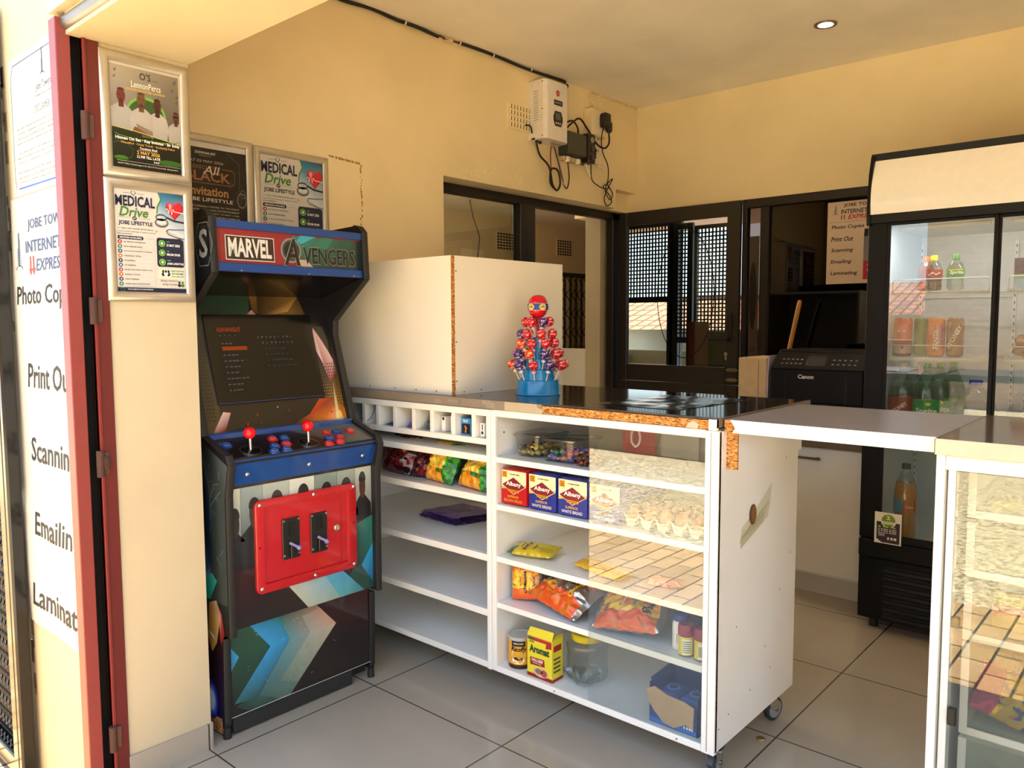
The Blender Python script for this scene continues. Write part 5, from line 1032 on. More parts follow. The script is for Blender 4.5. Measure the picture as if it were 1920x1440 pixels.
can('drink_can', 'tall pale red drink can at the left end of the middle fridge shelf', -.922, 3.49, SHZ[1] + .002, .036, .158, H('#c4483f'), d_pink)
can('drink_can', 'tall green drink can half hidden on the middle fridge shelf', -.862, 3.535, SHZ[1] + .002, .030, .158, H('#3f7f33'), d_green)
can('drink_can', 'tall orange drink can with white lettering on a blue patch in the fridge', -.798, 3.49, SHZ[1] + .002, .033, .158, H('#d9751a'), d_fanta)
can('drink_can', 'tall brown drink can with a slanted dark band in the fridge', -.730, 3.49, SHZ[1] + .002, .031, .158, H('#8f5a22'), d_stoney)
def bottle(name, lab, x, y, z, prof, liquid, cap, label=None, deco=None, capn=None, grp=None, glass='#eef4f0', cat='bottle', fill=.8, n=22):
    T = thing(name, lab, cat, (x, y, z), 0, grp)
    hh = prof[-1][1]; b = MB(); b.lathe(prof, (0, 0, 0), 'clear', H(glass), n, caps=False); part(b, 'bottle', T, False)
    if liquid:
        b = MB(); lp = [(max(r - .002, .001), zz + .002) for r, zz in prof if zz < hh * fill]; b.lathe(lp, (0, 0, 0), 'gloss' if liquid[1] else 'clear', liquid[0], n); part(b, 'drink', T, False)
    rc = capn or prof[-1][0] * 1.12
    b = MB(); b.lathe([(rc, hh - .012), (rc, hh + .006), (rc * .9, hh + .009), (0, hh + .009)], (0, 0, 0), 'satin', cap, 18, caps=False); part(b, 'cap', T, False)
    if label:
        z0, z1, r, col = label; b = MB(); cv = Canvas(b, cyl_fn((0, 0, 0), r + .0006, -radians(76)), 'print', .0003, True)
        for k in range(2): cv.rect(-pi * r + k * pi * r, z0, pi * r, z1 - z0, col, 0)
        deco(cv, z0, z1); part(b, 'label', T, False)
    return T
PB = [(.022, 0), (.030, .006), (.031, .02), (.029, .035), (.031, .05), (.031, .085), (.024, .105), (.013, .122), (.012, .132)]
g0 = 'small bottles on the top fridge shelf'
bottle('drink_bottle', 'orange filled small bottle partly hidden at the left on the top fridge shelf', -.852, 3.53, SHZ[0] + .002, PB, (H('#c9561a'), 1), H('#d96a1c'), grp=g0, fill=.9)
bottle('drink_bottle', 'small cola bottle with yellow cap and red label on the top fridge shelf', -.812, 3.48, SHZ[0] + .002, PB, (H('#2a1410'), 1), H('#d9b51c'), (.052, .084, .0312, H('#b3202a')), lambda cv, a, z: cv.line([(-.02, a + .010), (-.005, a + .020), (.008, a + .012), (.022, a + .020)], .004, WHITE, 2), grp=g0, fill=.62)
bottle('drink_bottle', 'small clear lemonade bottle with green label on the top fridge shelf', -.735, 3.48, SHZ[0] + .002, PB, (H('#f2f5f2'), 0), H('#3f7a44'), (.052, .084, .0312, H('#2f9a3c')), lambda cv, a, z: (cv.text('Sprite', -.022, a + .008, .05, .017, WHITE, 2, .03, .15), cv.rect(-.03, z - .006, .06, .004, H('#d9d21c'), 1)), grp=g0)
P2 = [(.036, 0), (.048, .008), (.050, .03), (.050, .15), (.049, .20), (.043, .235), (.030, .27), (.016, .30), (.0135, .315), (.0135, .325)]
g1 = 'large bottles on the third fridge shelf'
def l_st(cv, a, z): cv.poly([(-.045, a), (-.01, a), (.04, z), (.01, z)], H('#2a1712'), 1); cv.text('STONEY', -.035, a + .004, .07, .016, H('#efe6d4'), 2, .03, rot=radians(35)); cv.line([(-.07, z - .004), (.07, z - .004)], .004, H('#e9e0cc'), 1)
def l_sp(cv, a, z): cv.text('Sprite', -.045, a + .012, .085, .030, WHITE, 2, .03, .12); cv.ell(.005, a + .058, .010, .007, H('#e6d81c'), 2); cv.ell(.022, a + .006, .010, .007, H('#e6d81c'), 2); cv.line([(-.08, z - .004), (.08, z - .004)], .004, H('#dfeee0'), 1)
LG = '#eaf0e8'
bottle('soda_bottle', 'large clear ginger beer bottle with red brown label and white cap in the fridge', -.918, 3.50, SHZ[2] + .002, P2, (H('#f0f2e6'), 0), H('#e9e6e0'), (.12, .195, .0502, H('#8f2c20')), l_st, grp=g1, glass=LG)
bottle('soda_bottle', 'large green lemonade bottle standing foremost on the third fridge shelf', -.822, 3.48, SHZ[2] + .002, P2, (H('#eaf2e8'), 0), H('#37a04a'), (.115, .190, .0502, H('#1f8f3c')), l_sp, grp=g1, glass='#dcecdc')
bottle('soda_bottle', 'large green lemonade bottle second in its row in the fridge', -.80, 3.59, SHZ[2] + .002, P2, (H('#e6efe4'), 0), H('#37a04a'), (.115, .190, .0502, H('#1f8f3c')), l_sp, grp=g1, glass='#d4e6d4')
bottle('soda_bottle', 'large green lemonade bottle third in its row in the fridge', -.775, 3.70, SHZ[2] + .002, P2, (H('#e0ebde'), 0), H('#37a04a'), (.115, .190, .0502, H('#1f8f3c')), l_sp, grp=g1, glass='#cce0cc')
bottle('soda_bottle', 'large clear bottle behind the ginger beer in the fridge', -.905, 3.61, SHZ[2] + .002, P2, (H('#e8ece4'), 0), H('#e4e2dc'), (.12, .195, .0502, H('#8f2c20')), l_st, grp=g1, glass='#e0e8e0')
W5 = [(.06, 0), (.075, .01), (.078, .03), (.076, .08), (.078, .13), (.070, .18), (.045, .225), (.022, .245), (.020, .262)]
bottle('water_bottle', 'wide clear water bottle with blue cap left of the fridge mullion', -.662, 3.55, SHZ[2] + .002, W5, (H('#f2f6f8'), 0), H('#1a3fc0'), (.06, .13, .0785, H('#dfe6ea')), lambda cv, a, z: (cv.ringe(-.01, a + .035, .045, .018, .003, H('#6a7aa0'), 2), bars(cv, -.04, a + .03, .06, .008, H('#3a4a7a'), 2, 5)), capn=.024, cat='bottle', glass='#eef4f8')
bottle('water_bottle', 'wide clear water bottle with blue cap at the right edge of the photo', -.475, 3.55, SHZ[2] + .002, W5, (H('#f2f6f8'), 0), H('#1a3fc0'), (.06, .13, .0785, H('#dfe6ea')), lambda cv, a, z: (cv.ringe(-.01, a + .035, .045, .018, .003, H('#6a7aa0'), 2), bars(cv, -.04, a + .03, .06, .008, H('#3a4a7a'), 2, 5)), capn=.024, cat='bottle', glass='#eef4f8')
PC = [(.036, 0), (.042, .008), (.043, .03), (.040, .09), (.043, .15), (.044, .19), (.038, .235), (.024, .27), (.0145, .29), (.014, .306)]
def l_cap(cv, a, z): cv.rect(-.055, a, .045, z - a, H('#4aa0c4'), 1); cv.poly([(-.045, a + .03), (-.02, a + .03), (-.02, z), (-.045, z)], H('#20181a'), 2); cv.poly([(-.005, a + .005), (.04, a + .005), (.04, z - .004), (.018, z - .014), (-.005, z - .004)], H('#241a1a'), 2); cv.text('Cappy', .0, a + .02, .036, .012, WHITE, 3, .02)
bottle('juice_bottle', 'orange juice bottle with black cap standing on the fridge floor', -.885, 3.47, .378, PC, (H('#e5940f'), 1), H('#16181a'), (.115, .172, .0438, H('#d9701c')), l_cap, capn=.017, fill=.83)
# small box and bag on the right side of the fridge
b = MB(); cv = Canvas(b, plane_fn((-.545, 3.52, SHZ[0] + .004), (1, 0, 0), (0, 0, 1)), 'print', .0003); b.box(-.545, -.42, 3.5201, 3.6, SHZ[0] + .003, SHZ[0] + .12, 'print', H('#3a2b3a')); cv.rect(0, 0, .125, .055, H('#8fa3b8'), 1, col2=H('#4a6a3a')); cv.text('ULTRA', .035, .078, .08, .022, H('#e8a04a'), 2, .03); cv.text('Full Cream', .035, .064, .075, .010, WHITE, 2, .01)
tag(b.build('milk_box', None, (-.48, 3.56, SHZ[0] + .003)), 'milk carton on the top right fridge shelf at the photo edge', 'carton')
def puff(name, lab, cat, c, rx, ry, rz, pal, seed, mat='film', grp=None, lump=.25, nu=26, nv=16):
    b = MB(); random.seed(seed); o = Vector((seed * 3.1, seed, 0)); c = Vector(c)
    def fn(s, t):
        th = pi * t; ph = 2 * pi * s; d = Vector((sin(th) * cos(ph), sin(th) * sin(ph), -cos(th)))
        r = 1 + lump * noise.noise(d * 2.2 + o) + lump * .5 * noise.noise(d * 6 + o); z = d.z * r
        if z < -.75: z = -.75 - (z + .75) * .1
        return c + Vector((d.x * r * rx, d.y * r * ry, (z + .75) * rz / 1.75))
    def pt(s, t):
        d = Vector((sin(pi * t) * cos(2 * pi * s), sin(pi * t) * sin(2 * pi * s), -cos(pi * t))); v = noise.noise(d * 3.3 + o * 2) * .5 + .5
        return pal[min(len(pal) - 1, int(v * len(pal)))]
    b.grid(fn, nu, nv, mat, pt); o = b.build(name, None, tuple(c)); return tag(o, lab, cat, grp)
puff('bread_bag', 'bag of brown rolls on the middle right fridge shelf at the photo edge', 'bag', (-.47, 3.60, SHZ[1] + .003), .075, .06, .10, [H('#6b3a1a'), H('#8a4f24'), H('#b98a5a'), H('#7a4520')], 4)
# ---------- printer, cardboard box, broom
P = thing('printer', 'black multifunction printer on the back cupboard', 'printer', (-1.36, 3.88, .7325))
PK = H('#17181b'); x0, x1, y0, y1 = -1.578, -1.125, 3.70, 4.10
b = MB(); b.box(x0, x1, y0, y1, .733, 1.05, 'deepblack', PK, .008); b.box(x0 + .09, x1 - .09, y0 - .004, y0 + .01, .80, .87, 'gloss', H('#0b0b0c'), .002); b.box(x0 + .005, x1 - .005, y0 - .006, y0 + .02, .89, 1.05, 'deepblack', H('#15161a'), .008)
for x in (x0 + .085, x1 - .085): b.box(x - .002, x + .002, y0 - .008, y0 - .005, .74, 1.02, 'satin', H('#0a0a0a'))
cv = Canvas(b, plane_fn((x0, y0 - .0062, .733), (1, 0, 0), (0, 0, 1))); cv.text('Canon', .145, .275, .075, .020, H('#d9d9d6'), 1, .03); part(b, 'body', P)
b = MB(); b.prism([(y0 - .002, 1.055), (y0 + .085, 1.128), (y0 + .10, 1.128), (y0 + .10, 1.05), (y0, 1.05)], x0 + .01, x1 - .01, 'deepblack', H('#17181b'), axis='x'); n_ = Vector((0, -.073, .087)).normalized()
cvp = Canvas(b, plane_fn((x0 + .01, y0 - .002, 1.0555), (1, 0, 0), (0, .087, .073)), 'gloss', .0006); cvp.rect(.16, .02, .09, .07, H('#3a3d42'), 1)
for i in range(10): cvp.rect(.04 + (i % 5) * .022, .03 + (i // 5) * .03, .012, .008, H('#8a8d90'), 1)
for i in range(10): cvp.rect(.28 + (i % 5) * .025, .03 + (i // 5) * .03, .012, .008, H('#8a8d90') if i != 3 else H('#4a90c0'), 1)
part(b, 'control_panel', P)
b = MB(); b.box(x0 + .005, x1 - .005, y0 + .10, y1, 1.053, 1.142, 'deepblack', H('#141518'), .01); part(b, 'scanner_lid', P)
T = thing('file_box', 'beige box with papers between the door and the printer', 'box', (-1.66, 3.85, .7325))
b = MB(); b.box(-1.745, -1.60, 3.72, 4.0, .733, 1.10, 'matte', H('#cdb58f'), .003); b.box(-1.642, -1.638, 3.7185, 3.72, .74, 1.09, 'matte', H('#a08a66')); cv = Canvas(b, plane_fn((-1.745, 3.7195, .733), (1, 0, 0), (0, 0, 1)))
for k in range(5): cv.line([(.04 + k * .006, .09), (.05 + k * .004, .075)], .002, H('#4a3a28'), 1)
part(b, 'carton', T)
b = MB(); pts = [(3.70, 1.11), (3.72, 1.12), (3.98, 1.118), (3.98, .735), (3.70, .735)]; b.prism([(3.715, .735), (3.72, 1.0), (3.73, 1.112), (3.98, 1.112), (3.98, .735)], -1.597, -1.590, 'paper', H('#b9aebc'), axis='x'); part(b, 'papers', T)
for k, x in enumerate((-.77, -.38)):  # light strips added to brighten the fridge interior
    b = MB(); b.box(x - .16, x + .16, 3.41, 3.43, 1.642, 1.654, 'satin', WHITE, .003); lp = part(b, 'added_lamp_strip', F)
    ld = bpy.data.lights.new('fridge_fill_light', 'AREA'); ld.shape = 'RECTANGLE'; ld.size = .30; ld.size_y = .015; ld.energy = 0.7; ld.color = (1, .98, .92); lo = bpy.data.objects.new('fridge_fill_light', ld); COL.objects.link(lo); lo.parent = F; lo.location = Vector((x, 3.42, 1.638)) - F.location; lo.rotation_euler = (radians(20), 0, 0)
T = thing('broom', 'wooden broom handle leaning behind the black printer', 'broom', (-1.95, 4.37, 0))
b = MB(); b.cyl((-1.95, 4.37, .10), (-1.663, 4.29, 1.386), .0125, .0125, 'satin', H('#c08a4c'), 14); b.sphere((-1.663, 4.29, 1.386), .0115, 'satin', H('#c08a4c'), 12, 8); part(b, 'handle', T)
b = MB(); b.box(-2.05, -1.85, 4.345, 4.40, .0, .11, 'matte', H('#7a3a2a'), .01); part(b, 'brush_head', T)
# ================================================================== GOODS ON THE COUNTER SHELVES
# --- bread loaves
def loaf(lab, x0, x1, y0, z0, h, base, kind):
    w = x1 - x0; T = thing('bread_loaf', lab, 'bread', ((x0 + x1) / 2, y0 + .14, z0), 0, 'bread loaves on the display shelf')
    b = MB(); L = .27
    def sec(y, s):
        pts = []; r = .016
        for cx, cz, a in ((x1 - r, z0 + r * .6, -90), (x1 - r, z0 + h - r, 0), (x0 + r, z0 + h - r, 90), (x0 + r, z0 + r * .6, 180)):
            for k in range(5): t = radians(a + 22.5 * k); pts.append(Vector((cx + r * cos(t), y, cz + r * sin(t) * (1 if cz > z0 + .03 else .6))))
        c = Vector(((x0 + x1) / 2, y, z0 + h / 2)); return [c + (p - c) * s + Vector((0, 0, 0)) for p in pts]
    R_ = []
    ys = [y0 + .004, y0 + .012] + [y0 + .012 + (L - .02) * k / 14 for k in range(1, 15)] + [y0 + L]
    for i, y in enumerate(ys):
        s = (.955, 1.0)[i] if i < 2 else (1.0 + .012 * noise.noise((x0 * 40, y * 45, 1)) if i < len(ys) - 1 else .9)
        R_.append([b.vert(p + Vector((.0018 * noise.noise(p * 60), 0, .0018 * noise.noise(p * 50 + Vector((9, 0, 0)))))) for p in sec(y, s)])
    for a, c in zip(R_[:-1], R_[1:]): b.bridge(a, c, 'film', base)
    b.face(R_[0][::-1], 'film', base); b.face(R_[-1], 'film', base); part(b, 'bag', T)
    b = MB(); cv = Canvas(b, plane_fn((x0 + .004, y0 + .0035, z0 + .004), (1, 0, 0), (0, 0, 1)), 'print', .0004); W_, H_ = w - .008, h - .010
    CR_ = H('#efdfae'); DR = H('#7d1f22')
    cv.rect(0, 0, W_, H_, base, 0); cv.poly([(0, H_ * .42), (W_ * .0, H_), (W_, H_), (W_, H_ * .62)], CR_, 1); cv.poly([(0, H_ * .42), (0, H_ * .50), (W_, H_ * .62), (W_, H_ * .56)], H('#c9b44a'), 2)
    cv.rect(W_ * .03, H_ * .78, W_ * .20, H_ * .19, H('#e29a1f'), 2)
    for i in range(3): bars(cv, W_ * .05, H_ * (.91 - i * .05), W_ * .15, H_ * .028, H('#5b1f10'), 3, 3)
    bars(cv, W_ * .34, H_ * .88, W_ * .42, H_ * .03, H('#3a2a1a'), 3, 7)
    cx, cy = W_ * .5, H_ * .56
    cv.poly([(cx - W_ * .49, cy), (cx, cy - H_ * .27), (cx + W_ * .49, cy), (cx, cy + H_ * .27)], H('#f2e6c9'), 4); cv.poly([(cx - W_ * .465, cy), (cx, cy - H_ * .25), (cx + W_ * .465, cy), (cx, cy + H_ * .25)], DR, 5)
    cv.text('Albany', cx - W_ * .30, cy - H_ * .045, W_ * .60, H_ * .16, H('#fbf8f0'), 6, .02, .05); cv.poly([(cx - W_ * .22, cy - H_ * .12), (cx + W_ * .22, cy - H_ * .13), (cx + W_ * .22, cy - H_ * .20), (cx - W_ * .18, cy - H_ * .20)], H('#e0a321'), 6); cv.text('BAKERIES', cx - W_ * .17, cy - H_ * .185, W_ * .34, H_ * .045, H('#6b1f14'), 7, .02)
    cv.text('SUPERIOR', cx - W_ * .24, H_ * .19, W_ * .45, H_ * .075, H('#d9a53a'), 6, .02); cv.text(kind, cx - W_ * .38, H_ * .06, W_ * .74, H_ * .085, H('#f2efe8') if kind[0] == 'W' else H('#d9a53a'), 6, .0)
    part(b, 'printed_front', T)
RB, BBL = H('#b3141c'), H('#1c2d86')
loaf('red bagged brown bread loaf, first from the left on the display shelf', -1.753, -1.637, 1.932, .671, .122, RB, 'BROWN BREAD')
loaf('blue bagged white bread loaf right beside the red loaf', -1.632, -1.514, 1.932, .671, .122, BBL, 'WHITE BREAD')
loaf('blue bagged white bread loaf, third loaf from the left', -1.510, -1.392, 1.932, .671, .122, BBL, 'WHITE BREAD')
loaf('blue bagged white bread loaf beside the egg tray', -1.388, -1.272, 1.932, .671, .122, BBL, 'WHITE BREAD')
# --- egg tray and eggs
TX0, TY0, TZ, PIT = -1.268, 1.945, .671, .0525
T = thing('egg_tray', 'grey cardboard egg tray on the display shelf right of the bread', 'egg tray', (TX0 + 2.5 * PIT, TY0 + .1, TZ))
b = MB(); NX, NY = 5, 5; sub = 6
def trz(s, t):
    x = s * NX; y = t * NY; fx = abs((x % 1) - .5) * 2; fy = abs((y % 1) - .5) * 2
    cup = max(fx, fy); z = .004 + .040 * min(1, max(0, (cup - .35) / .6))
    if fx > .8 and fy > .8: z = .048
    elif fx > .85 or fy > .85: z = .032
    if s < .002 or s > .998 or t < .002 or t > .998: z = max(z, .03)
    return z
b.grid(lambda s, t: (TX0 + s * NX * PIT, TY0 + t * NY * PIT, TZ + trz(s, t)), NX * 8, NY * 8, 'pulp', lambda s, t: H('#b9b09e'))
# scalloped front rim: hanging cups
for i in range(NX):
    x0 = TX0 + i * PIT; b.poly([(x0, TY0, TZ + .046), (x0 + PIT * .3, TY0 - .002, TZ + .004), (x0 + PIT * .7, TY0 - .002, TZ + .004), (x0 + PIT, TY0, TZ + .046), (x0 + PIT * .72, TY0 + .002, TZ + .030), (x0 + PIT * .28, TY0 + .002, TZ + .030)], 'pulp', H('#c2b9a6'))
part(b, 'pulp_tray', T)
EGG = None; random.seed(11); ords = ('first', 'second', 'third', 'fourth', 'fifth')
for j in range(3):
    for i in range(NX):
        p = (TX0 + (i + .5) * PIT, TY0 + (j + .5) * PIT, TZ + .012)
        lab = '%s brown egg from the left in the %s row of the egg tray' % (ords[i], ('front', 'second', 'third')[j])
        if EGG is None:
            b = MB(); pr = []
            for k in range(13):
                th = pi * k / 12; z = .029 * (1 - cos(th)); r = .0222 * sin(th) * (1 - .13 * (z / .058 - .5)); pr.append((r, z))
            b.lathe(pr, (0, 0, 0), 'eggshell', H('#a4632f'), 20, caps=False); EGG = tag(b.build('egg'), lab, 'egg', 'eggs in the tray'); EGG.location = p
        else: dup(EGG, p, (random.uniform(-.12, .12), random.uniform(-.12, .12), random.uniform(0, 6)), lab)
# --- clear tubs with sweets
def tub(lab, x0, x1, y0, y1, z, h, cols, seed, n):
    T = thing('sweet_tub', lab, 'tub', ((x0 + x1) / 2, (y0 + y1) / 2, z), 0, 'clear tubs on the top shelf'); b = MB(); r = .018
    def ring(s, zz):
        pts = []; a0, a1, b0, b1 = x0 + s, x1 - s, y0 + s, y1 - s
        for cx, cy, a in ((a1 - r, b0 + r, -90), (a1 - r, b1 - r, 0), (a0 + r, b1 - r, 90), (a0 + r, b0 + r, 180)):
            for k in range(5): t = radians(a + 22.5 * k); pts.append((cx + r * cos(t), cy + r * sin(t), zz))
        return [b.vert(p) for p in pts]
    R_ = [ring(.008, z + .001), ring(.001, z + h * .75), ring(0, z + h * .85), ring(-.003, z + h * .86)]
    for a, c in zip(R_[:-1], R_[1:]): b.bridge(a, c, 'clear', H('#e9edec'))
    b.face(R_[0], 'clear', H('#e9edec')); part(b, 'tub_body', T)
    b = MB(); R_ = [ring(-.005, z + h * .87), ring(-.006, z + h * .90), ring(-.006, z + h * .97), ring(0, z + h), ring(.006, z + h * .97)]
    for a, c in zip(R_[:-1], R_[1:]): b.bridge(a, c, 'cling', H('#e4e8e6'))
    b.face(R_[-1], 'clear', H('#e9edec')); part(b, 'lid', T)
    random.seed(seed); pos = []
    for k in range(n):
        for _ in range(60):
            x, y = random.uniform(x0 + .024, x1 - .024), random.uniform(y0 + .022, y1 - .022); lay = z + .004 + (.017 if k >= n * .6 else 0)
            if all((x - a) ** 2 + (y - b_) ** 2 > .022 ** 2 or abs(lay - c_) > .01 for a, b_, c_ in pos): break
        pos.append((x, y, lay)); yield x, y, lay, cols[k % len(cols)]
def sweet_mesh(c, c2):
    b = MB(); b.sphere((0, 0, .008), (.011, .008, .008), 'film', c, 10, 7)
    for s in (-1, 1):
        for k in range(4):
            a = pi * k / 4; b.poly([(s * .010, 0, .008), (s * .021, .008 * cos(a), .008 + .008 * sin(a)), (s * .021, .008 * cos(a + .9), .008 + .008 * sin(a + .9))], 'film', c2)
    return b
SW = {}
def sweets(gen, where, grp):
    cnt = {}
    for x, y, z, (nm, c, c2) in gen:
        cnt[nm] = cnt.get(nm, 0) + 1; lab = '%s wrapped sweet in %s' % (nm, where)
        if nm not in SW: o = sweet_mesh(H(c), H(c2)).build('wrapped_sweet'); SW[nm] = o
        else: o = dup(SW[nm])
        tag(o, lab, 'sweet', '%s sweets in %s' % (nm, where)); o.location = (x, y, z); o.rotation_euler = (random.uniform(-.3, .3), random.uniform(-.3, .3), random.uniform(0, 6.2))
sweets(tub('clear lidded tub of gold and dark sweets, left on the top display shelf', -1.725, -1.612, 1.968, 2.13, .832, .078, (('gold', '#c9a22c', '#e0c35a'), ('dark brown', '#2b1a14', '#8a7a3a'), ('gold', '#c9a22c', '#e0c35a'), ('pale yellow', '#d9cf8a', '#4a3a2a')), 7, 26), 'the left tub', 'a')
sweets(tub('clear lidded tub of purple and green sweets beside the gold sweets tub', -1.595, -1.455, 1.948, 2.10, .832, .078, (('lilac', '#8f7ac0', '#b3a4dc'), ('purple', '#6a4aa0', '#a48fd0'), ('red', '#b02a44', '#d9708a'), ('orange', '#d9864a', '#f0c09a'), ('green', '#1f7a5a', '#4fae8c'), ('red brown', '#6b2a20', '#a8584a')), 9, 34), 'the right tub', 'b')
def heap():
    random.seed(21)
    for k in range(12): yield random.uniform(-1.445, -1.385), random.uniform(1.945, 2.02), .832 + (.014 if k > 7 else 0) + (.012 if k > 10 else 0), ('chocolate', '#3d1f17', '#7a3a2a')
sweets(heap(), 'the loose heap beside the tubs', 'c')
# --- snack bags
def bag(name, lab, cat, w, h, t, paint, loc, rot, seed, mat='film', crush=.5, deco=None, grp=None, nu=56, nv=60, bend=0.0, wk=1.0):
    b = MB(); o = Vector((seed * 7.3, seed * 1.7, 0))
    def prof(s, q):
        e = max(0, 1 - abs(2 * s - 1) ** 2.6) ** .55 * max(0, 1 - abs(2 * q - 1) ** 4) ** .6
        p = Vector(((s - .5) * w, (q - .5) * h, 0))
        n1 = noise.noise(p * 22 * wk + o); n2 = noise.noise(p * 55 * wk + o * 2); n3 = abs(noise.noise(p * 34 * wk + o * 3))
        return p, e, (n1 * .5 + n2 * .25 - n3 * .5) * crush
    def fn(side):
        def f(s, q, d=0.0):
            p, e, n = prof(s, q); z = side * (t / 2 * e * (1 + .55 * n) + d) + .10 * t * n * (side if e > .2 else 1)
            shr = 1 - .12 * e
            return Vector((p.x * shr + .004 * noise.noise(p * 30 + o), p.y * (1 - .06 * e), z + bend * (p.x / w * 2) ** 2 * t + (.003 * sin(s * 40) if e < .15 else 0)))
        return f
    def pnt(side):
        return lambda s, q: paint(s, q, side)
    b.grid(fn(1), nu, nv, mat, pnt(1)); b.grid(fn(-1), nu, nv, mat, pnt(-1))
    if deco: cv = Canvas(b, lambda u, v, d: fn(1)(u, v, d + .0012), 'film', .0005, True); deco(cv)
    Mx = Matrix.Translation(Vector(loc)) @ rot.to_4x4(); b.v = [Mx @ v for v in b.v]
    zmin = min(v.z for v in b.v); dz = loc[2] - zmin; b.v = [v + Vector((0, 0, dz)) for v in b.v]
    o_ = b.build(name, None, (loc[0], loc[1], loc[2])); return tag(o_, lab, cat, grp)
from mathutils import Euler
def rotm(x, y, z): return Euler((radians(x), radians(y), radians(z)), 'XYZ').to_matrix()
ORG, YEL, SIL, BRN = H('#d9581c'), H('#dca41f'), H('#b9b6ae'), H('#6b3c14')
def pt_cheese(seed, sil=.0):
    def f(s, q, side):
        n = noise.noise((s * 5 + seed, q * 5, 0)); m = noise.noise((s * 9, q * 9 + seed, 3))
        if side < 0 or s < .05 or s > .95: return (SIL, 'silver')
        if q < .28 + .08 * n: return ORG if m > -.2 else H('#c9701f')
        if q > .80 + .08 * n: return ORG
        if sil:
            if q > .46 + .10 * n: return (H('#3a3834') if (int(s * 44) % 2 and .50 < s < .78 and .6 < q < .9) else SIL, 'silver')
            if q > .36 + .1 * m: return H('#e3c24a') if s < .4 else (SIL, 'silver')
            return ORG if (s - .35) ** 2 + (q - .2) ** 2 > .018 else H('#f0a03a')
        a = math.atan2(q - .5, s - .45); rr_ = sqrt((q - .5) ** 2 + (s - .45) ** 2)
        if side > 0 and rr_ < .30 + .07 * cos(a * 7 + seed) and q > .2: return H('#f0c838') if rr_ > .14 + .04 * cos(a * 7 + seed) else H('#e08a1c')
        if m > .22: return H('#e07b1c')
        if m < -.25: return H('#8a5a14')
        return YEL if n > -.2 else H('#e3c24a')
    return f
def deco_ch(cv): cv.text('Cheetos', .60, .14, .62, .13, H('#d9a21c'), 1, .09, rot=pi / 2); cv.text('Cheetos', .595, .15, .60, .115, BLACK, 2, .05, rot=pi / 2); cv.text('puffs', .40, .34, .26, .06, H('#2a8a4a'), 1, .03, rot=pi / 2)
def deco_ch2(cv): cv.text('Cheetos', .26, .66, .55, .10, H('#2b1a0c'), 2, .06); cv.text('puffs', .40, .54, .22, .06, H('#2a8a8a'), 2, .03)
gC = 'cheese puff bags on the lower display shelf'
bag('snack_bag', 'orange cheese puff bag standing against the left end of the display shelf', 'snack bag', .115, .132, .05, pt_cheese(2), (-1.690, 1.995, .3325), rotm(78, -6, 18), 2, deco=deco_ch, grp=gC)
bag('snack_bag', 'silver and orange cheese puff bag lying on its side in the display shelf', 'snack bag', .235, .155, .085, pt_cheese(5, 1), (-1.528, 2.01, .3325), rotm(28, 6, -12), 5, crush=.9, deco=lambda cv: (cv.text('Cheetos', .80, .30, .5, .09, H('#e0b030'), 2, .06, rot=pi / 2), cv.ell(.25, .75, .05, .06, H('#b0202a'), 1)), grp=gC)
bag('snack_bag', 'big yellow orange cheese puff bag lying in front on the lower display shelf', 'snack bag', .225, .175, .08, pt_cheese(9), (-1.275, 2.01, .3325), rotm(24, -4, 12), 9, crush=.8, deco=lambda cv: (cv.text('Cheetos', .84, .22, .62, .12, H('#e3b02a'), 2, .09, rot=radians(80)), cv.text('Cheetos', .835, .23, .60, .105, BLACK, 3, .05, rot=radians(80)), cv.text('puffs', .62, .40, .28, .07, H('#2a9a9a'), 2, .03, rot=radians(80)), cv.line([(.40, .36), (.43, .62)], .035, H('#f2ead2'), 2)), grp=gC)
bag('snack_bag', 'brown snack bag behind the two big cheese puff bags', 'snack bag', .16, .14, .06, lambda s, q, d: H('#a87a3a') if noise.noise((s * 5, q * 5, 8)) > .1 else (H('#d9c9a8') if noise.noise((s * 7, q * 7, 2)) > .2 else H('#7a4a1c')), (-1.44, 2.20, .3325), rotm(62, 0, -8), 14, crush=.8)
bag('snack_bag', 'dark brown snack bag behind the white bottle and red lidded jars', 'snack bag', .20, .12, .07, lambda s, q, d: H('#3a2415') if noise.noise((s * 5, q * 5, 1)) > 0 else H('#5b3a22'), (-1.12, 2.22, .3325), rotm(50, 0, 10), 15, crush=.9)
def pt_fresh(seed):
    def f(s, q, side):
        if s < .04 or s > .97: return H('#b9a21c')
        n = noise.noise((s * 3 + seed, q * 4, 2))
        if s < .16 and q < .5: return H('#2a5a3a')
        return H('#c9b021') if n > -.25 else H('#b39a1a')
    return f
def deco_fr(cv): cv.text('Freshpak', .44, .12, .75, .12, H('#6b1f14'), 1, .03, rot=pi / 2); cv.line([(.57, .22), (.57, .6)], .03, H('#2a3a1a'), 1); cv.line([(.25, .28), (.25, .7)], .02, H('#6b4a14'), 1)
bag('yellow_pouch', 'flat yellow pouch with dark red lettering on the left of the half empty shelf', 'pouch', .17, .105, .032, pt_fresh(1), (-1.665, 2.005, .4925), rotm(4, 0, 16), 21, crush=.4, deco=deco_fr)
bag('yellow_pouch', 'flat yellow pouch behind the glass in the middle of the half empty shelf', 'pouch', .20, .075, .022, lambda s, q, d: H('#d9a92a') if q < .6 else H('#e6cf8a'), (-1.38, 2.0, .4925), rotm(8, 3, -8), 22, crush=.4, deco=lambda cv: (cv.line([(.3, .3), (.7, .3)], .1, H('#b04a1c'), 1), cv.line([(.02, .9), (.98, .9)], .06, H('#b8402a'), 1)))
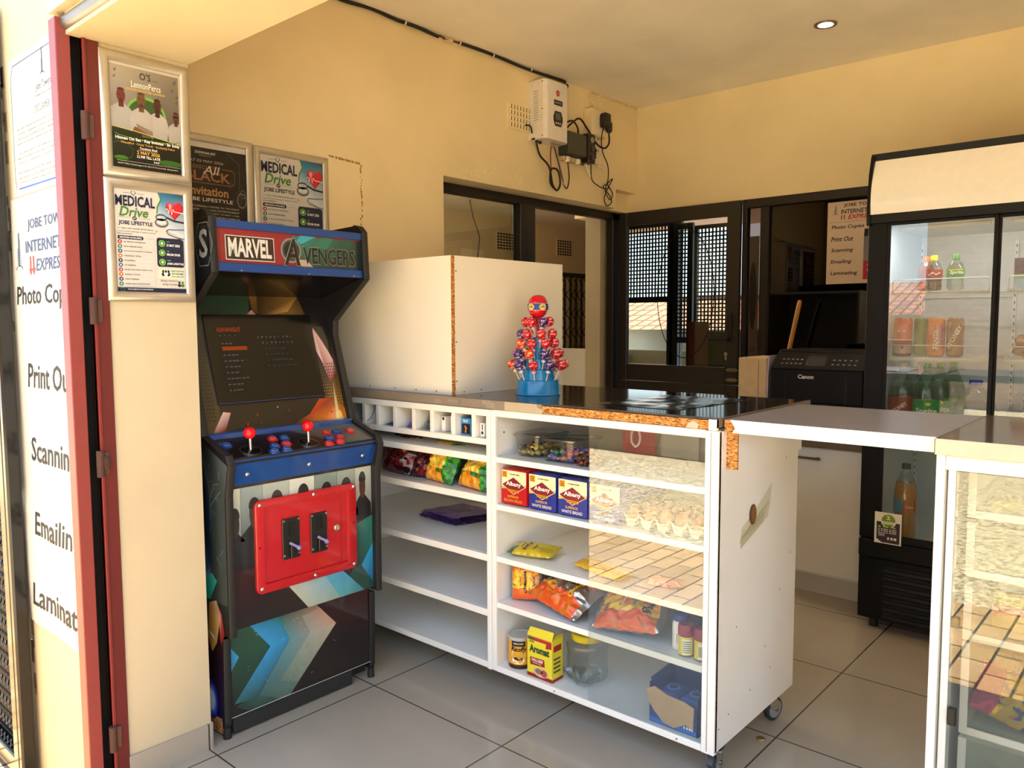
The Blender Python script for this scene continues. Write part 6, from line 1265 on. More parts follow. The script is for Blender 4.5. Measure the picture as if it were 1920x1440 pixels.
bag('pink_packet', 'small pink packets lying behind the glass on the half empty shelf', 'packet', .11, .06, .022, lambda s, q, d: H('#e2948a') if noise.noise((s * 8, q * 5, 0)) > 0 else H('#efc9bf'), (-1.17, 2.02, .4925), rotm(6, 0, 14), 23, crush=.9)
# maize snack bags in the left shelf unit
def pt_nak(seed):
    def f(s, q, side):
        n = noise.noise((s * 4 + seed, q * 4, 0)); m = noise.noise((s * 8, q * 8 + seed, 2))
        if s > .78 + .06 * n: return H('#1f6a2a') if m > -.1 else H('#3f9a2a')
        if s < .08: return (H('#9fb0b8'), 'silver')
        if q < .17: return H('#d07a1c') if m > 0 else H('#e0a02a')
        if q < .28: return H('#8a5a2a') if m > .1 else H('#2f6a2a')
        return H('#d9b02a') if m > -.25 else H('#e6cf5a')
    return f
def deco_nk(cv):
    cv.ell(.30, .74, .14, .12, H('#e3b92c'), 1); cv.line([(.2, .58), (.62, .82)], .09, H('#2f7a2c'), 2); cv.line([(.22, .52), (.64, .76)], .035, H('#8a5a2a'), 2); cv.line([(.40, .42), (.56, .60)], .02, WHITE, 2); cv.line([(.45, .40), (.6, .58)], .012, WHITE, 2)
    for u, v in ((.3, .2), (.45, .22), (.52, .15)): cv.ell(u, v, .07, .06, H('#e08a22'), 1)
gN = 'yellow green maize snack bags in the shelf unit'
bag('snack_bag', 'yellow green maize snack bag left of its twin in the shelf unit', 'snack bag', .165, .155, .085, pt_nak(1), (-2.085, 1.995, .694), rotm(64, 0, -8), 31, crush=.8, deco=deco_nk, grp=gN)
bag('snack_bag', 'yellow green maize snack bag at the right end of the shelf unit', 'snack bag', .185, .155, .085, pt_nak(4), (-1.895, 1.995, .694), rotm(52, 0, -10), 34, crush=.8, deco=deco_nk, grp=gN)
def pt_dk(seed): return lambda s, q, d: H('#2a0d10') if noise.noise((s * 6 + seed, q * 6, 0)) > .1 else (H('#7a1a20') if noise.noise((s * 11, q * 4 + seed, 0)) > .05 else (H('#4a1216') if s < .8 else H('#8f8a88')))
bag('snack_bag', 'dark red snack bag nearest the arcade cabinet in the shelf unit', 'snack bag', .18, .155, .09, pt_dk(1), (-2.34, 2.01, .694), rotm(64, 0, -6), 41, crush=.8, deco=lambda cv: [cv.line([(.45 + .02 * i, .3 + .07 * i), (.8, .26 + .07 * i)], .018, H('#a82a2a'), 1) for i in range(7)])
bag('snack_bag', 'crumpled dark snack bag between the red bag and the yellow bags', 'snack bag', .11, .12, .075, pt_dk(6), (-2.195, 2.01, .694), rotm(55, 0, 10), 44, crush=1.2)
bag('snack_bag', 'dark snack bag lying behind the yellow bag under the blue carton hole', 'snack bag', .16, .12, .06, lambda s, q, d: H('#191a14') if noise.noise((s * 6, q * 6, 4)) > -.1 else H('#6b6a4a'), (-1.90, 2.15, .70), rotm(50, 0, 0), 47, crush=.8)
PUR = H('#6a4592')
T = thing('folded_bags', 'folded purple plastic bags lying on the middle shelf of the shelf unit', 'plastic bags', (-2.27, 2.2, .49))
for i in range(3):
    b = MB(); w = .24 - i * .015
    b.grid(lambda s, t: (-2.38 + i * .012 + s * w + t * .05, 2.12 + t * .19 - s * .02, .4915 + i * .010 + .004 * noise.noise((s * 6, t * 6, i))), 18, 12, 'film', lambda s, t: PUR if i else H('#8a86a0')); b.grid(lambda s, t: (-2.38 + i * .012 + s * w + t * .05, 2.12 + t * .19 - s * .02, .4915 + i * .010 + .008 + .004 * noise.noise((s * 6 + 4, t * 6, i))), 18, 12, 'film', lambda s, t: PUR if not (i == 2 and .45 < s < .62 and .4 < t < .7) else H('#2a1740'))
    b.box(-2.375 + i * .012, -2.38 + i * .012 + w, 2.125, 2.128, .492 + i * .010, .499 + i * .010, 'film', mixc(PUR, BLACK, .3)); part(b, 'bag_layer', T)
# pigeonhole contents
b = MB(); b.grid(lambda s, t: (-2.238 + s * .068, 1.935 + t * .08, .891 + .055 * max(0, sin(pi * s) * sin(pi * t)) * (1 + .6 * noise.noise((s * 6, t * 6, 2)))), 14, 14, 'film', lambda s, t: H('#6a4f96')); tag(b.build('purple_bag', None, (-2.20, 1.98, .89)), 'small crumpled purple bag in a pigeonhole', 'bag')
b = MB(); b.grid(lambda s, t: (-2.152 + s * .075, 1.93 + t * .09, .891 + .06 * max(0, sin(pi * s) * sin(pi * t)) * (1 + .8 * noise.noise((s * 7, t * 7, 5)))), 18, 18, 'cling', lambda s, t: H('#dfe3e2')); tag(b.build('clear_bag', None, (-2.115, 1.98, .89)), 'crumpled clear plastic bag in a pigeonhole', 'bag')
b = MB(); b.grid(lambda s, t: (-2.355 + s * .07, 1.93 + t * .06, .891 + .012 * max(0, sin(pi * s) * sin(pi * t))), 8, 8, 'paper', lambda s, t: H('#3a3a38')); tag(b.build('paper_scrap', None, (-2.32, 1.97, .89)), 'dark flat scrap lying in a pigeonhole', 'paper')
def carton(name, lab, x0, x1, y0, y1, z0, z1, col, deco=None, cat='box', grp=None):
    b = MB(); b.box(x0, x1, y0, y1, z0, z1, 'print', col, .0008); cv = Canvas(b, plane_fn((x0, y0 - .0001, z0), (1, 0, 0), (0, 0, 1)), 'print', .0003)
    if deco: deco(cv, x1 - x0, z1 - z0)
    return tag(b.build(name, None, ((x0 + x1) / 2, (y0 + y1) / 2, z0)), lab, cat, grp)
def d_cig(cv, w, h): cv.ell(w * .5, h * .3, w * .28, h * .12, H('#2a3450'), 1); cv.rect(w * .4, h * .5, w * .25, h * .4, H('#3a3f50'), 1)
gB = 'small white boxes in the pigeonholes'
carton('small_box', 'narrow white box at the left side of the fifth pigeonhole', -2.040, -2.020, 1.935, 2.0, .8905, .945, H('#e6e2dc'), lambda cv, w, h: cv.rect(w * .25, h * .75, w * .5, h * .2, BLACK, 1), grp=gB)
carton('small_box', 'narrow white box beside the divider left of the blue carton', -1.988, -1.967, 1.93, 2.0, .8905, .950, H('#e6e2dc'), d_cig, grp=gB)
carton('small_box', 'narrow white box with a blue ring in the last pigeonhole', -1.838, -1.818, 1.925, 1.99, .8905, .938, H('#e6e2dc'), d_cig, grp=gB)
carton('small_box', 'flat dark red and blue box in the last pigeonhole', -1.816, -1.796, 1.935, 2.0, .8905, .936, H('#7a2430'), lambda cv, w, h: cv.rect(0, h * .4, w, h * .35, H('#2a6ab0'), 1), grp=gB)
T = thing('blue_carton', 'blue hanging carton with small figure picture in a pigeonhole', 'box', (-1.905, 1.96, .8905))
b = MB(); b.box(-1.940, -1.893, 1.935, 1.975, .8905, .948, 'print', H('#2f86c0'), .0008); cv = Canvas(b, plane_fn((-1.94, 1.9349, .8905), (1, 0, 0), (0, 0, 1)), 'print', .0003)
cv.rect(.003, .003, .041, .034, H('#16181c'), 1); cv.poly([(.018, .006), (.028, .006), (.024, .016), (.03, .02), (.022, .03), (.016, .03), (.022, .02)], H('#d9803a'), 2); cv.text('TRUST', .009, .042, .028, .009, WHITE, 2, .03); part(b, 'box_body', T)
b = MB(); b.box(-1.925, -1.884, 1.976, 1.979, .892, .9655, 'print', H('#2f86c0')); cv = Canvas(b, plane_fn((-1.925, 1.9758, .8905), (1, 0, 0), (0, 0, 1)), 'print', .0003); cv.ell(.021, .066, .009, .003, BLACK, 1); part(b, 'hang_tab', T)
b = MB(); b.tube([(-2.40, 1.925, .97), (-2.405, 1.922, .94), (-2.425, 1.92, .91), (-2.45, 1.918, .892), (-2.47, 1.915, .885)], .0012, 'rubber', H('#4a4a48'), 6); tag(b.build('thin_cable', None, (-2.43, 1.92, .89)), 'thin grey cable hanging across the first pigeonholes', 'cable')
# --- bottom shelf
ZB = .1105
T = thing('coffee_tin', 'small round coffee tin at the left end of the bottom shelf', 'tin', (-1.700, 1.972, ZB))
b = MB(); b.lathe([(.039, 0), (.0405, .002), (.0405, .098), (.039, .100)], (-1.700, 1.972, ZB), 'print', H('#d99a22'), 30, mats=['metal', 'print', 'metal'], cols=[H('#c9c6bc'), H('#dfa32c'), H('#c9c6bc')]); cv = Canvas(b, cyl_fn((-1.700, 1.972, ZB), .0405, -radians(60)), 'print', .0004, True)
cv.rect(-.06, .0, .12, .014, H('#3a1f14'), 1); cv.ell(0, .048, .026, .03, H('#e6c06a'), 1); cv.ell(0, .03, .022, .013, H('#f2eadc'), 2); cv.ell(0, .036, .017, .006, H('#4a2412'), 3); cv.rect(-.024, .078, .048, .018, H('#2a1a16'), 2); cv.text('NESCAFE', -.018, .085, .036, .005, WHITE, 3, .02); cv.text('Ricoffy', -.026, .056, .052, .021, H('#2b1410'), 4, .03, .15); part(b, 'tin_body', T)
b = MB(); b.lathe([(.0415, .096), (.0425, .099), (.0425, .105), (.040, .107), (.037, .104), (0, .104)], (-1.700, 1.972, ZB), 'satin', H('#b9b4aa'), 28, caps=False); part(b, 'lid', T)
T = thing('seasoning_box', 'yellow seasoning box with green lettering on the bottom shelf', 'box', (-1.58, 1.955, ZB))
AY = H('#e6d334'); ax0, ax1, ay0, ay1, ah = -1.632, -1.527, 1.928, 1.985, .140
b = MB(); b.box(ax0, ax1, ay0, ay1, ZB, ZB + ah, 'print', AY, .0006); cv = Canvas(b, plane_fn((ax0, ay0 - .0002, ZB), (1, 0, 0), (0, 0, 1)), 'print', .0003); w = ax1 - ax0
cv.rect(0, 0, w, .012, H('#8f2420'), 1); cv.rect(.002, ah - .016, w - .004, .012, H('#a82824'), 1, col2=H('#c9403a')); cv.text('Aromat', .010, .083, .084, .026, H('#1f4a2c'), 2, .05); cv.text('KNORR', .008, .115, .022, .008, H('#1f6a34'), 2, .02); cv.rect(.008, .124, .02, .010, H('#2a6a3a'), 2)
cv.poly([(.014, .04), (.075, .044), (.073, .068), (.012, .066)], H('#9c2622'), 2); cv.text('CHILLI BEEF', .018, .054, .05, .010, WHITE, 3, .02); cv.text('seasoning', .024, .046, .036, .006, WHITE, 3); cv.poly([(.078, .108), (.103, .112), (.103, .128), (.082, .128)], H('#a82824'), 2)
cv.ell(.058, .022, .032, .016, H('#c9b09a'), 2); cv.ell(.05, .024, .016, .009, H('#8f6a5a'), 3); cv.ell(.072, .022, .012, .012, H('#b04a40'), 3)
cs = Canvas(b, plane_fn((ax1 + .0002, ay0, ZB), (0, 1, 0), (0, 0, 1)), 'print', .0003); cs.rect(0, 0, .057, .01, H('#8f2420'), 1); cs.rect(.008, .10, .04, .02, H('#a82824'), 1)
for i in range(4): cs.rect(.008, .03 + i * .014, .036, .006, H('#4a4a28'), 1)
part(b, 'carton', T)
b = MB(); b.poly([(ax0, ay0, ZB + ah), (ax1, ay0, ZB + ah), (ax1 - .002, ay0 + .012, ZB + ah + .024), (ax0 + .004, ay0 + .012, ZB + ah + .022)], 'print', AY); b.poly([(ax0, ay0 + .001, ZB + ah), (ax1, ay0 + .001, ZB + ah), (ax1 - .002, ay0 + .013, ZB + ah + .024), (ax0 + .004, ay0 + .013, ZB + ah + .022)], 'print', AY); b.poly([(ax1, ay0, ZB + ah), (ax1, ay1, ZB + ah), (ax1 + .01, ay1 - .012, ZB + ah + .018), (ax1 + .01, ay0 + .008, ZB + ah + .018)], 'print', mixc(AY, BLACK, .08)); part(b, 'open_flap', T)
T = thing('clear_jar', 'big clear plastic jar with yellow lid on the bottom shelf', 'jar', (-1.475, 2.07, ZB))
b = MB(); b.lathe([(.05, 0), (.066, .004), (.070, .018), (.067, .040), (.067, .095), (.070, .108), (.066, .120), (.050, .128), (.048, .138)], (-1.475, 2.05, ZB), 'clear', H('#eef2f0'), 30, caps=False); b.lathe([(.045, .003), (.0, .008)], (-1.475, 2.05, ZB), 'clear', H('#eef2f0'), 20, caps=False); part(b, 'jar_body', T)
b = MB(); b.lathe([(.051, .128), (.0525, .130), (.0525, .146), (.049, .150), (0, .150)], (-1.475, 2.05, ZB), 'satin', H('#d9c21e'), 30, caps=False); part(b, 'lid', T)
b = MB()
def cr(s, t):
    a = 2 * pi * s; r = (.02 + .036 * t) * (1 + .22 * sin(a * 5 + t * 3)); return (-1.445 + r * 1.15 * cos(a), 1.985 + r * .75 * sin(a), ZB + .002 + .038 * t ** .7 * (1 + .5 * noise.noise((cos(a) * 3, sin(a) * 3, t * 3))))
b.grid(cr, 48, 12, 'cling', lambda s, t: H('#e4e9e8')); tag(b.build('clear_plastic_tray', None, (-1.445, 1.985, ZB)), 'crumpled clear plastic tray in front of the clear jar', 'tray')
# open blue carton
T = thing('open_carton', 'blue cardboard carton torn open showing brown board on the bottom shelf', 'carton', (-1.085, 2.0, ZB))
CB = H('#1c3f7d'); KB = H('#b39670'); x0, x1, y0, y1, h = -1.165, -1.008, 1.932, 2.08, .118
b = MB(); b.box(x0, x1, y1 - .004, y1, ZB, ZB + h, 'print', CB); b.box(x0, x0 + .003, y0, y1, ZB, ZB + h, 'print', CB); b.box(x1 - .003, x1, y0, y1, ZB, ZB + h * .98, 'print', CB); b.box(x0, x1, y0, y1, ZB, ZB + .003, 'print', CB); b.box(x0, x1, y0, y0 + .003, ZB, ZB + h * .75, 'print', CB)
cv = Canvas(b, plane_fn((x0, y0 - .0003, ZB), (1, 0, 0), (0, 0, 1)), 'print', .0004); cv.rect(.002, .002, .15, .014, H('#2a6ac0'), 1); bars(cv, .115, .026, .026, .007, WHITE, 2, 3); bars(cv, .112, .014, .034, .007, WHITE, 2, 4)
cvx = Canvas(b, plane_fn((x1 + .0002, y0, ZB), (0, 1, 0), (0, 0, 1)), 'print', .0003); cvx.rect(.02, .02, .05, .03, H('#2a6ac0'), 1); part(b, 'carton_body', T)
b = MB(); pts = [(x0 - .006, ZB + .098), (x0 + .002, ZB + .06), (x0 + .02, ZB + .038), (x0 + .05, ZB + .012), (x0 + .085, ZB + .008), (x0 + .12, ZB + .028), (x1 - .012, ZB + .022), (x1 - .010, ZB + .085), (x1 - .04, ZB + .094), (x0 + .06, ZB + .098), (x0 + .02, ZB + .112)]
b.prism(pts, y0 - .006, y0 - .003, 'matte', KB); part(b, 'torn_flap', T)
b = MB(); b.poly([(x0, y1 - .003, ZB + h), (x1, y1 - .003, ZB + h), (x1 + .0, y1 + .03, ZB + h + .03), (x0 + .02, y1 + .03, ZB + h + .035)], 'matte', H('#9a8878')); b.poly([(x0, y0 + .01, ZB + h), (x0, y1, ZB + h), (x0 - .012, y1, ZB + h + .008), (x0 - .008, y0 + .02, ZB + h + .004)], 'print', CB); part(b, 'top_flap', T)
def mini(x, y, lab):
    T = thing('small_blue_pack', lab, 'packet', (x, y, ZB + .004), 0, 'packs inside the blue carton'); b = MB(); b.box(x - .035, x + .035, y - .045, y + .045, ZB + .004, ZB + .088, 'film', H('#22529a'), .01); part(b, 'pack', T)
    b = MB(); b.lathe([(.02, .088), (.02, .0895), (.014, .0898), (0, .0895)], (x, y, ZB + .0005), 'film', H('#3a7ac0'), 20, caps=False); b.lathe([(.012, .0897), (.012, .0905), (0, .0905)], (x, y, ZB + .0005), 'film', H('#1a3a6a'), 16, caps=False); part(b, 'printed_disc', T)
mini(-1.124, 2.0, 'left small blue pack inside the torn open carton'); mini(-1.05, 2.0, 'right small blue pack inside the torn open carton')
# white bottle and two red lidded jars on the fourth shelf
ZJ = .3325
T = thing('white_bottle', 'white plastic bottle with dark blue cap on the lower display shelf', 'bottle', (-1.095, 1.985, ZJ))
b = MB(); b.lathe([(.022, 0), (.024, .003), (.024, .07), (.0215, .082), (.021, .085)], (-1.095, 1.985, ZJ), 'satin', H('#e3e2de'), 24); cv = Canvas(b, cyl_fn((-1.095, 1.985, ZJ), .0242, -radians(55)), 'print', .0003, True); cv.line([(-.004, .014), (-.004, .062)], .006, H('#6a7088'), 1); cv.line([(-.013, .02), (-.013, .05)], .0025, H('#8a90a0'), 1); part(b, 'bottle_body', T)
b = MB(); b.lathe([(.023, .085), (.023, .100), (.021, .104), (0, .104)], (-1.095, 1.985, ZJ), 'satin', H('#1f2f7a'), 24, caps=False); part(b, 'cap', T)
for x, y, lab, k in ((-1.062, 1.957, 'red lidded spice jar with yellow label beside the white bottle', 0), (-1.012, 1.957, 'red lidded spice jar with barcode label beside the cabinet post', 1)):
    T = thing('spice_jar', lab, 'jar', (x, y, ZJ), 0, 'spice jars on the lower display shelf')
    b = MB(); b.lathe([(.020, 0), (.0215, .003), (.0215, .056), (.020, .058)], (x, y, ZJ), 'print', H('#8f2c34'), 24, cols=[H('#7a1f2a'), H('#d9cf6a'), H('#7a1f2a')]); cv = Canvas(b, cyl_fn((x, y, ZJ), .0217, -radians(55)), 'print', .0003, True); cv.rect(-.034, .004, .068, .05, H('#d9c84a'), 0); cv.rect(-.014, .006, .028, .044, H('#dfe0c0'), 1)
    for i in range(6): cv.rect(-.012 + (i * .004 if k else 0), .012 + (0 if k else i * .006), .002 if k else .024, .03 if k else .002, H('#4a4a4a'), 2)
    part(b, 'jar_body', T)
    b = MB(); b.lathe([(.0225, .057), (.023, .059), (.023, .084), (.021, .090), (0, .090)], (x, y, ZJ), 'satin', H('#8f2a3a'), 24, caps=False); part(b, 'lid', T)
# --- contents of the drawer bins on the right
b = None
puff('silver_bag', 'crumpled silver plastic bag in the fourth clear drawer bin', 'bag', (-.27, 2.20, .33), .068, .066, .15, [H('#b9b9b6'), H('#d0d0cc'), H('#8f8f8c')], 61, 'silver', lump=.32, nu=40, nv=28)
def pt_bin(s, q, d): return H('#c93a6a') if s < .28 else (H('#e0b51c') if noise.noise((s * 6, q * 6, 3)) > -.15 else (H('#e08a1c') if noise.noise((s * 9, q * 9, 1)) > 0 else H('#3a5a9a')))
bag('snack_bag', 'pink and yellow snack bag in front of the silver bag in the drawer bin', 'snack bag', .16, .12, .06, pt_bin, (-.285, 2.085, .329), rotm(55, 20, 12), 62, crush=.9)
bag('yellow_packet', 'yellow and red packets seen through the third clear drawer bin', 'packet', .22, .09, .05, lambda s, q, d: H('#e6cf1c') if q > .6 else (H('#d9603a') if q > .35 else H('#d9c26a')), (-.23, 2.12, .556), rotm(60, 0, 4), 63, crush=.6)
for i, x in enumerate((-.318, -.245)):
    b = MB(); b.lathe([(.030, 0), (.034, .006), (.034, .014), (.030, .020), (0, .022)], (x, 2.10, .846), 'satin', H('#e6c81c'), 24); tag(b.build('yellow_bun', None, (x, 2.10, .846)), ('yellow round snack at the left in the top clear drawer bin', 'yellow round snack cut by the photo edge in the top drawer bin')[i], 'snack')
# --- lollipop stand
LX, LY = -1.786, 2.174
T = thing('lollipop_stand', 'blue tiered lollipop stand topped by a big red ball on the counter', 'display stand', (LX, LY, ZT + .0012))
LB = H('#1a86c4'); TIER = [(.079, .074, 0, .052), (.060, .056, .052, .091), (.044, .041, .091, .129), (.034, .031, .129, .164), (.021, .020, .164, .204)]
for r0, r1, z0, z1 in TIER:
    b = MB(); b.lathe([(r0 + .003 if z0 == 0 else r0, z0), (r0, z0 + .004), (r1, z1 - .002), (r1 - .003, z1), (0, z1)], (LX, LY, ZT + .0012), 'gloss', LB, 36, caps=False); part(b, 'tier', T)
b = MB(); b.cyl((LX, LY, ZT + .2), (LX, LY, ZT + .29), .006, .006, 'gloss', H('#c01a22'), 12); part(b, 'stem', T)
b = MB(); zb = ZT + .313; b.lathe([(0, -.041), (.016, -.037), (.027, -.028), (.0335, -.014), (.0345, 0), (.0345, .008), (.0325, .022), (.024, .036), (.013, .0415), (0, .043)], (LX, LY, zb), 'gloss', H('#c8161e'), 30, caps=False); ball = part(b, 'red_ball', T)
b = MB(); b.lathe([(.0355, -.012), (.0365, -.011), (.0365, .012), (.0355, .013)], (LX, LY, zb), 'print', H('#1c3a80'), 30, caps=False, cols=[H('#d9d4e0'), H('#1c3a80'), H('#d9d4e0')])
for k in range(4):
    cv = Canvas(b, cyl_fn((LX, LY, zb - .012), .0367, -radians(50) + (k - .6) * 1.25), 'print', .0003, True); cv.ell(0, .012, .0135, .011, H('#e6e2d6'), 1); cv.ell(0, .012, .0115, .009, H('#d9b81c'), 2); cv.text('pin pop', -.009, .009, .018, .006, H('#2a2a5a'), 3, .03)
part(b, 'printed_band', ball)
PAL = {'red': ('#c21a26', '#e8aab0', '#8f0f1a'), 'purple': ('#3a1f5a', '#d9cfe6', '#5b2f86'), 'orange': ('#e0501c', '#f2d9c0', '#b8321c')}
LOL = {}
def lolly(colname):
    c, hi, lo = (H(x) for x in PAL[colname]); T = thing('lollipop', '', 'lollipop', (0, 0, 0), 0, 'lollipops in the blue stand'); random.seed(len(LOL) + 70); o = Vector((random.random() * 9, 2, 3))
    b = MB(); b.cyl((0, 0, -.022), (0, 0, .046), .0021, .0021, 'satin', H('#ece9e0'), 8); part(b, 'stick', T, False)
    def pt(u, v):
        d = Vector((cos(2 * pi * u) * sin(pi * v), sin(2 * pi * u) * sin(pi * v), cos(pi * v))); n = noise.noise(d * 2.6 + o)
        return hi if n > .30 else (lo if n < -.25 else c)  # pale patches: wrapper swirl plus glints painted into the colour
    b = MB(); b.sphere((0, 0, .061), (.0172, .0172, .0182), 'film', c, 30, 20, pt); b.lathe([(.009, .044), (.004, .040), (.007, .035), (.009, .033)], (0, 0, 0), 'film', hi, 12, caps=False); part(b, 'wrapped_sweet', T, False)
    LOL[colname] = T; return T
RINGS = [(.067, .052, 10, 27, 'lowest'), (.050, .091, 9, 26, 'second'), (.0365, .129, 8, 27, 'third'), (.027, .164, 7, 30, 'fourth'), (.015, .204, 6, 26, 'top')]
SEQ = {'lowest': 'purple purple orange purple red purple red orange red purple'.split(), 'second': 'orange red purple orange purple red red orange red'.split(), 'third': 'purple purple orange red red red orange purple'.split(), 'fourth': 'orange purple red red red purple orange'.split(), 'top': 'purple red red purple red orange'.split()}
PLACE = ('first', 'second', 'third', 'fourth', 'fifth', 'sixth', 'seventh', 'eighth', 'ninth', 'tenth')
for r, z, n, tilt, nm in RINGS:
    angs = [-radians(50) - pi * .86 + 2 * pi * k / n + (.2 if nm in ('second', 'fourth') else 0) for k in range(n)]
    rank = {k: i for i, k in enumerate(sorted(range(n), key=lambda k: .751 * cos(angs[k]) + .66 * sin(angs[k])))}
    for k in range(n):
        ph = -radians(50) - pi * .86 + 2 * pi * k / n + (.2 if nm in ('second', 'fourth') else 0); cn = SEQ[nm][k]
        lab = '%s wrapped lollipop, %s from the left in the %s ring of the blue stand' % (cn, PLACE[rank[k]], nm)
        if cn not in LOL: o = lolly(cn)
        else: o = dup(LOL[cn])
        o['label'] = lab; random.seed(k * 7 + int(z * 1000)); ti = radians(tilt + random.uniform(-3, 3))
        d = Vector((cos(ph) * sin(ti), sin(ph) * sin(ti), cos(ti))); o.location = (LX + r * cos(ph), LY + r * sin(ph), ZT + .0012 + z); o.rotation_euler = d.to_track_quat('Z', 'Y').to_euler()
# bottle cap on the floor
b = MB(); b.lathe([(.013, 0), (.014, .003), (.011, .006), (0, .006)], (-.98, 2.33 - .02, 0), 'metal', H('#d9cf9a'), 16); b.v = [Vector((v.x, v.y, v.z)) for v in b.v]; cap = b.build('bottle_cap', None, (-.98, 2.31, 0)); tag(cap, 'small gold bottle cap lying on the floor tiles near the caster', 'bottle cap'); cap.location = (-.955, 2.235, .0)
# ================================================================== WALL EQUIPMENT
T = thing('inverter', 'white wall mounted inverter box with small display high on the left wall', 'inverter', (-2.8, 3.43, 2.27))
IW = H('#e2dcd6'); y0, y1, z0, z1 = 3.332, 3.540, 2.266, 2.576
b = MB(); b.prism([(-2.8, y0), (-2.70, y0), (-2.682, y0 + .018), (-2.68, y0 + .03), (-2.68, y1 - .03), (-2.682, y1 - .018), (-2.70, y1), (-2.8, y1)], z0, z1, 'satin', IW, axis='z')
cs = Canvas(b, plane_fn((-2.8, y0, z0), (1, 0, 0), (0, 0, 1)), 'satin', .0003)
for k in range(13): cs.line([(.035, .10 + k * .0125), (.068, .103 + k * .0125)], .0022, H('#2a2622'), 1)
cs.ell(.022, .285, .0028, .0028, H('#4a4540'), 1, 8)
for z in (.015, .155, .298): cs.ell(.096, z, .004, .004, H('#3a3530'), 1, 10)
cs.poly([(.02, .0), (.045, 0), (.045, .01), (.02, .01)], BLACK, 1)
part(b, 'housing', T)
b = MB(); cf = Canvas(b, plane_fn((-2.68, y0, z0), (0, 1, 0), (0, 0, 1)), 'print', .0004); cf.ell(.104, .250, .017, .0175, H('#b9b4ae'), 1); cf.ell(.104, .250, .0145, .015, H('#c2332a'), 2); cf.line([(.096, .252), (.104, .247), (.112, .252)], .003, H('#f0d0c0'), 3); cf.rect(.070, .186, .075, .028, H('#1c2030'), 1); bars(cf, .076, .196, .06, .008, H('#8a90b8'), 2, 7); part(b, 'badge', T)
b = MB(); cf = Canvas(b, plane_fn((-2.6797, y0, z0), (0, 1, 0), (0, 0, 1)), 'satin', .0006); cf.poly([(.078, .075), (.132, .075), (.146, .105), (.146, .125), (.132, .155), (.078, .155), (.064, .125), (.064, .105)], H('#17191b'), 1); cf.rect(.082, .110, .046, .036, H('#5c5f58'), 2)
for k in range(3): cf.ell(.088 + k * .017, .092, .0055, .006, H('#dcdad6'), 2, 12)
part(b, 'display_panel', T)
b = MB()
for y in (y0 + .02, y0 + .05): b.cyl((-2.76, y, z0 - .014), (-2.76, y, z0), .009, .009, 'satin', BLACK, 12)
for y in (y0 + .12, y0 + .15, y0 + .18): b.cyl((-2.73, y, z0 - .012), (-2.73, y, z0), .008, .008, 'satin', H('#8a8378'), 12)
part(b, 'cable_gland', T)
b = MB(); b.box(-2.8, -2.72, y1 + .001, y1 + .018, 2.30, 2.50, 'satin', H('#1d1c1b'), .006); part(b, 'side_fan', T)
T = thing('air_vent', 'cream air vent grille with square holes left of the inverter', 'vent', (-2.8, 3.25, 2.37))
b = MB(); b.box(-2.802, -2.793, 3.155, 3.33, 2.305, 2.435, 'plaster', WALLC)
for r in range(4):
    for c in range(7):
        y = 3.165 + c * .0245; z = 2.315 + r * .031; b.box(-2.7935, -2.790, y + .003, y + .015, z + .006, z + .024, 'plaster', H('#efdfba'), .002); b.box(-2.7932, -2.7925, y + .0145, y + .0215, z + .003, z + .024, 'matte', H('#3a2c1a'))
part(b, 'grille', T)
# socket box with charger
T = thing('socket_box', 'cream surface mounted socket box on the wall right of the inverter', 'socket', (-2.8, 3.92, 2.44))
b = MB(); b.box(-2.8, -2.735, 3.835, 3.975, 2.375, 2.535, 'satin', H('#e0cfaa'), .005); part(b, 'box', T)
b = MB(); b.box(-2.735, -2.731, 3.845, 3.965, 2.385, 2.525, 'satin', H('#e8dabb'), .0015); part(b, 'face_plate', T)
b = MB(); b.cyl((-2.77, 3.905, 2.535), (-2.77, 3.905, 2.56), .012, .012, 'satin', H('#d9c9a4'), 12); b.cyl((-2.77, 3.905, 2.35), (-2.77, 3.905, 2.375), .014, .014, 'satin', H('#d9c9a4'), 12); part(b, 'conduit_gland', T)
T = thing('plug_charger', 'black plug-in charger in the cream socket box', 'charger', (-2.73, 3.94, 2.44))
b = MB(); b.box(-2.731, -2.68, 3.895, 3.955, 2.425, 2.51, 'satin', H('#171718'), .01); part(b, 'body', T)
b = MB(); b.box(-2.731, -2.695, 3.95, 3.995, 2.405, 2.475, 'satin', H('#1b1b1c'), .012); part(b, 'second_plug', T)
b = MB(); pts = [(-2.77, 3.905, 2.56), (-2.78, 3.895, 2.585), (-2.787, 3.885, 2.60), (-2.79, 3.885, 2.63), (-2.79, 3.90, 2.645), (-2.79, 4.41, 2.645)]
b.tube(pts, .006, 'satin', H('#d9c69c'), 8)
for y in (3.99, 4.3): b.box(-2.8, -2.782, y - .006, y + .006, 2.634, 2.65, 'satin', H('#ecdcb8'))
b.tube([(-2.79, 4.41, 2.645), (-2.76, 4.412, 2.643)], .007, 'satin', H('#ecdcb8'), 8)
tag(b.build('conduit', None, (-2.79, 4.1, 2.64)), 'cream conduit along the ceiling corner above the socket box', 'conduit')
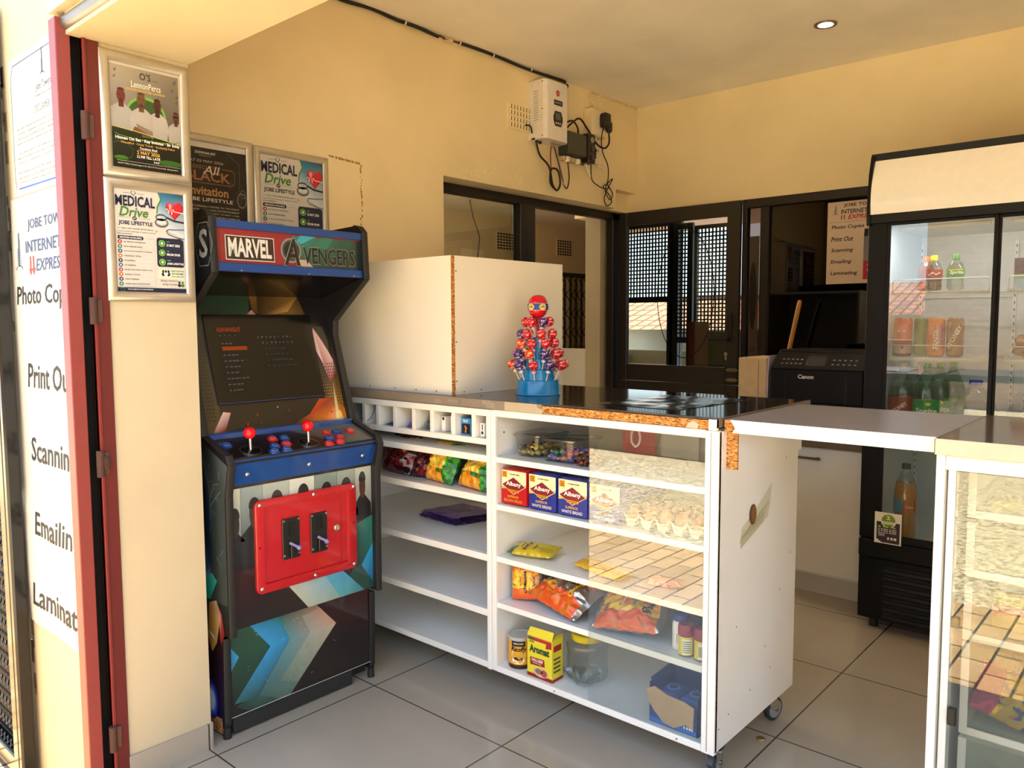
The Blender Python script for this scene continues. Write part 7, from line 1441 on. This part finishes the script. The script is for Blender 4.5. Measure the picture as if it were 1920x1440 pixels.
# charge controller (dark grey), junction box, white modem
T = thing('charge_controller', 'dark grey electronic box mounted below and right of the inverter', 'controller', (-2.8, 3.72, 2.28))
b = MB(); b.box(-2.8, -2.72, 3.585, 3.762, 2.228, 2.355, 'satin', H('#3b3d3a'), .005); part(b, 'housing', T)
b = MB(); b.box(-2.8, -2.712, 3.763, 3.835, 2.205, 2.37, 'satin', H('#161617'), .004)
for k in range(3): b.lathe([(.017, 0), (.017, .004), (.012, .006), (0, .005)], (-2.712, 3.80, 2.235 + k * .05), 'satin', H('#8f8f8a') if k == 2 else H('#3a2a28'), 18, ax=(1, 0, 0), caps=False)
for y in (3.77, 3.828):
    for z in (2.212, 2.362): b.cyl((-2.712, y, z), (-2.710, y, z), .003, .003, 'metal', H('#b9b9b4'), 8)
part(b, 'breaker_panel', T)
b = MB(); b.box(-2.8, -2.76, 3.60, 3.76, 2.20, 2.225, 'satin', H('#cbb894'), .003)
for y in (3.63, 3.73): b.lathe([(.015, -.03), (.017, -.02), (.017, .0), (.012, .0)], (-2.765, y, 2.222), 'satin', H('#e3dccb'), 14)
part(b, 'cable_gland', T)
T = thing('modem', 'white modem with red lettering mounted right of the dark grey box', 'modem', (-2.8, 3.92, 2.29))
b = MB(); b.box(-2.8, -2.765, 3.848, 3.985, 2.225, 2.36, 'satin', H('#e0d3c4'), .006); cv = Canvas(b, plane_fn((-2.7648, 3.848, 2.225), (0, 1, 0), (0, 0, 1)), 'print', .0004); cv.text('MA', .062, .068, .034, .017, H('#b0282a'), 1, .02); cv.rect(.015, .03, .018, .02, H('#8f867c'), 1); part(b, 'housing', T)
for p0, p1 in (((-2.76, 3.80, 2.205), (-2.75, 3.835, 2.135)), ((-2.77, 3.93, 2.215), (-2.75, 4.01, 2.20))):
    b = MB(); b.cyl(p0, p1, .008, .007, 'satin', H('#e0d4be'), 12); part(b, 'antenna', T)
# loose cables
def cable(lab, pts, r=.0045, col=BLACK, smooth=6):
    P_ = [Vector(p) for p in pts]; out = []
    for i in range(len(P_) - 1):
        p0, p1, p2, p3 = P_[max(i - 1, 0)], P_[i], P_[i + 1], P_[min(i + 2, len(P_) - 1)]
        for k in range(smooth):
            t = k / smooth; out.append(.5 * ((2 * p1) + (p2 - p0) * t + (2 * p0 - 5 * p1 + 4 * p2 - p3) * t * t + (3 * p1 - p0 - 3 * p2 + p3) * t ** 3))
    out.append(P_[-1]); b = MB(); b.tube(out, r, 'rubber', col, 8); return tag(b.build('cable', None, tuple(P_[0])), lab, 'cable')
X = -2.77
cable('black cable looping from the inverter over the grey box to the charger', [(X, 3.545, 2.34), (X, 3.60, 2.36), (X + .02, 3.66, 2.415), (X + .02, 3.73, 2.45), (X + .02, 3.80, 2.41), (X + .03, 3.88, 2.335), (X + .04, 3.95, 2.315), (X + .05, 3.985, 2.35), (X + .055, 3.975, 2.41)], .0055)
cable('short black cable hoop above the dark grey box', [(X, 3.60, 2.335), (X + .01, 3.61, 2.40), (X + .02, 3.66, 2.425), (X + .02, 3.71, 2.395), (X + .01, 3.73, 2.35)], .005)
cable('thin black charger lead ending in a tied bundle', [(X + .05, 3.925, 2.425), (X + .04, 3.92, 2.36), (X + .03, 3.95, 2.29), (X + .02, 4.02, 2.22), (X + .01, 4.03, 2.13), (X, 4.0, 2.10), (X, 4.06, 2.06), (X, 4.09, 2.02), (X, 4.04, 1.99), (X, 4.01, 2.03), (X, 4.05, 2.10), (X, 4.10, 2.16), (X, 4.05, 2.13), (X, 4.02, 2.08), (X, 4.07, 2.03), (X, 4.10, 2.07), (X, 4.04, 2.12)], .0032)
cable('thin black lead from the modem base to the tied bundle', [(X, 3.87, 2.22), (X, 3.88, 2.13), (X, 3.94, 2.10), (X, 4.02, 2.09), (X, 4.06, 2.10)], .0032)
cable('black cable hanging in loops under the inverter', [(-2.76, 3.35, 2.25), (-2.76, 3.38, 2.19), (-2.76, 3.46, 2.14), (-2.76, 3.49, 2.05), (-2.76, 3.53, 2.02), (-2.76, 3.56, 2.06), (-2.76, 3.54, 2.13), (-2.76, 3.48, 2.13), (-2.76, 3.47, 2.06), (-2.76, 3.50, 2.03)], .0055)
cable('brown cable loop between the inverter and the grey box gland', [(-2.74, 3.48, 2.25), (-2.75, 3.53, 2.17), (-2.75, 3.58, 2.06), (-2.75, 3.61, 2.04), (-2.75, 3.63, 2.10), (-2.76, 3.63, 2.19)], .004, H('#4a3324'))
cable('thin red cable under the inverter', [(-2.74, 3.455, 2.25), (-2.75, 3.46, 2.20), (-2.75, 3.465, 2.13)], .0035, H('#8f2f28'))
cable('thick pale cable under the inverter', [(-2.74, 3.51, 2.25), (-2.75, 3.53, 2.19), (-2.75, 3.56, 2.12), (-2.75, 3.58, 2.05)], .0045, H('#a8977a'))
cable('black cable from the air vent to the inverter back', [(-2.79, 3.29, 2.34), (-2.77, 3.31, 2.335), (-2.77, 3.325, 2.30)], .0045)
for i in range(3): cable('short black jumper lead between the breaker panel and the modem, %s' % ('uppermost', 'middle one', 'lowest')[i], [(-2.715, 3.825, 2.30 - i * .022), (-2.72, 3.85, 2.285 - i * .02), (-2.745, 3.865, 2.27 - i * .012)], .004)
# main cable along the ceiling with clips
T = thing('ceiling_cable', 'long black cable clipped along the top of the left wall', 'cable', (-2.79, 2.5, 2.64))
pts = [(-2.785, y, 2.64 + .004 * sin(y * 9) + .003 * sin(y * 23)) for y in [1.2 + k * .05 for k in range(31)]]
b = MB(); b.tube([p for p in pts if p[1] < 2.68], .008, 'rubber', H('#1c1a19'), 8); b.tube([(-2.785, y, 2.64 + .004 * sin(y * 9)) for y in [2.79 + k * .04 for k in range(22)]] + [(-2.785, 3.66, 2.625), (-2.785, 3.64, 2.60), (-2.785, 3.60, 2.56)], .008, 'rubber', H('#1c1a19'), 8); part(b, 'cable_run', T)
b = MB(); b.tube([(-2.785, 2.66, 2.64), (-2.782, 2.70, 2.632), (-2.784, 2.74, 2.637), (-2.785, 2.80, 2.64)], .005, 'rubber', H('#6b3226'), 8); b.box(-2.792, -2.778, 2.69, 2.745, 2.625, 2.645, 'satin', H('#dccbab'), .004); part(b, 'spliced_joint', T)
for y in (2.44, 2.79, 3.03, 3.33, 3.64):
    b = MB(); b.lathe([(.010, -.004), (.012, -.004), (.012, .004), (.010, .004)], (-2.785, y, 2.641), 'satin', H('#ece0c8'), 14, ax=(0, 1, 0), caps=False); part(b, 'cable_clip', T)
